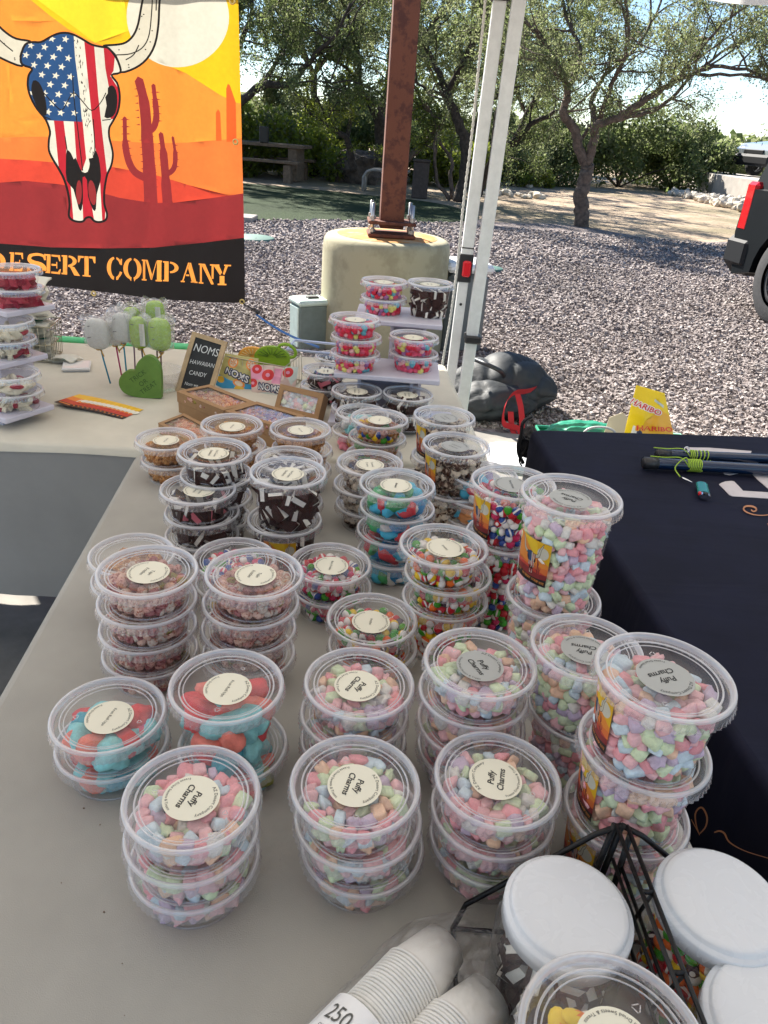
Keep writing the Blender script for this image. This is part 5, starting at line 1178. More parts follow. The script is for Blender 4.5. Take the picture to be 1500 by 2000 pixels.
def pack(kind, H, fill, r, rb=RB, rt=RTOP, inner=False):
    """positions of the pieces: outer ring of every layer, whole discs near the top"""
    shp, a, cols, pk, word = KIND[kind]; out = []; d = a*pk; zt = (H-.0065)*fill; z = a*.42; nl = max(1, int(round((zt-a*.5-z)/(d*.82)))) if zt-a*.5 > z else 0
    for L in range(nl+1):
        zz = z+(zt-a*.5-z)*(L/nl if nl else 1); R_ = rb+(rt-rb)*zz/H-.0010-a*.56; top = L >= nl-(1 if a < .02 else 0); rr = R_; first = True
        while rr > a*.2:
            n = max(1, int(2*PI*rr/d)); ph = r.uniform(0, 6)
            for i in range(n):
                t_ = ph+2*PI*i/n+r.uniform(-.1, .1)*d/rr; q = rr-(abs(r.gauss(0, .09*a)) if first else r.uniform(-.15, .15)*a)
                out.append((q*math.cos(t_), q*math.sin(t_), zz+r.uniform(-.16 if L < nl else -.38, .16 if L < nl else .12)*a*(1 if L > 0 else .3), L == nl, first))
            if not top: break
            rr -= d; first = False
        if top and rr > -a*.4: out.append((r.uniform(-.1, .1)*a, r.uniform(-.1, .1)*a, zz, L == nl, False))
    return out
TOTALP = {}
def fill_candy(parent, kind, H, seed, fill=.97, solo=None, where='', rb=RB, rt=RTOP, lo=False, cap=40):
    """solo: top pieces become objects of their own, standing in the tub"""
    r = random.Random(seed); shp, a, cols, pk, word = KIND[kind]
    if lo and shp == 'marsh': shp = 'marshlo'
    mats = []; parts = []; ws = [c[0] for c in cols]; base = Vector(parent.location); nsolo = 0
    for (x, y, z, top, ring_) in pack(kind, H, fill, r, rb, rt):
        k = r.choices(range(len(cols)), ws)[0]; _, cn, ma, mb_ = cols[k]; s_ = a*(r.uniform(.84, 1.12) if kind != 'puff' else r.choice((.82, .92, 1.0, 1.08, 1.22))); ti = r.randrange(len(TM[shp])); V, T, mi = TM[shp][ti]; R = rnd_rot(r)
        if shp in ('disc', 'wedge', 'chunk') and r.random() < .7: R = Matrix.Rotation(r.uniform(0, 6.3), 3, 'Z') @ Matrix.Rotation(r.uniform(-.5, .5), 3, 'X') @ Matrix.Rotation(r.uniform(-.5, .5), 3, 'Y')
        if solo and ((top and solo == 'top') or (solo == 'side' and ring_ and y < .01) or solo == 'all' and (top or (ring_ and y < .01))) and TOTALP.get(kind, 0) < (290 if kind == 'puff' else 130):
            key = (shp, ti, k, kind)
            if key not in _mcache:
                ml = [ma, mb_ or ma]+([CD['w']] if shp == 'corn' else []); _mcache[key] = mesh_np(word.replace(' ', '_').replace('-', '_'), V, T, mi, ml, shp not in ('sandw', 'wedge', 'stick'))
            o = bpy.data.objects.new(word.replace(' ', '_').replace('-', '_'), _mcache[key]); COL.objects.link(o)
            o.matrix_world = Matrix.Translation(base+Matrix.Rotation(parent.rotation_euler.z, 3, 'Z') @ Vector((x, y, z))) @ (R.to_4x4()) @ Matrix.Scale(s_, 4)
            TOTALP[kind] = TOTALP.get(kind, 0)+1; nsolo += 1
            tag(o, '%s %s %s' % (cn, word, where), word.split()[-1] if word.split()[-1] not in ('piece', 'ball', 'chunk', 'puff', 'cluster', 'disc', 'slab', 'corn', 'cube') else 'candy', '%ss %s' % (word, where)); continue
        for q in (ma, mb_ or ma)+((CD['w'],) if shp == 'corn' else ()):
            if q not in mats: mats.append(q)
        idx = [mats.index(ma), mats.index(mb_ or ma)]+([mats.index(CD['w'])] if shp == 'corn' else [])
        Rn = np.array(R); parts.append(((V*s_)@Rn.T+np.array((x, y, z)), T, np.array(idx)[mi]))
    if parts:
        o = link('candy_filling', join_np(parts, 'candy_filling', mats, shp not in ('sandw', 'wedge', 'stick')), parent); o['kind'] = 'stuff'
WORD = dict(puff='pastel marshmallows', fruit='coral and teal puffs', tajin='dusty pink candy puffs', fritt='rainbow candy balls', berry='berry candy balls', cook='brown toffee clusters', mottle='brown-cream shell balls', sand='ice cream sandwich cubes', sandp='pink-filled sandwich cubes', air='mostly blue taffy puffs', airo='blue and orange taffy puffs', teal='teal taffy puffs', pinks='pink and tan taffy puffs', mix='tan and green balls', nerds='red sugar clusters', rose='rose candy slabs', discs='cream candy discs', sticks='cream candy strips', corn='candy corn')
def tub(kind_h, loc, rz, kind, label, group, stk=None, stk_rot=0, logo=None, solo=None, where='', seed=0, fill=.96, lo=False):
    t = thing('candy_tub', label, 'tub', loc, 0, group)
    link('tub_body', TUB[kind_h], t, rz=rz); ti_ = (PRNG.uniform(-.006, .006), PRNG.uniform(-.006, .006)); lo_ = link('lid', LID, t, (0, 0, HT[kind_h]), rz); lo_.rotation_euler = (ti_[0], ti_[1], rz)
    fill_candy(t, kind, HT[kind_h], seed, fill, solo, where, lo=lo)
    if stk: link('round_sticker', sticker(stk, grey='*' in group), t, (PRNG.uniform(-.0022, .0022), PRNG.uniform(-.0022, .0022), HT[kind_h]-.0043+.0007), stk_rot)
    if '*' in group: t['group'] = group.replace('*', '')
    if logo is not None: link('wall_sticker', logo_mesh(kind_h), t, (0, 0, 0), logo)
    return t
R_ = math.radians
TT = .74
# (place words, [tubs top down: (size, cx, kind, fill)], top lid centre (u, v), sticker, sticker angle, logo {level: angle}, solo, base height)
ST = [
 ('A', 'nearest stack at the table left', [('8', 375, 'puff'), ('8', 375, 'puff'), ('8', 381, 'puff')], (375, 1554), 'puff', R_(-105), {}, 'top', 0),
 ('B', 'middle stack of the front row', [('8', 694, 'puff'), ('8', 700, 'puff'), ('8', 708, 'puff')], (694, 1529), 'puff', R_(-103), {}, 'top', 0),
 ('C', 'stack beside the wire rack', [('8', 972, 'puff'), ('8', 962, 'puff'), ('8', 956, 'puff')], (972, 1519), 'puff', R_(80), {}, 'top', 0),
 ('D', 'leaning stack behind the rack', [('16', 1298, 'puff'), ('16', 1258, 'puff'), ('16', 1223, 'puff')], (1298, 1318), 'puff2', R_(205), {0: R_(180), 1: R_(184), 2: R_(200)}, 'all', 0),
 ('E', 'second stack from the wire rack', [('8', 938, 'puff'), ('8', 925, 'puff'), ('8', 920, 'puff'), ('8', 918, 'puff')], (938, 1293), 'puff', R_(-62), {}, 'top', 0),
 ('K', 'stack behind the middle one', [('8', 702, 'puff'), ('8', 692, 'puff'), ('8', 690, 'puff')], (702, 1332), 'puff', R_(-116), {}, 'top', 0),
 ('D2', 'pair beside the leaning stack', [('16', 1146, 'puff'), ('16', 1136, 'puff')], (1146, 1263), 'puff', R_(172), {}, None, .012),
 ('F', 'tall pair against the navy table', [('32', 1116, 'puff'), ('32', 1081, 'puff')], (1116, 967), 'puff', R_(150), {0: R_(216)}, 'side', 0),
 ('I', 'pair at the left table edge', [('8', 212, 'fruit'), ('8', 220, 'fruit')], (212, 1394), 'fruit', R_(-100), {}, 'all', 0),
 ('J', 'pair behind the nearest left stack', [('16', 443, 'fruit'), ('8', 455, 'fruit')], (443, 1337), 'fruit', R_(-103), {}, 'all', 0),
 ('G', 'outer dusty pink stack', [('8', 288, 'tajin'), ('8', 288, 'tajin'), ('8', 290, 'tajin'), ('8', 294, 'tajin')], (288, 1114), 'tajin', R_(-103), {}, 'top', 0),
 ('H', 'inner dusty pink stack', [('8', 497, 'tajin'), ('8', 490, 'tajin'), ('8', 486, 'tajin'), ('8', 486, 'tajin')], (497, 1119), 'tajin', R_(-100), {}, 'top', 0),
 ('G2', 'pair behind the outer pink stack', [('8', 258, 'cook'), ('8', 262, 'cook')], (258, 1082), None, 0, {}, None, .010),
 ('H2', 'pair behind the inner pink stack', [('8', 458, 'berry'), ('8', 462, 'fritt')], (458, 1090), None, 0, {}, None, 0),
 ('L', 'low pair at mid table', [('8', 727, 'fritt'), ('8', 728, 'fritt')], (727, 1208), 'fritt', R_(-95), {}, 'top', 0),
 ('M', 'rainbow candy stack', [('8', 867, 'fritt'), ('8', 875, 'fritt'), ('16', 869, 'fritt')], (867, 1065), 'fritt', R_(-60), {}, 'all', 0),
 ('N', 'pair beside the pink stacks', [('8', 646, 'berry'), ('8', 648, 'berry')], (646, 1100), 'berry', R_(-95), {}, 'all', 0),
 ('O', 'front sandwich cube stack', [('8', 387, 'sandp'), ('8', 395, 'sand'), ('8', 395, 'sand')], (387, 954), 'sand', R_(-100), {}, 'all', 0),
 ('P', 'deep sandwich cube pair', [('16', 563, 'sand'), ('16', 556, 'sand')], (563, 922), 'sand', R_(-100), {1: R_(270)}, 'all', 0),
 ('P2', 'stack behind the deep sandwich pair', [('8', 565, 'sand'), ('8', 567, 'sand'), ('8', 566, 'cook')], (565, 897), None, 0, {}, None, 0),
 ('Q', 'tall sandwich cube stack', [('8', 419, 'sand'), ('8', 423, 'sand'), ('8', 422, 'sand'), ('8', 421, 'sand')], (419, 881), 'sand', R_(-90), {}, 'top', 0),
 ('R', 'brown pair at the far corner', [('8', 325, 'cook'), ('8', 336, 'cook')], (325, 857), 'dud', R_(-95), {}, 'all', 0),
 ('S', 'brown stack before the kraft boxes', [('8', 453, 'cook'), ('8', 460, 'cook'), ('8', 460, 'cook')], (453, 829), 'dud', R_(-95), {}, 'top', 0),
 ('T', 'brown stack below the propped box', [('8', 587, 'cook'), ('8', 590, 'cook'), ('8', 588, 'cook')], (587, 837), 'dud', R_(-60), {}, 'top', 0),
 ('U', 'blue taffy stack', [('8', 776, 'air'), ('8', 776, 'air'), ('8', 769, 'air'), ('8', 768, 'air')], (776, 945), 'air', R_(-95), {}, 'all', 0),
 ('U2', 'stack behind the blue taffy', [('8', 723, 'mottle'), ('8', 716, 'mottle'), ('8', 719, 'mottle')], (723, 904), 'cc', R_(-80), {}, 'all', 0),
 ('V', 'front deep brown pair', [('16', 891, 'mottle'), ('16', 884, 'mottle')], (891, 868), 'cc', R_(-40), {0: R_(200)}, 'all', 0),
 ('W', 'back deep brown pair', [('16', 868, 'mottle'), ('16', 862, 'mottle')], (868, 812), 'cc', R_(-60), {0: R_(200)}, 'top', 0),
 ('X', 'berry candy jar pair', [('16', 1003, 'berry'), ('32', 990, 'berry')], (1003, 942), 'berry', R_(-85), {0: R_(202)}, 'side', 0),
 ('X2', 'stack behind the berry jars', [('8', 946, 'airo'), ('8', 936, 'airo'), ('8', 930, 'airo')], (946, 927), None, 0, {}, 'all', 0),
 ('Y', 'stack before the display riser', [('8', 741, 'mix'), ('8', 737, 'mix'), ('8', 731, 'mix')], (741, 817), 'fritt', R_(-90), {}, 'all', 0),
 ('Y2', 'pair below the display riser', [('8', 708, 'teal'), ('8', 700, 'pinks')], (708, 806), None, 0, {}, 'all', 0),
]
LV = {2: ['upper', 'lower'], 3: ['topmost', 'middle', 'lowest'], 4: ['topmost', 'second', 'third', 'lowest']}
SZ = {'8': 'shallow', '16': 'deep', '32': 'tall'}
POS = {}
seed = 100
for key, where, tubs, (u0, v0), stk, sr, logos, solo, bz in ST:
    H = sum(HT[t_[0]] for t_ in tubs)+bz; top = PZ(u0, v0, TT+H); y0 = top.y; z = TT+H
    for i, t_ in enumerate(tubs):
        h = HT[t_[0]]; 
        if i == 0: x, y = top.x, top.y
        else:
            # where the given column meets this level at the same depth
            y = y0+PRNG.uniform(-.0025, .0025); lo_, hi_ = x-.12, x+.12
            for _ in range(30):
                mid = (lo_+hi_)/2
                if px((mid, y, z))[0] < t_[1]: lo_ = mid
                else: hi_ = mid
            x = mid
        z -= h; POS[(key, i)] = (x, y, z); seed += 1
        near = key in 'ABCDEKFGHIJ'
        lb = '%s %s tub of %s in the %s' % (LV[len(tubs)][i], SZ[t_[0]], WORD[t_[2]], where)
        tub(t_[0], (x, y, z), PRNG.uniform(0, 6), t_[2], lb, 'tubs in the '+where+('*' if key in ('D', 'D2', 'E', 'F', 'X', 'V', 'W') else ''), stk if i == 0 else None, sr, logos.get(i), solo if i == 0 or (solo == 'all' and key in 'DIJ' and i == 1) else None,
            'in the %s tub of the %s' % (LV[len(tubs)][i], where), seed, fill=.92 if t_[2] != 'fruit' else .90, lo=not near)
ks = list(POS)
for i, a in enumerate(ks):
    for b_ in ks[i+1:]:
        if a[0] != b_[0] and abs(POS[a][2]-POS[b_][2]) < .2:
            d = math.dist(POS[a][:2], POS[b_][:2])
            if d < .112: print('CLOSE', a, b_, round(d, 3), [round(q, 3) for q in POS[a]], [round(q, 3) for q in POS[b_]])
# ================================================================ DISPLAY RISERS AND THEIR TUBS
m_riser = M('white_riser', (.58, .56, .64), .45, var=.03, vs=30)
def riser(label, loc, rz, shelves, cols):
    t = thing('display_riser', label, 'display stand', loc, rz)
    for (x0, x1, y0, y1, z) in shelves:
        b = MB(); b.box(((x0+x1)/2, (y0+y1)/2, z-.006), (x1-x0, y1-y0, .012), bev=.002); b.obj('shelf', m_riser, t)
    for (x0, x1, y0, y1, z0, z1) in cols:
        b = MB()
        b.box((x0+.004, (y0+y1)/2, (z0+z1)/2), (.008, y1-y0, z1-z0)); b.box((x1-.004, (y0+y1)/2, (z0+z1)/2), (.008, y1-y0, z1-z0)); b.box(((x0+x1)/2, y1-.004, (z0+z1)/2), (x1-x0-.017, .0075, z1-z0)); b.obj('column', m_riser, t)
    return t
MZ, TZ, BZ = .866, .957, .754
riser('white stepped riser holding red candy tubs beside the tent leg', (0, 0, 0), 0,
      [(-.150, .150, 1.665, 1.80, BZ), (-.142, .106, 1.690, 1.845, MZ), (-.110, .108, 1.850, 2.03, TZ)],
      [(-.088, .046, 1.73, 1.80, BZ, MZ-.0125), (-.02, .07, 1.87, 1.95, .7405, TZ-.0125)])
seed = 300
def solo_tubs(lst, where, group, lo=True):
    global seed
    for (szs, u, v, z0, kinds, stk, sr, offs, lbs) in lst:
        H = sum(HT[s_] for s_ in szs); p = PZ(u, v, z0+H); z = z0+H
        for i, s_ in enumerate(szs):
            z -= HT[s_]; seed += 1; dx = offs[i] if offs else 0
            tub(s_, (p.x+dx, p.y+PRNG.uniform(-.002, .002), z), PRNG.uniform(0, 6), kinds[i], lbs[i], group, stk if i == 0 else None, sr, None, None, '', seed, fill=.93, lo=lo)
solo_tubs([
 (['8', '8'], 751, 548, TZ, ['nerds', 'nerds'], 'plain', -1.5, [0, .001], ['upper tub of red candy on the top riser shelf', 'lower tub of red candy on the top riser shelf']),
 (['16'], 841, 552, TZ, ['sand'], 'sand', -1.5, None, ['deep tub of sandwich cubes alone on the top riser shelf']),
 (['8', '8', '8'], 693, 621, MZ, ['nerds', 'nerds', 'nerds'], 'plain', -1.5, [0, .006, .005], ['topmost of three red candy tubs on the middle riser shelf', 'second of three red candy tubs on the middle riser shelf', 'lowest of three red candy tubs on the middle riser shelf']),
 (['8', '8'], 809, 656, MZ, ['nerds', 'nerds'], 'plain', -1.5, [0, .003], ['upper of two red candy tubs on the middle riser shelf', 'lower of two red candy tubs on the middle riser shelf']),
 (['8', '8'], 697, 762, BZ, ['sand', 'sand'], 'sand', -1.5, [0, .001], ['upper sandwich cube tub at the riser foot, beside the kraft box', 'lower sandwich cube tub at the riser foot, beside the kraft box']),
 (['8', '8'], 797, 768, BZ, ['sand', 'sand'], 'sand', -1.5, [0, -.001], ['upper sandwich cube tub at the riser foot, nearer the tent leg', 'lower sandwich cube tub at the riser foot, nearer the tent leg']),
 (['8', '8'], 636, 722, .742, ['sandp', 'sandp'], 'sand', -1.5, [0, -.004], ['upper pink-filled sandwich tub standing behind the open kraft box', 'lower pink-filled sandwich tub standing behind the open kraft box']),
 (['8'], 655, 696, .742, ['sand'], None, 0, None, ['single tub half hidden behind the middle riser shelf'])], '', 'tubs on and around the right display riser')
p = PZ(628, 690, .785); t = thing('clear_box', 'empty clear box with pale blue rim behind the sandwich tubs', 'box', (p.x-.02, p.y+.05, .742), -.08)
b = MB()
for sx, sy, w_, d in ((0, -.05, .15, .002), (0, .05, .15, .002), (-.075, 0, .002, .098), (.075, 0, .002, .098)): b.box((sx, sy, .0225), (w_, d, .045))
b.obj('walls', m_tub, t); b = MB(); b.tube([(-.078, -.053, .046), (.078, -.053, .046), (.078, .053, .046), (-.078, .053, .046)], .004, 6, closed=True); b.obj('rim', M('pale_blue_rim', (.50, .58, .80), .3), t)
# left riser, turned
def lr(u, v, z): return PZ(u, v, z)
LT, LM, LB = .967, .868, .772
q1, q2, q3 = PZ(25, 524, LT+.08), PZ(10, 624, LM+.08), PZ(22, 727, LB+.08)
t = thing('display_riser', 'white three-shelf riser below the banner at the left edge', 'display stand', (q2.x, q2.y, .7405), math.radians(-28))
Ri = Matrix.Rotation(math.radians(28), 3, 'Z')
for q, z, nm in ((q1, LT, 'shelf'), (q2, LM, 'shelf'), (q3, LB, 'shelf')):
    c = Ri @ (Vector((q.x-q2.x, q.y-q2.y, 0))); b = MB(); b.box((c.x-.085, c.y-.0, z-.006-.7405), (.26, .125, .012), bev=.002); b.obj(nm, m_riser, t)
for q, z0, z1 in ((q1, .7405, LT-.0125), (q2, .7405, LM-.0125)):
    c = Ri @ (Vector((q.x-q2.x, q.y-q2.y, 0))); b = MB(); b.box((c.x-.12, c.y+.03, (z0+z1)/2-.7405), (.13, .05, z1-z0)); b.obj('column', m_riser, t)
b = MB(); c = Ri @ (Vector((q3.x-q2.x, q3.y-q2.y, 0))); b.box((c.x-.10, c.y, (LB-.0125-.7405)/2), (.2, .08, LB-.0125-.7405)); b.obj('column', m_riser, t)
solo_tubs([
 (['8', '8'], 25, 524, LT, ['rose', 'rose'], None, 0, [0, 0], ['upper tub of rose candy slabs in front of the banner', 'lower tub of rose candy slabs in front of the banner']),
 (['8', '8'], 10, 624, LM, ['discs', 'sticks'], None, 0, [0, 0], ['tub of cream discs on the left riser middle shelf', 'tub of dark candy strips on the left riser middle shelf']),
 (['8', '8'], 22, 727, LB, ['discs', 'sticks'], None, 0, [0, 0], ['tub of cream discs on the left riser bottom shelf', 'lowest tub of cream strips on the left riser bottom shelf'])], '', 'tubs on the left display riser')

# ================================================================ THINGS ON THE BACK TABLE
# heart
YH = 1.762
HP = [(1195, 1525), (1196, 1360), (1190, 1200), (1165, 1090), (1105, 1000), (1030, 962), (945, 983), (875, 1058), (845, 1150), (838, 1163), (750, 1160), (682, 1198), (637, 1270), (635, 1350), (680, 1430), (762, 1482), (900, 1514), (1050, 1524)]
def hpt(X, Y): q = PY(140+X/6.818, 560+Y/6.818, YH); return (q.x, q.z)
hb = [hpt(*q) for q in HP]; hb = [hb[0]]+smooth_pts(hb[1:], False, 4); zm = min(z for x, z in hb); hb = [(x, z-zm+.7405) for x, z in hb]
t = thing('heart_sign', 'green wooden heart sign with dark lettering standing on the table', 'heart sign', (0, 0, 0)); b = MB()
b.prism(hb, 0, .016, f=lambda x, z, k: (x, YH+k, z)); b.obj('heart_block', M('olive_green_paint', (.115, .235, .035), .5, var=.08, vs=40, bump=.2, bs=300), t)
tx = []
for s_, X, Y in (('TRICK', 885, 1228), ('OR', 955, 1312), ('TREAT', 1028, 1378)):
    c = hpt(X, Y); tx += text2d(s_, .0165, (c[0], c[1]-zm+.7405), math.radians(37), False, 0, 1.05)
link('lettering', join_np(text_parts(tx, lambda a, b_: (a, YH-.0007, b_), 0), 'lettering', [M('dark_green_ink', (.03, .09, .012), .6)], False), t)
# cards fanned out
cm4 = [M('card_black', (.03, .02, .02), .35), M('card_red', (.55, .05, .03), .35), M('card_orange', (.85, .25, .04), .35), M('card_yellow', (.9, .55, .05), .35), M('card_cream', (.85, .82, .7), .4)]
b = MB(); W_, L_ = .075, .050
for (y0, y1, m) in ((-.5, -.30, 0), (-.30, -.05, 1), (-.05, .22, 2), (.22, .5, 3)): b.box((0, (y0+y1)/2*W_*1.0, .0002), (L_, (y1-y0)*W_, .0004), m)
b.lathe([(.009, .0006), (0, .0006)], 16, 4, c=(.024, .010, 0)); b.box((.012, .004, .0005), (.004, .016, .0003), 4); b.box((.018, .012, .0005), (.009, .003, .0003), 4); b.box((.0, -.028, .0005), (.036, .004, .0003), 2)
CM_ = b.mesh('business_card', cm4)
for i in range(13):
    f_ = i/12; o = link('business_card', CM_, loc=(-.7615+.132*f_, 1.6875-.036*f_+.006*math.sin(f_*3), .7418+.0066*(1-f_)), rz=math.radians(-27+7*f_))
    tag(o, 'orange and black business card in the fan lying on the grey table', 'business card', 'business cards fanned out')
t = thing('card_reader', 'flat white square card reader lying near the cards', 'card reader', (-.862, 1.952, .7405), .32)
b = MB(); b.box((0, 0, .0075), (.072, .072, .009), bev=.003); b.obj('top_case', M('gloss_white', (.80, .80, .78), .25), t)
b = MB(); b.box((0, 0, .0015), (.066, .066, .003)); b.obj('dock', M('light_grey_plastic', (.45, .46, .48), .4), t)
# napkins in a wire basket
bx, by = -1.005, 2.02
t = thing('napkin_basket', 'small wire basket beside the left riser', 'basket', (bx, by, .7405), .15); m_wire = M('gold_wire', (.45, .42, .30), .35, metal=.7); b = MB()
for z, k in ((.004, .9), (.05, .95), (.10, 1.0)): b.tube([(-.065*k, -.055*k, z), (.065*k, -.055*k, z), (.065*k, .055*k, z), (-.065*k, .055*k, z)], .0016, 5, closed=True)
for i in range(9):
    x = -.065+.13*i/8
    for s_ in (-1, 1): b.tube([(x*.9, s_*.0495, .004), (x, s_*.055, .10)], .001, 4)
for i in range(7):
    y = -.055+.11*i/6
    for s_ in (-1, 1): b.tube([(s_*.0585, y*.9, .004), (s_*.065, y, .10)], .001, 4)
b.obj('wire_frame', m_wire, t)
m_nap = M('white_napkin', (.78, .77, .68), .9, bump=.4, bs=120, tl=.2); m_grn = M('green_print', (.02, .22, .12), .7)
rn = random.Random(5)
def napkin(i, loc, rot, lbl, grp, w_=.10, d=.085):
    b = MB(); f_ = lambda u, v, s_: ((u-.5)*w_, (v-.5)*d, .004*math.sin(u*5+i)+.003*math.sin(v*7+i*2)+s_*.0016)
    b.grid(lambda u, v: f_(u, v, 1), 6, 6); b.grid(lambda u, v: f_(1-u, v, -1), 6, 6)
    if i % 2 == 0: b.lathe([(.016, .0078), (0, .0078)], 14, 1, c=(.02, -.02, 0))
    o = b.obj('napkin', [m_nap, m_grn]); o.location = loc; o.rotation_euler = rot; tag(o, lbl, 'napkin', grp)
for i in range(13): napkin(i, (bx+rn.uniform(-.004, .004), by+rn.uniform(-.004, .004), .7475+i*.0078), (rn.uniform(-.06, .06), rn.uniform(-.06, .06), .15+rn.uniform(-.1, .1)), 'white napkin stacked inside the wire basket', 'napkins in the wire basket')
for i in range(12): napkin(i+20, (bx-.02+rn.uniform(-.012, .012), by+rn.uniform(-.01, .01), .853+i*.0085), (rn.uniform(-.2, .3), rn.uniform(-.15, .45), .15+rn.uniform(-.5, .5)), 'crumpled white napkin heaped above the wire basket', 'napkins heaped on the basket', .125, .105)
for i in range(3): napkin(i+41, (bx+.078+i*.014, by-.02-.008*i, .748+i*.006), (rn.uniform(-.1, .1), rn.uniform(-.1, .1), rn.uniform(-.5, .5)), 'loose white napkin on the table beside the wire basket', 'loose napkins beside the basket', .07, .05)
# wrapped treats on sticks
m_film = clear('cellophane', .09, (.96, .96, .95), rough=.07, edge=.7, base=.17, crinkle=.9, cs=110)
m_gt = M('lime_treat', (.46, .72, .01), .45, var=.12, vs=120, bump=.5, bs=220, tl=.35); m_wt = M('white_treat', (.86, .87, .83), .5, var=.05, vs=120, bump=.5, bs=200, tl=.4)
TR_ = [(190, 652, 1.845, 'w', 0, (.01, .22, .36), 'white wrapped treat on a teal stick, nearest the card reader', .045, .062), (238, 640, 1.86, 'w', .02, (.01, .24, .36), 'white wrapped treat on a teal stick beside the lime ones', .040, .066), (222, 648, 1.90, 'w', -.01, (.5, .03, .16), 'white wrapped treat on a pink stick, set behind the others', .038, .058),
       (258, 628, 1.90, 'g', -.02, (.3, .2, .25), 'tall lime treat in the middle of the bunch', .036, .062), (272, 650, 1.855, 'g', .01, (.1, .08, .1), 'lime treat with a white paper patch', .036, .066), (313, 655, 1.85, 'g', -.05, (.12, .06, .05), 'lime treat nearest the chalkboard', .044, .068), (303, 612, 1.90, 'g', .03, (.12, .06, .05), 'highest lime treat at the back of the bunch', .036, .05)]
for i, (u, v, y, c, tilt, sc_, lb, w_, h) in enumerate(TR_):
    w_ *= 1.22; h *= 1.18; p = PY(u, v, y); t = thing('wrapped_treat', lb, 'treat on a stick', (p.x, y, .742), 0, 'wrapped treats on sticks'); zc = p.z-.742
    V, T, mi = rcube(6, 3.2, (w_, w_*.6, h), .06, 80+i); me = mesh_np('treat_body', V+np.array((0, 0, zc)), T, None, [m_wt if c == 'w' else m_gt], True); link('treat_body', me, t)
    b = MB(); xo = {0: .022, 1: .003, 2: .012, 3: -.002, 4: .01, 5: -.006, 6: -.004}[i]; b.tube([(xo, -.004, .002), (xo*.4, 0, zc*.5), (0, 0, zc)], .0021, 7); b.obj('stick', M('stick_%d' % i, sc_, .4), t)
    n = 20; b = MB(); prof = [(.10, -.95, 0), (.16, -.80, .2), (.62, -.62, .4), (.66, -.2, .3), (.66, .3, .3), (.70, .62, .5), (.74, .80, .9), (.55, .98, 1.6)]; vs = []
    for r_, z, k in prof:
        for j in range(n):
            a = 2*PI*j/n; rr = r_*(1+.07*k*math.sin(a*5+i)+.05*k*math.sin(a*9+2*i+z*4)); vs.append((rr*w_*math.cos(a)*(1.0+(.25*max(0, z-.5) if True else 0)), rr*w_*.6*math.sin(a)*(1-.75*max(0, z-.55)), zc+z*h*.62+.004*k*math.sin(a*3+i)))
    b.add(vs, [(q*n+j, q*n+(j+1) % n, (q+1)*n+(j+1) % n, (q+1)*n+j) for q in range(len(prof)-1) for j in range(n)], 0, False); b.obj('cellophane_wrap', m_film, t)
    b = MB(); b.tube([(.0065*math.cos(a), .0065*math.sin(a), zc-.535*h) for a in np.linspace(0, 5.5, 9)], .0014, 5, closed=True); b.tube([(.006, -.003, zc-.535*h), (.002+.012*(-1)**i, -.008, zc-.75*h)], .0018, 5); b.obj('twist_tie', M('gold_tie', (.6, .35, .08), .35, metal=.6), t)
    if c == 'g' and i in (4, 6): b = MB(); b.grid(lambda u_, v_: (w_*(.12+.30*u_), -w_*.312-.0012, zc+h*(-.38+.72*v_)), 3, 3); b.obj('paper_patch', m_nap, t)
    if i in (0, 1, 3, 4, 5):
        b = MB()
        for k in range(0, 3, 2): b.tube([(-w_*.30+.003*math.sin(k*2+i), -w_*.33, zc+h*(.3-.2*k)), (-w_*.18, -w_*.335, zc+h*(.31-.2*k)+.002*math.sin(i+k))], .0009, 4)
        b.obj('printed_marks', m_ink, t)
t = thing('clear_cup', 'low clear cup holding the treat sticks behind the heart', 'cup', (-.600, 1.845, .7405)); b = MB(); b.lathe([(0, .001), (.045, .001), (.056, .05), (.0575, .052)], 32); b.obj('cup_wall', m_film, t)
# chalkboard
BL, TL_, TR2 = PZ(342, 763, .7412), PY(376, 647, 1.885), PY(444, 668, 1.885); BR = BL+(TR2-TL_)
ux, uy = (BR-BL), (TL_-BL); un = ux.cross(uy).normalized(); un = -un if un.y > 0 else un
t = thing('chalkboard', 'small chalkboard in a pale wooden frame with chalk writing', 'chalkboard', (0, 0, 0)); Wc, Hc = ux.length, uy.length; ex, ey = ux/Wc, uy/Hc
fc = lambda a, b_, k=0: tuple(BL+ex*a+ey*b_+un*k)
fr = .0115; m_pine = M('pale_pine', (.50, .36, .20), .6, var=.15, vs=30, bump=.2, bs=200)
for (a0, b0, a1, b1) in ((0, 0, fr, Hc), (Wc-fr, 0, Wc, Hc), (fr+.0002, 0, Wc-fr-.0002, fr), (fr+.0002, Hc-fr, Wc-fr-.0002, Hc)):
    b = MB(); b.prism([(a0, b0), (a1, b0), (a1, b1), (a0, b1)], -.012, .003, f=fc); b.obj('frame_rail', m_pine, t)
b = MB(); b.prism([(fr, fr), (Wc-fr, fr), (Wc-fr, Hc-fr), (fr, Hc-fr)], -.006, -.001, f=fc); b.obj('slate', M('black_slate', (.018, .02, .02), .6, var=.3, vs=30), t)
tx = []
for s_, fx, fy, sz in (('NOMS', .50, .78, .027), ('HAWAIIAN', .50, .55, .0148), ('CANDY', .46, .37, .0150), ('Nom we', .38, .175, .0115)): tx += text2d(s_, sz*Hc/.15, (Wc*fx, Hc*fy), .10 if s_ != 'NOMS' else .04, False, .12, 1.0, sx=.8)
link('chalk_writing', join_np(text_parts(tx, lambda a, b_: fc(a, b_, -.0004), 0), 'chalk_writing', [M('chalk_white', (.7, .72, .7), .9)], False), t)
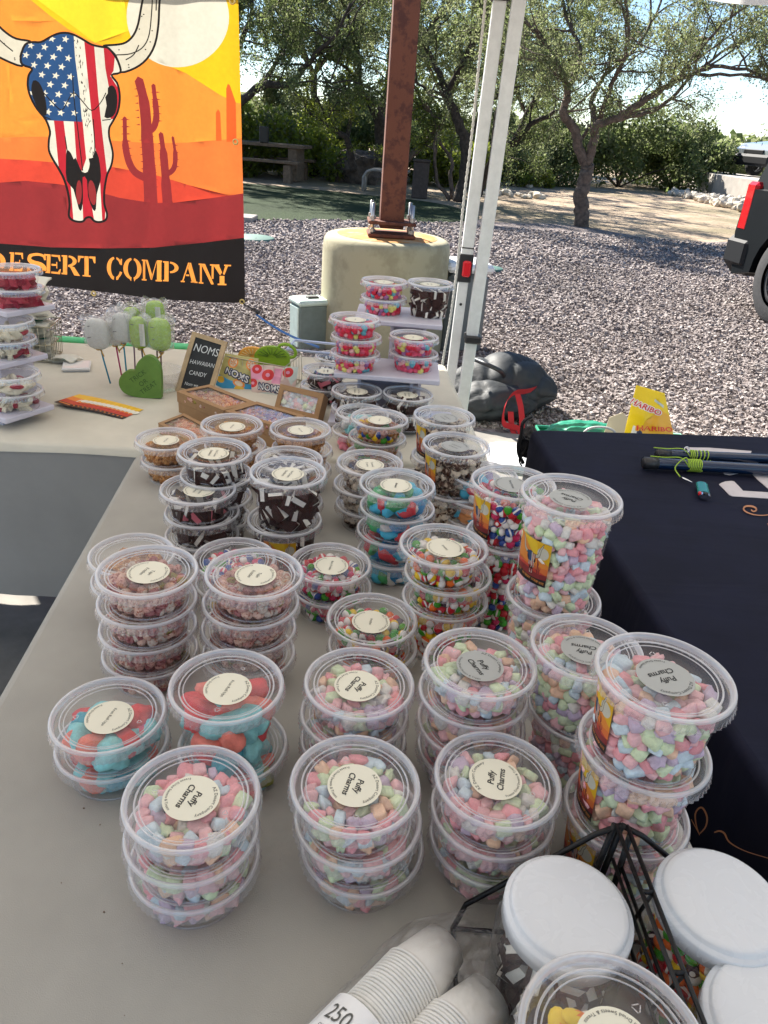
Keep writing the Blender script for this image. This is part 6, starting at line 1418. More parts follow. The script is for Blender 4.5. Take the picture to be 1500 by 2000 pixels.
b = MB(); b.prism([(Wc*.45, .01), (Wc*.55, .01), (Wc*.55, Hc*.8), (Wc*.45, Hc*.8)], -.016, -.0125, f=fc); b.obj('easel_strut', m_pine, t)
# snack bags in a wire basket
def flat_bag(name, label, cat, c4, bulge, layers, mats, texts, gn=(18, 18)):
    TLc, TRc, BRc, BLc = c4; n = ((TRc-TLc).cross(BLc-TLc)).normalized(); n = n if n.y < 0 else -n
    def f(u, v, k=0):
        p = TLc.lerp(TRc, u).lerp(BLc.lerp(BRc, u), v); g = math.sin(PI*min(1, max(0, u)))**.7*math.sin(PI*min(1, max(0, v)))**.8 if 0 < u < 1 and 0 < v < 1 else 0
        return tuple(p+n*(bulge*g+k+.0025*math.sin(u*17+v*5)*g+.002*math.sin(v*23-u*9)*g))
    t = thing(name, label, cat, (0, 0, 0)); art(layers, (0, 0, 1, 1), gn, f, 'bag_front', mats, t)
    b = MB(); b.grid(lambda u, v: tuple(Vector(f(1-u, v))-n*(2*bulge*math.sin(PI*u)*math.sin(PI*v)+.001)), 8, 8); b.obj('bag_back', mats[0], t)
    parts = []
    for s_, x, y, sz, rot, m_in, m_out, sx in texts:
        dw = (TRc-TLc).length; dh = (BLc-TLc).length
        for (ox, oy, k, mm) in [(a*.0016*sz/.02, c_*.0016*sz/.02, .0006, 1) for a, c_ in ((-1, -1), (1, -1), (-1, 1), (1, 1), (0, 1.4), (0, -1.4), (1.4, 0), (-1.4, 0))]+[(0, 0, .0012, 0)]:
            T2 = text2d(s_, sz, (0, 0), rot, True, 0, 1.02, sx=sx)
            for V, T in T2: parts.append((np.array([f(x+(a+ox)/dw, y-(b_+oy)/dh, k) for a, b_ in V]), T, mm))
        if parts: link('lettering', join_np(parts, 'lettering', [m_in, m_out], False), t); parts = []
    return t
yb1 = 1.905
c1 = [PY(440, 690, yb1+.02), PY(505, 700, yb1+.02), PY(498, 786, yb1-.02), PY(421, 752, yb1-.02)]
c2 = [PY(489, 711, yb1), PY(583, 717, yb1), PY(572, 790, yb1-.04), PY(492, 782, yb1-.04)]
m_w, m_dk2 = M('letter_white', (.8, .8, .78), .4), M('letter_navy', (.03, .04, .10), .4)
bm1 = [M('bag_olive', (.50, .45, .16), .35), M('bag_blue', (.05, .35, .62), .35), M('bag_orange', (.85, .28, .05), .35), M('bag_cream', (.75, .62, .45), .35), M('bag_green', (.05, .28, .05), .35), M('bag_gold', (.80, .50, .06), .35)]
L1 = [([(0, .66), (.3, .72), (.7, .68), (1, .6), (1, 1), (0, 1)], 1, None), (ell(.30, .22, .15, .16, n=20), 2, None), (ell(.30, .22, .11, .12, n=20), 3, None), (ell(.80, .18, .14, .15, n=20), 2, None), (ell(.80, .18, .10, .11, n=20), 3, None), (ell(.55, .72, .16, .1, n=16), 2, None), (ell(.55, .72, .11, .065, n=16), 3, None),
      (ell(.08, .78, .1, .1, n=14), 5, None), (ell(.62, .88, .17, .11, n=16), 5, None), (ell(.58, .87, .02, .02, n=6), 4, None), (ell(.67, .87, .02, .02, n=6), 4, None), ([(.7, .96), (.85, .86), (1, .88), (1, 1), (.6, 1)], 4, None), ([(.28, .98), (.4, .9), (.5, 1)], 4, None)]
for cx_, cy3 in ((.30, .22), (.80, .18)):
    for k in range(6):
        a = k*PI/3+.3; L1.append(([(cx_, cy3), (cx_+.085*math.cos(a-.2), cy3+.092*math.sin(a-.2)), (cx_+.085*math.cos(a+.25), cy3+.092*math.sin(a+.25))], 2, None))
flat_bag('snack_bag', 'yellow and blue snack bag with orange slices beside the chalkboard', 'snack bag', c1, .008, L1, bm1, [('NOMS', .47, .52, .021, -.12, m_w, m_dk2, .95)])
bm2 = [M('bag_pale_pink', (.66, .50, .44), .35), M('bag_red', (.62, .02, .02), .35), M('bag_pink', (.74, .30, .42), .35), M('bag_mist', (.55, .62, .56), .35)]
L2_ = [([(.0, .1), (.3, .12), (.32, .4), (.0, .45)], 2, None), ([(.5, .08), (.68, .08), (.66, .5), (.46, .5)], 2, None), ([(0, .8), (.4, .74), (1, .84), (1, 1), (0, 1)], 3, None), ([(.66, .0), (1, 0), (1, .3), (.9, .5)], 3, None)]
for (x, y, r) in ((.14, .13, .105), (.38, .28, .13), (.80, .17, .11), (.04, .52, .1), (.86, .62, .07)): L2_ += [(ell(x, y, r, r*1.25, n=20, rot=.3), 1, None), (ell(x, y, r*.38, r*.42, n=12, rot=.3), 2, None)]
flat_bag('snack_bag', 'pink snack bag with red candy rings in the wire basket', 'snack bag', c2, .010, L2_, bm2, [('NOMS', .42, .62, .023, -.10, m_w, m_dk2, .95), ('Peach', .52, .88, .012, -.05, bm2[1], bm2[0], .9)])
# lime and orange slice shaped bags sticking up behind
def slice_bag(name, label, u, v, y, rw, rh, mc, m2, handle):
    p = PY(u, v, y); t = thing(name, label, 'snack bag', (p.x, y, p.z)); b = MB(); pl = ell(0, 0, rw, rh, 0, 180, 18)
    b.prism(pl, -.006, .006, f=lambda x, z, k: (x, k, z)); b.prism([(-rw, -.06), (rw, -.06), (rw, -.0003), (-rw, -.0003)], -.006, .006, f=lambda x, z, k: (x, k, z)); b.obj('bag_body', mc, t)
    b = MB()
    for i in range(9): a = math.radians(15+150*i/8); b.tube([(rw*.25*math.cos(a), -.0075, rh*.25*math.sin(a)), (rw*.85*math.cos(a), -.0075, rh*.85*math.sin(a))], .0012, 4)
    b.obj('slice_lines', m2, t)
    if handle: b = MB(); b.tube(smooth_pts([(rw*.3, 0, rh*.8), (rw*.5, 0, rh*1.18), (rw*.95, 0, rh*1.2), (rw*1.3, 0, rh*.7), (rw*1.25, 0, rh*.2), (rw*.9, 0, rh*.05)], False, 5), .0045, 8); b.obj('handle', mc, t)
    return t
slice_bag('slice_bag', 'lime slice shaped bag with a loop handle above the snack bags', 532, 697, 1.99, .048, .030, M('lime_green', (.24, .42, .02), .45), M('lime_dark', (.10, .2, .01), .5), True)
slice_bag('slice_bag', 'orange slice shaped bag just behind the yellow snack bag', 495, 697, 2.01, .042, .028, M('slice_orange', (.85, .42, .08), .45), M('slice_pale', (.85, .65, .3), .5), False)
t = thing('wire_basket', 'thin gold wire basket around the snack bags', 'basket', (0, 0, 0)); b = MB()
K = [PY(452, 664, 2.03), PY(589, 692, 2.0), PY(556, 717, 1.885), PY(432, 694, 1.925)]
b.tube([tuple(q) for q in K], .0017, 6, closed=True); 
Kb = [Vector((q.x*.99, q.y-.004, .743)) for q in K]; b.tube([tuple(q) for q in Kb], .0017, 6, closed=True)
for i in range(4):
    for k in range(6): b.tube([tuple(K[i].lerp(K[(i+1) % 4], k/6)), tuple(Kb[i].lerp(Kb[(i+1) % 4], k/6))], .001, 4)
b.obj('wire_frame', m_wire, t)
# kraft window boxes
m_kraft = M('kraft_card', (.34, .20, .095), .85, var=.06, vs=60, bump=.15, bs=400); m_win = clear('window_film', .05, (.98, .98, .98), rough=.06, edge=.5, base=.08, crinkle=.25, cs=50)
def kraft(label, O, X, Y, h, border, kind='tajin', win=True, seed=1, N=None):
    """O corner on the top face, X and Y its edges, h depth below"""
    N = N or X.cross(Y).normalized(); N = N if N.z > 0 or abs(N.z) < .2 and N.y < 0 else -N
    lx, ly = X.length, Y.length; ex, ey = X/lx, Y/ly; f = lambda a, b_, k: tuple(O+ex*a+ey*b_+N*k)
    t = thing('kraft_box', label, 'box', (0, 0, 0), 0, 'kraft window boxes'); b = MB(); w_ = .0012
    R4 = lambda a0, b0, a1, b1, z0, z1: b.prism([(a0, b0), (a1, b0), (a1, b1), (a0, b1)], z0, z1, f=f)
    R4(0, 0, lx, ly, -h, -h+w_); R4(0, 0, lx, w_, -h+w_, -.0012); R4(0, ly-w_, lx, ly, -h+w_, -.0012); R4(0, w_, w_, ly-w_, -h+w_, -.0012); R4(lx-w_, w_, lx, ly-w_, -h+w_, -.0012)
    b.obj('box_tray', m_kraft, t); b = MB()
    bo = border
    R4(-.0005, -.0005, lx+.0005, bo, -.001, 0); R4(-.0005, ly-bo, lx+.0005, ly+.0005, -.001, 0); R4(-.0005, bo, bo, ly-bo, -.001, 0); R4(lx-bo, bo, lx+.0005, ly-bo, -.001, 0); b.obj('lid_frame', m_kraft, t)
    if win:
        b = MB(); b.prism([(bo*.8, bo*.8), (lx-bo*.8, bo*.8), (lx-bo*.8, ly-bo*.8), (bo*.8, ly-bo*.8)], -.0024, -.0016, f=f); b.obj('window_pane', m_win, t)
        r = random.Random(seed); parts = []; mats = []; shp, a, cols, pk, wd = KIND[kind]; a = min(a, h*.6)
        for i in range(int(lx/(a*.8))):
            for j in range(int(ly/(a*.8))):
                x, y = (i+.6)*a*.8, (j+.6)*a*.8
                if x > lx-a*.6 or y > ly-a*.6: continue
                q = r.choices(range(len(cols)), [c[0] for c in cols])[0]; ma, mb_ = cols[q][2], cols[q][3] or cols[q][2]
                for mm in (ma, mb_):
                    if mm not in mats: mats.append(mm)
                V, T, mi = TM[shp][r.randrange(len(TM[shp]))]; P = (V*a*r.uniform(.9, 1.15))@np.array(rnd_rot(r)).T; base_ = O+ex*(x+r.uniform(-.1, .1)*a)+ey*(y+r.uniform(-.1, .1)*a)+N*(-h+a*.6+r.uniform(0, h-a*1.2 if h > a*1.3 else 0))
                parts.append((P+np.array(base_), T, np.array([mats.index(ma), mats.index(mb_)])[mi]))
        if parts: o = link('candy_filling', join_np(parts, 'candy_filling', mats, True), t); o['kind'] = 'stuff'
    return t
def kq(a, b_, c, z): A_, B_, C2 = PZ(*a, z), PZ(*b_, z), PZ(*c, z); return A_, B_-A_, C2-A_
h0 = .026
O, X, Y = kq((345, 764), (409, 751), (436, 801), .741+2*h0); 
ga = lambda O, X, Y: (O, X, (Y-X.normalized()*Y.dot(X.normalized())*.5))
kraft('window box of candy on top of its pair, touching the chalkboard', O, X, Y, h0, .014, 'tajin', True, 1)
kraft('closed kraft box under the one touching the chalkboard', O+Vector((.003, -.002, -h0-.0006)), X, Y, h0-.0008, .014, 'tajin', False, 2)
O, X, Y = kq((436, 802), (498, 784), (529, 829), .741+2*h0); X2 = PZ(594, 812, .741+2*h0)-PZ(498, 784, .741+2*h0)
O = PZ(436, 802, .741+2*h0); X = PZ(498, 784, .741+2*h0)-O; Y = X2
kraft('window box with a bluish reflection in the middle of the kraft boxes', O+Vector((.004, 0, 0)), X, Y, h0, .013, 'tajin', True, 3)
kraft('closed kraft box carrying the one with the bluish reflection', O+Vector((.006, -.003, -h0-.0006)), X, Y, h0-.0008, .014, 'tajin', False, 4)
O = PZ(309, 826, .741+h0); X = PZ(359, 807, .741+h0)-O; Y = PZ(432, 846, .741+h0)-PZ(359, 807, .741+h0)
kraft('low kraft box of orange candy behind the leftmost brown tubs', O, X, Y, h0-.001, .010, 'tajin', True, 5)
D_ = PZ(535, 800, .752); C2 = PZ(620, 821, .752); A_ = PY(548, 750, D_.y+.040); B_ = A_+(C2-D_)
kraft('kraft box propped upright showing pale candy through its window', D_, C2-D_, A_-D_, .030, .013, 'puff', True, 6, N=((C2-D_).cross(A_-D_)).normalized())

m_bag = M('dark_grey_nylon', (.022, .026, .028), .62, var=.15, vs=8, bump=.3, bs=300, bdist=.001, wrinkle=((9, 9, 14), .008))
from mathutils import noise as _ns
def cloth_lump(name, c, r, seed, mat, parent=None, flat=.0, amp=.22):
    import bmesh; bm = bmesh.new(); bmesh.ops.create_icosphere(bm, subdivisions=5, radius=1); off = Vector((seed*2.7, seed*5.1, 1))
    for v in bm.verts:
        d = v.co.normalized(); rd = 1-abs(_ns.noise(d*2.1+off)); rd2 = 1-abs(_ns.noise(d*4.3+off*2)); f1 = 1-abs(_ns.noise(Vector((d.x*1.1, d.y*1.1, d.z*.5))*2.2+off)); f2 = 1-abs(_ns.noise(Vector((d.x*.8+d.z*.8, d.y*1.6, d.z*2.6))*2.4+off*2)); k = .88+amp*.8*(f1**2-.5)+amp*.10*(f2**3-.3)
        v.co = Vector((d.x*r[0], d.y*r[1], max(-.55, d.z)*r[2]))*k
    me = bpy.data.meshes.new(name); bm.to_mesh(me); bm.free(); me.materials.append(mat); me.polygons.foreach_set('use_smooth', [True]*len(me.polygons)); return link(name, me, parent, c)
# ================================================================ THINGS ON AND BEHIND THE NAVY TABLE
m_pole = M('blue_lacquer', (.004, .018, .055), .25, coat=.3); m_str = M('lime_string', (.42, .62, .06), .7, bump=.5, bs=700)
for i, (a, b_, r, lb, wx) in enumerate([((1258, 904), (1500, 917), .0128, 'dark blue pole with lime string, nearer the lighter', (1337, 1362)), ((1284, 887), (1500, 896), .0115, 'dark blue pole with spaced lime windings, farther from the lighter', (1342, 1380))]):
    z = .7435+r+.0005; P0, P1 = PZ(*a, z), PZ(*b_, z); d = (P1-P0).normalized(); t = thing('pole', lb, 'pole', tuple(P0), group='blue poles lying on the navy table')
    b = MB(); b.tube([tuple(d*k) for k in (0, .002, .05, .9)], [r*.9, r, r, r], 20); b.obj('tube', m_pole, t)
    b = MB(); b.tube([tuple(d*k) for k in (-.004, 0, .03)], [r*.7, r*1.06, r*1.06], 16); b.obj('end_cap', m_blackp, t)
    s0, s1 = (PZ(wx[0], a[1], z)-P0).length, (PZ(wx[1], a[1], z)-P0).length; n = 8 if i == 0 else 7; sd = d.cross(Vector((0, 0, 1))).normalized(); pts = []
    for k in range(n*14):
        an = 2*PI*k/14; f_ = k/(n*14); pos = s0+(s1-s0)*(f_ if i == 0 else (f_*.62 if k % 2 else f_*.62)+.38*max(0, (f_-.4)/.6)); pts.append(tuple(d*pos+sd*(r+.001)*math.cos(an)+Vector((0, 0, 1))*(r+.001)*math.sin(an)))
    b = MB(); b.tube(pts, .0013, 5)
    e = Vector(pts[0]); b.tube(smooth_pts([tuple(e), tuple(d*(s0-.02)+Vector((0, -.006, r+.006))), tuple(d*(s0-.055)+Vector((0, .0, r+.003))), tuple(d*(s0-.085)+Vector((0, .008, r+.001)))], False, 5), .0013, 5)
    if i == 0: b.tube(smooth_pts([tuple(e), tuple(d*(s0-.012)+Vector((0, -.012, r+.010))), tuple(d*(s0-.035)+Vector((0, -.022, .002))), tuple(d*(s0-.028)+Vector((0, -.045, -r+.003)))], False, 5), .0013, 5)
    b.obj('string', m_str, t); c = d*(s0-.022)+Vector((0, -.055, -r+.003)) if i == 0 else d*(s0-.01)+Vector((0, -.004, r+.004))
    b = MB()
    if i == 0: b.tube([tuple(c+Vector((-.006, .014, 0))), tuple(c), tuple(c+Vector((.012, -.016, 0)))], [.0016, .003, .0012], 7)
    else: b.tube([tuple(c+Vector((.006*math.cos(q), .003*math.sin(q), .006*math.sin(q)))) for q in np.linspace(0, 5.6, 10)], .0014, 5, closed=True)
    b.obj('metal_hook', M('chrome', (.7, .7, .7), .15, metal=1), t)
q = PZ(1373, 958, .7495); t = thing('lighter', 'teal lighter lying in front of the poles', 'lighter', (q.x, q.y, .7435+.0065), (lambda d: math.atan2(d.x, -d.y))(PZ(1379, 976, .75)-PZ(1370, 936, .75)))
b = MB(); pts = ell(0, 0, .0125, .0065, n=20); b.prism(pts, 0, .052, f=lambda x, z, k: (x, k-.02, z)); b.obj('body', M('teal_plastic', (.005, .20, .17), .25, coat=.3), t)
b = MB(); b.prism(ell(.001, 0, .0115, .0058, n=16), .0, .013, f=lambda x, z, k: (x, -.0203-k, z)); b.obj('metal_guard', M('chrome'), t)
b = MB(); b.box((-.009, -.026, .002), (.007, .010, .008), bev=.002); b.obj('red_lever', M('red_button'), t); b = MB(); b.tube([(-.004, -.030, .005), (.006, -.030, .005)], .004, 8); b.obj('spark_wheel', m_blackp, t)
# crate behind the table with small things in it
zt = .300
t = thing('green_crate', 'green plastic crate standing behind the navy table', 'crate', (.93, 2.86, 0), .06)
b = MB()
for sx, sy, w_, d in ((0, -.14, .62, .008), (0, .14, .62, .008), (-.306, 0, .008, .271), (.306, 0, .008, .271)): b.box((sx, sy, zt/2), (w_, d, zt-.01))
b.box((0, 0, zt-.10), (.60, .270, .006)); b.obj('crate_body', M('sea_green_plastic', (.02, .22, .13), .4), t)
b = MB(); b.tube([(-.31, -.144, zt), (.31, -.144, zt), (.31, .144, zt), (-.31, .144, zt)], .009, 8, closed=True); b.obj('crate_rim', M('sea_green_plastic'), t)
b = MB(); b.tube(smooth_pts([(-.22, -.146, zt), (-.20, -.148, zt+.10), (-.14, -.148, zt+.122), (-.08, -.148, zt+.10), (-.06, -.146, zt)], False, 5), .005, 8); b.obj('handle', M('pale_handle', (.45, .47, .46), .4), t)
cl_ = PY(1140, 838, 2.80); cloth_lump('green_cloth', (cl_.x-.93, -.06, cl_.z-.02), (.17, .07, .06), 5, M('sea_green_plastic'), t)
p = PY(1200, 822, 2.74); b = MB(); b.prism([(-.04, -.16), (.05, -.16), (.047, .018), (.024, .036), (-.022, .012)], -.0006, .0006, f=lambda x, z, k: (x, k, z)); o = b.obj('paper_tag', M('cream_card', (.75, .66, .45), .8), loc=(p.x, 2.74, p.z)); tag(o, 'cream card corner poking up beside the yellow candy bag', 'card')
ybg = 2.80; cb = [PY(1243, 752, ybg+.05), PY(1298, 768, ybg+.05), PY(1322, 880, ybg), PY(1210, 880, ybg-.02)]
m_yel = M('bag_yellow', (.86, .66, .02), .3, bump=.3, bs=30, bdist=.01, tl=.15); m_yel2 = M('bag_deep_yellow', (.80, .42, .015), .3); m_hr = M('letter_red', (.70, .03, .03), .4)
def hl():
    return [([(.36, .52), (.75, .30), (1, .38), (1, 1), (.22, 1)], 1, None), ([(.60, .18), (.63, .14), (.88, .22), (.86, .27)], 2, None), ([(.14, .60), (.30, .64), (.26, .78), (.12, .74)], 3, None), ([(.24, .58), (.36, .74), (.22, .78)], 4, None)]
flat_bag('candy_bag', 'bright yellow candy bag standing open behind the navy table', 'candy bag', cb, .018, hl(), [m_yel, m_yel2, M('bag_mist'), M('letter_white'), M('letter_navy')], [('HARIBO', .36, .30, .030, -.34, m_hr, m_w, .9), ('HARIBO', .60, .63, .027, .02, m_hr, m_yel2, .95)])
# black tent bag with red webbing on the ground by the legs
def duffel(nm, sp, rad, sd, par):
    SP = smooth_pts(sp, False, 12); RR = np.interp(np.linspace(0, 1, len(SP)), np.linspace(0, 1, len(rad)), rad); n = 64; vs = []; off = Vector((sd*3.3, sd*1.9, 0))
    for i, p in enumerate(SP):
        q = Vector(SP[min(i+1, len(SP)-1)])-Vector(SP[max(i-1, 0)]); q.z = 0; q.normalize(); sd_ = Vector((-q.y, q.x, 0)); s_ = i/(len(SP)-1)
        for j in range(n):
            a = 2*PI*j/n; c_, e_ = math.cos(a), math.sin(a); w1 = _ns.noise(Vector((s_*3, a*.5, 0))+off); cr = abs(math.sin(s_*9+1.1*a+3*w1+sd))**.55; cr2 = abs(math.sin(s_*5-2.3*c_+4*_ns.noise(Vector((s_*2, c_, e_))+off)))**.5
            k = .73+.16*cr+.16*cr2; r = RR[i]*k; pt = Vector(p)+sd_*(r*c_*1.25)+Vector((0, 0, r*e_*(1.0 if e_ > 0 else .9))); vs.append((pt.x, pt.y, max(.003, pt.z)))
    b = MB(); b.add(vs, [(i*n+j, i*n+(j+1) % n, (i+1)*n+(j+1) % n, (i+1)*n+j) for i in range(len(SP)-1) for j in range(n)], 0, True); b.add(vs[:n], [tuple(range(n))[::-1]]); b.add(vs[-n:], [tuple(range(n))]); return b.obj(nm, m_bag, par)
t = thing('tent_bag', 'slumped dark grey tent bag with red webbing behind the legs', 'bag', (.62, 4.02, 0))
duffel('bag_body', [(-.36, -.08, .08), (-.18, -.02, .12), (.0, .03, .15), (.17, .04, .14), (.29, .02, .12)], [.10, .16, .175, .13, .03], 1, t)
duffel('bag_flap', [(-.36, -.22, .05), (-.16, -.18, .10), (.02, -.12, .10), (.16, -.05, .08)], [.05, .12, .10, .03], 4, t)
m_web = M('red_webbing', (.42, .005, .012), .7)
def band(pts, w_, wd=(1, 0, 0)):
    b = MB(); P = smooth_pts(pts, False, 6); wv = Vector(wd)*w_/2; vs = []
    for p in P: vs += [tuple(Vector(p)-wv), tuple(Vector(p)+wv)]
    b.add(vs, [(2*i, 2*i+1, 2*i+3, 2*i+2) for i in range(len(P)-1)], 0, True); return b
Lo = Vector((.70, 4.15, 0)); W3 = lambda u, v, y: tuple(PY(u, v, y)-Lo)
for pts, wd in (([W3(1068, 747, 4.05), W3(1050, 752, 3.95), W3(1028, 755, 3.86), W3(1012, 775, 3.82), W3(1008, 812, 3.80), W3(1035, 822, 3.78), W3(1038, 838, 3.76)], (.3, 0, .95)), ([W3(1034, 756, 3.87), W3(1041, 785, 3.83), W3(1042, 820, 3.8), W3(1034, 838, 3.78), W3(1024, 822, 3.8), W3(1021, 790, 3.83)], (1, 0, 0))): band(pts, .03, wd).obj('webbing_strap', m_web, t)
b = MB(); b.tube(smooth_pts([W3(950, 690, 4.0), W3(975, 700, 3.9), W3(1000, 712, 3.9), W3(1008, 722, 4.0)], False, 5), .012, 8); b.obj('carry_handle', m_blackp, t)
_q = PY(1032, 862, 1.83); t = thing('black_pouch', 'small black pouch with dangling straps hanging at the navy table corner', 'pouch', (.47, 2.30, 0)); 
cloth_lump('bag_body', (_q.x-.47, 1.83-2.30, _q.z-.01), (.030, .03, .055), 12, M('black_nylon', (.012, .012, .014), .5, bump=.3, bs=80), t)
Lo = Vector((.47, 2.30, 0))
for k, pts in enumerate(([(1040, 812), (1022, 825), (1018, 850), (1012, 880), (1022, 905)], [(1020, 850), (1030, 870), (1014, 896), (1020, 912)], [(1016, 856), (1035, 862), (1030, 885)])):
    b = MB(); b.tube(smooth_pts([W3(u, v, 1.80) for u, v in pts], False, 5), .0022 if k else .005, 6); b.obj('dangling_strap', m_blackp, t)
q = PZ(1008, 905, .0); b = MB(); b.prism(smooth_pts([(-.10, -.14), (.10, -.14), (.14, -.05), (.13, .08), (.08, .13), (-.09, .13), (-.14, .05), (-.13, -.08)], True, 3), .016, .05); o = b.obj('white_tray', M('white_plastic'), loc=(q.x, q.y, 0)); tag(o, 'white rounded tray lying in the sun between the tables', 'tray')

# ================================================================ THE NEAR CORNER: JARS, RACK, CUPS
m_jl = M('satin_white_lid', (.68, .70, .72), .26, rvar=.05)
m_jar = clear('thick_clear_plastic', .04, (.94, .95, .95), rough=.06, edge=.75, base=.06)
def jar(label, x, y, zt, kind, seed):
    H = zt-.7405; t = thing('screw_jar', label, 'jar', (x, y, .7405), 0, 'clear jars with white screw lids'); b = MB()
    n = 48; vs = []; prof = [(.0, 0), (.040, 0), (.046, .003), (.048, .010), (.048, H-.034), (.044, H-.026), (.041, H-.022)]
    for k, (r, z) in enumerate(prof):
        for j in range(n):
            a = 2*PI*j/n; sq = (abs(math.cos(a))**4+abs(math.sin(a))**4)**(-.25); f_ = (1+(sq-1)*.6) if r > .042 or z < .005 else 1; vs.append((r*f_*math.cos(a+.5), r*f_*math.sin(a+.5), z+.001))
    b.add(vs, [(k*n+j, k*n+(j+1) % n, (k+1)*n+(j+1) % n, (k+1)*n+j) for k in range(len(prof)-1) for j in range(n)], 0, True); b.obj('jar_body', m_jar, t)
    b = MB(); R1 = .0505; pr = [(R1-.0035, H-.0215), (R1, H-.021), (R1, H-.0075), (R1-.0008, H-.006), (R1-.0035, H-.0052), (R1-.0042, H-.0046), (R1-.0048, H-.0016), (R1-.0066, H-.0002), (R1-.010, H), (0, H-.0002)]
    b.lathe(pr, 72); b.obj('screw_lid', m_jl, t); fill_candy(t, kind, H-.024, seed, 1.0, None, '', rb=.046, rt=.046); return t
j1 = PZ(1113, 1768, .858); j2 = PZ(1414, 1752, .868); j3 = PZ(1527, 1995, .860)
jar('white-lidded jar of cream and chocolate pieces beside the paper cups', j1.x, j1.y, .858, 'sand', 501)
jar('white-lidded jar of orange and green candy, touching the navy table side', j2.x, j2.y, .868, 'fritt', 502)
jar('white-lidded jar cut off by the lower right corner', j3.x, j3.y, .860, 'fritt', 503)
cc_ = PZ(1203, 2042, .905)
t1 = tub('16', (cc_.x, cc_.y, .74+SH16-.001), .3, 'corn', 'deep tub of candy corn in front of the white-lidded jar', 'candy corn tubs at the near corner', 'corn', math.radians(170), None, 'top', 'in the tub beside the paper cups', 601, fill=.82)
tub('16', (cc_.x+.002, cc_.y, .74), .3, 'corn', 'lower deep tub of candy corn, under the other', 'candy corn tubs at the near corner', None, 0, None, None, '', 602, fill=.9)
# black wire rack
m_bw = M('black_wire', (.004, .004, .0045), .4, spec=.35); t = thing('wire_rack', 'black wire rack dividing the white-lidded jars', 'rack', (0, 0, 0))
AP = Vector((.2215, .4475, .876)); D1 = PZ(1452, 2040, .876); D1 = Vector((max(.226, min(.234, D1.x)), D1.y, .876)); dn = (D1-AP).normalized(); D1 = AP+dn*.30
def wire(pts, r, nm): b = MB(); b.tube([tuple(p) for p in pts], r, 8); return b.obj(nm, m_bw, t)
sx = Vector((1, 0, 0))
for dx, dz, nm in ((-.0045, 0, 'top_wire'), (.0045, 0, 'top_wire'), (-.0045, -.030, 'panel_wire'), (.0045, -.038, 'panel_wire'), (.0045, -.075, 'panel_wire')):
    o_ = sx*dx+Vector((0, 0, dz)); s0 = .0 if dz > -.03 else .01; wire([AP+o_+dn*s0, D1+o_], .0019 if dz == 0 else .0017, nm)
for k in range(1, 5):
    p = AP+dn*(.062*k); wire([p+sx*-.0045, p+sx*.0045], .0020, 'cross_wire'); wire([p+sx*.0045, p+Vector((.0045, .018, -.075))], .0016, 'strut')
for a, b_ in (((-.006, 0, -.0), (-.022, -.012, -.134)), ((.0, 0, -.0), (-.010, -.004, -.134)), ((.0045, -.01, -.0), (.0045, -.01, -.134))): wire([AP+Vector(a), AP+Vector(b_)], .0028, 'post')
wire([AP, AP+Vector((-.02, -.001, -.012)), Vector((.101, .437, .772)), Vector((.092, .432, .7445))], .0025, 'rim_wire'); wire([AP, AP+Vector((.02, -.001, -.010)), Vector((.345, .437, .785)), Vector((.352, .433, .7445))], .0025, 'rim_wire')
wire([Vector((.092, .432, .7445)), Vector((.094, .20, .7445)), Vector((.352, .20, .7445)), Vector((.352, .433, .7445)), Vector((.094, .432, .7445))], .0022, 'base_wire')
# paper cups
m_cup = M('white_paper_cup', (.86, .85, .80), .7, bump=.15, bs=200); b = MB()
b.lathe([(.0195, .002), (.0200, 0), (.0265, .038), (.0268, .0395), (.0280, .0400), (.0284, .0412), (.0278, .0424), (.0266, .0420), (.0258, .038), (.0192, .003)], 36); b.lathe([(.0197, .0035), (0, .0035)], 36); CUP = b.mesh('paper_cup', m_cup)
zc = .7405+.0295
for si, (a, b_, n, lb) in enumerate([((868, 1846), (696, 2034), 50, 'white paper cup nested in the longer wrapped row'), ((955, 1948), (822, 2094), 44, 'white paper cup nested in the shorter wrapped row, nearer the jars')]):
    A_, B_ = PZ(*a, zc), PZ(*b_, zc); d = (B_-A_).normalized(); rot = d.to_track_quat('Z', 'Y').to_euler()
    for k in range(n):
        o = link('paper_cup', CUP, loc=tuple(A_+d*(.0031*k+rn.uniform(-.0003, .0003)))); o.rotation_euler = rot; tag(o, lb, 'paper cup', 'paper cups in the '+('longer' if si == 0 else 'shorter')+' wrapped row')
    if si == 0: E0, dE = A_, d
    else: E1 = A_
t = thing('plastic_sleeve', 'crinkled clear plastic sleeve wrapped around the paper cups', 'plastic sleeve', (0, 0, 0)); sd = Vector((-dE.y, dE.x, 0)); sd = sd if (E1-E0).dot(sd) > 0 else -sd; off = (E1-E0).dot(sd); lag = (E1-E0).dot(dE)
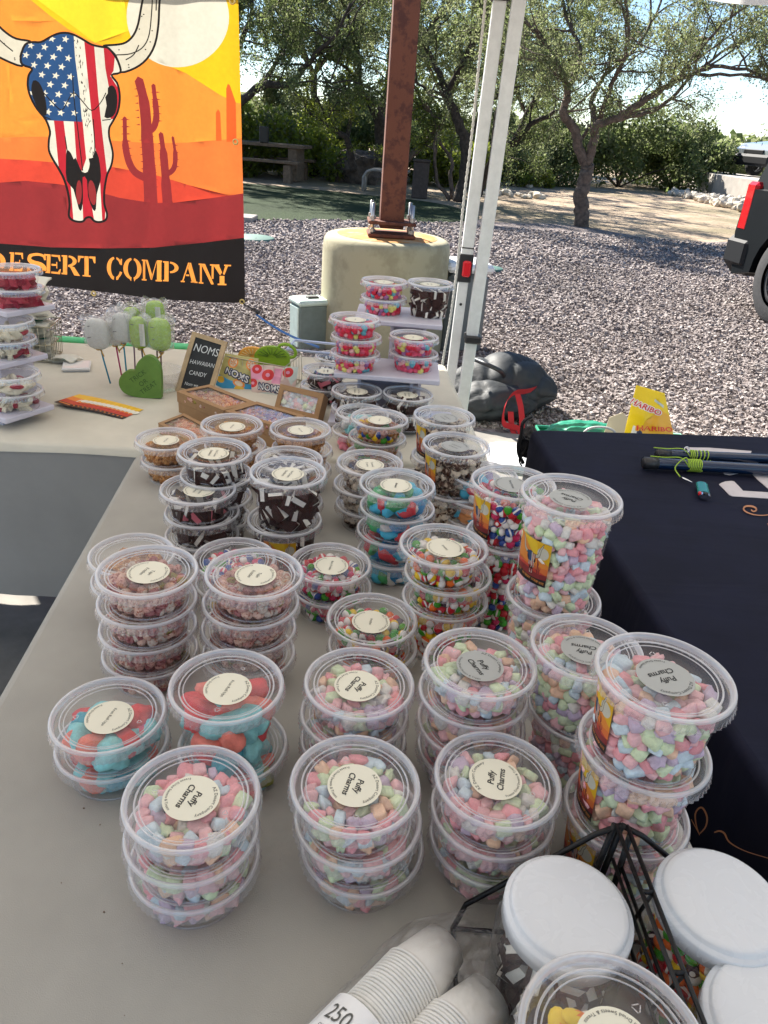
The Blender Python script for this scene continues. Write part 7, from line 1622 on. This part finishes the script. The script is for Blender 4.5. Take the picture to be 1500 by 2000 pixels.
def sleeve(u, v):
    a = 2*PI*u; L = -.040+.25*v; c_, s_ = math.cos(a), math.sin(a); end = min(1, max(0, (L+.038)/.05)); hw = (off/2+.033); hh = .0315
    r_ = (abs(c_)**2.6+abs(s_)**2.6)**(-1/2.6); x = off/2+hw*c_*r_*(.55+.45*end)+(1-end)*.0; z = zc+hh*s_*r_*(.35+.65*end)+.0005
    lg_ = L+(lag*(.5+.5*c_))*(1-.0) if c_ > -2 else L; wob = .0022*math.sin(a*7+L*90)+.0018*math.sin(a*13-L*150)+.003*(1-end)*math.sin(a*5)
    p = E0+sd*(x+wob)+dE*lg_; return (p.x, p.y, max(.742, z+wob))
b = MB(); b.grid(sleeve, 72, 46); b.obj('film', clear('sleeve_film', .012, (.99, .99, .99), rough=.10, edge=.5, base=.05, crinkle=.9, cs=38), t)
# printed band of the sleeve with its count
pb = E0+dE*.1; b = MB(); fb = lambda a, L, k=0: tuple(E0+dE*(.098+L)+sd*((.0325+k)*math.cos(a))+Vector((0, 0, zc-E0.z+(.0325+k)*math.sin(a))))
b.grid(lambda u, v: fb(-.2+3.5*u, .075*v), 24, 2); b.obj('paper_band', M('band_white', (.86, .86, .85), .6), t)
tx = text2d('250', .019, (0, 0), 0, False, 0, 1.0, sx=.8)+text2d('cups', .0055, (-.004, -.0125), 0)
def fband(a, b_): return fb(1.95-a/.0325, .017-b_, .0006)
def fband2(a, b_): return fb(1.9+a/.0325*-1, .040-b_*-1, .0006)
tpx = []
for V, T in tx: tpx.append((np.array([fband(a, b_) for a, b_ in V]), T, 0))
link('count_print', join_np(tpx, 'count_print', [M('grey_ink', (.10, .10, .09), .6)], False), t)

# crumbs and lint on the near cloth
rc_ = np.random.default_rng(8); pc = []
for i in range(16):
    u_, v_ = (rc_.uniform(60, 620), rc_.uniform(1480, 1990)) if i < 9 else (rc_.uniform(200, 1000), rc_.uniform(900, 1400)); q_ = PZ(u_, v_, .7406); pc.append((q_.x, q_.y, .7408))
_sz = rc_.uniform(.0006, .0017, len(pc)); o = scatter_rocks('crumbs', np.array(pc), _sz, M('crumb_brown', (.16, .10, .06), .9), None, 12); o['label'] = 'tiny dark crumbs scattered over the grey tablecloth'; o['category'] = 'crumbs'
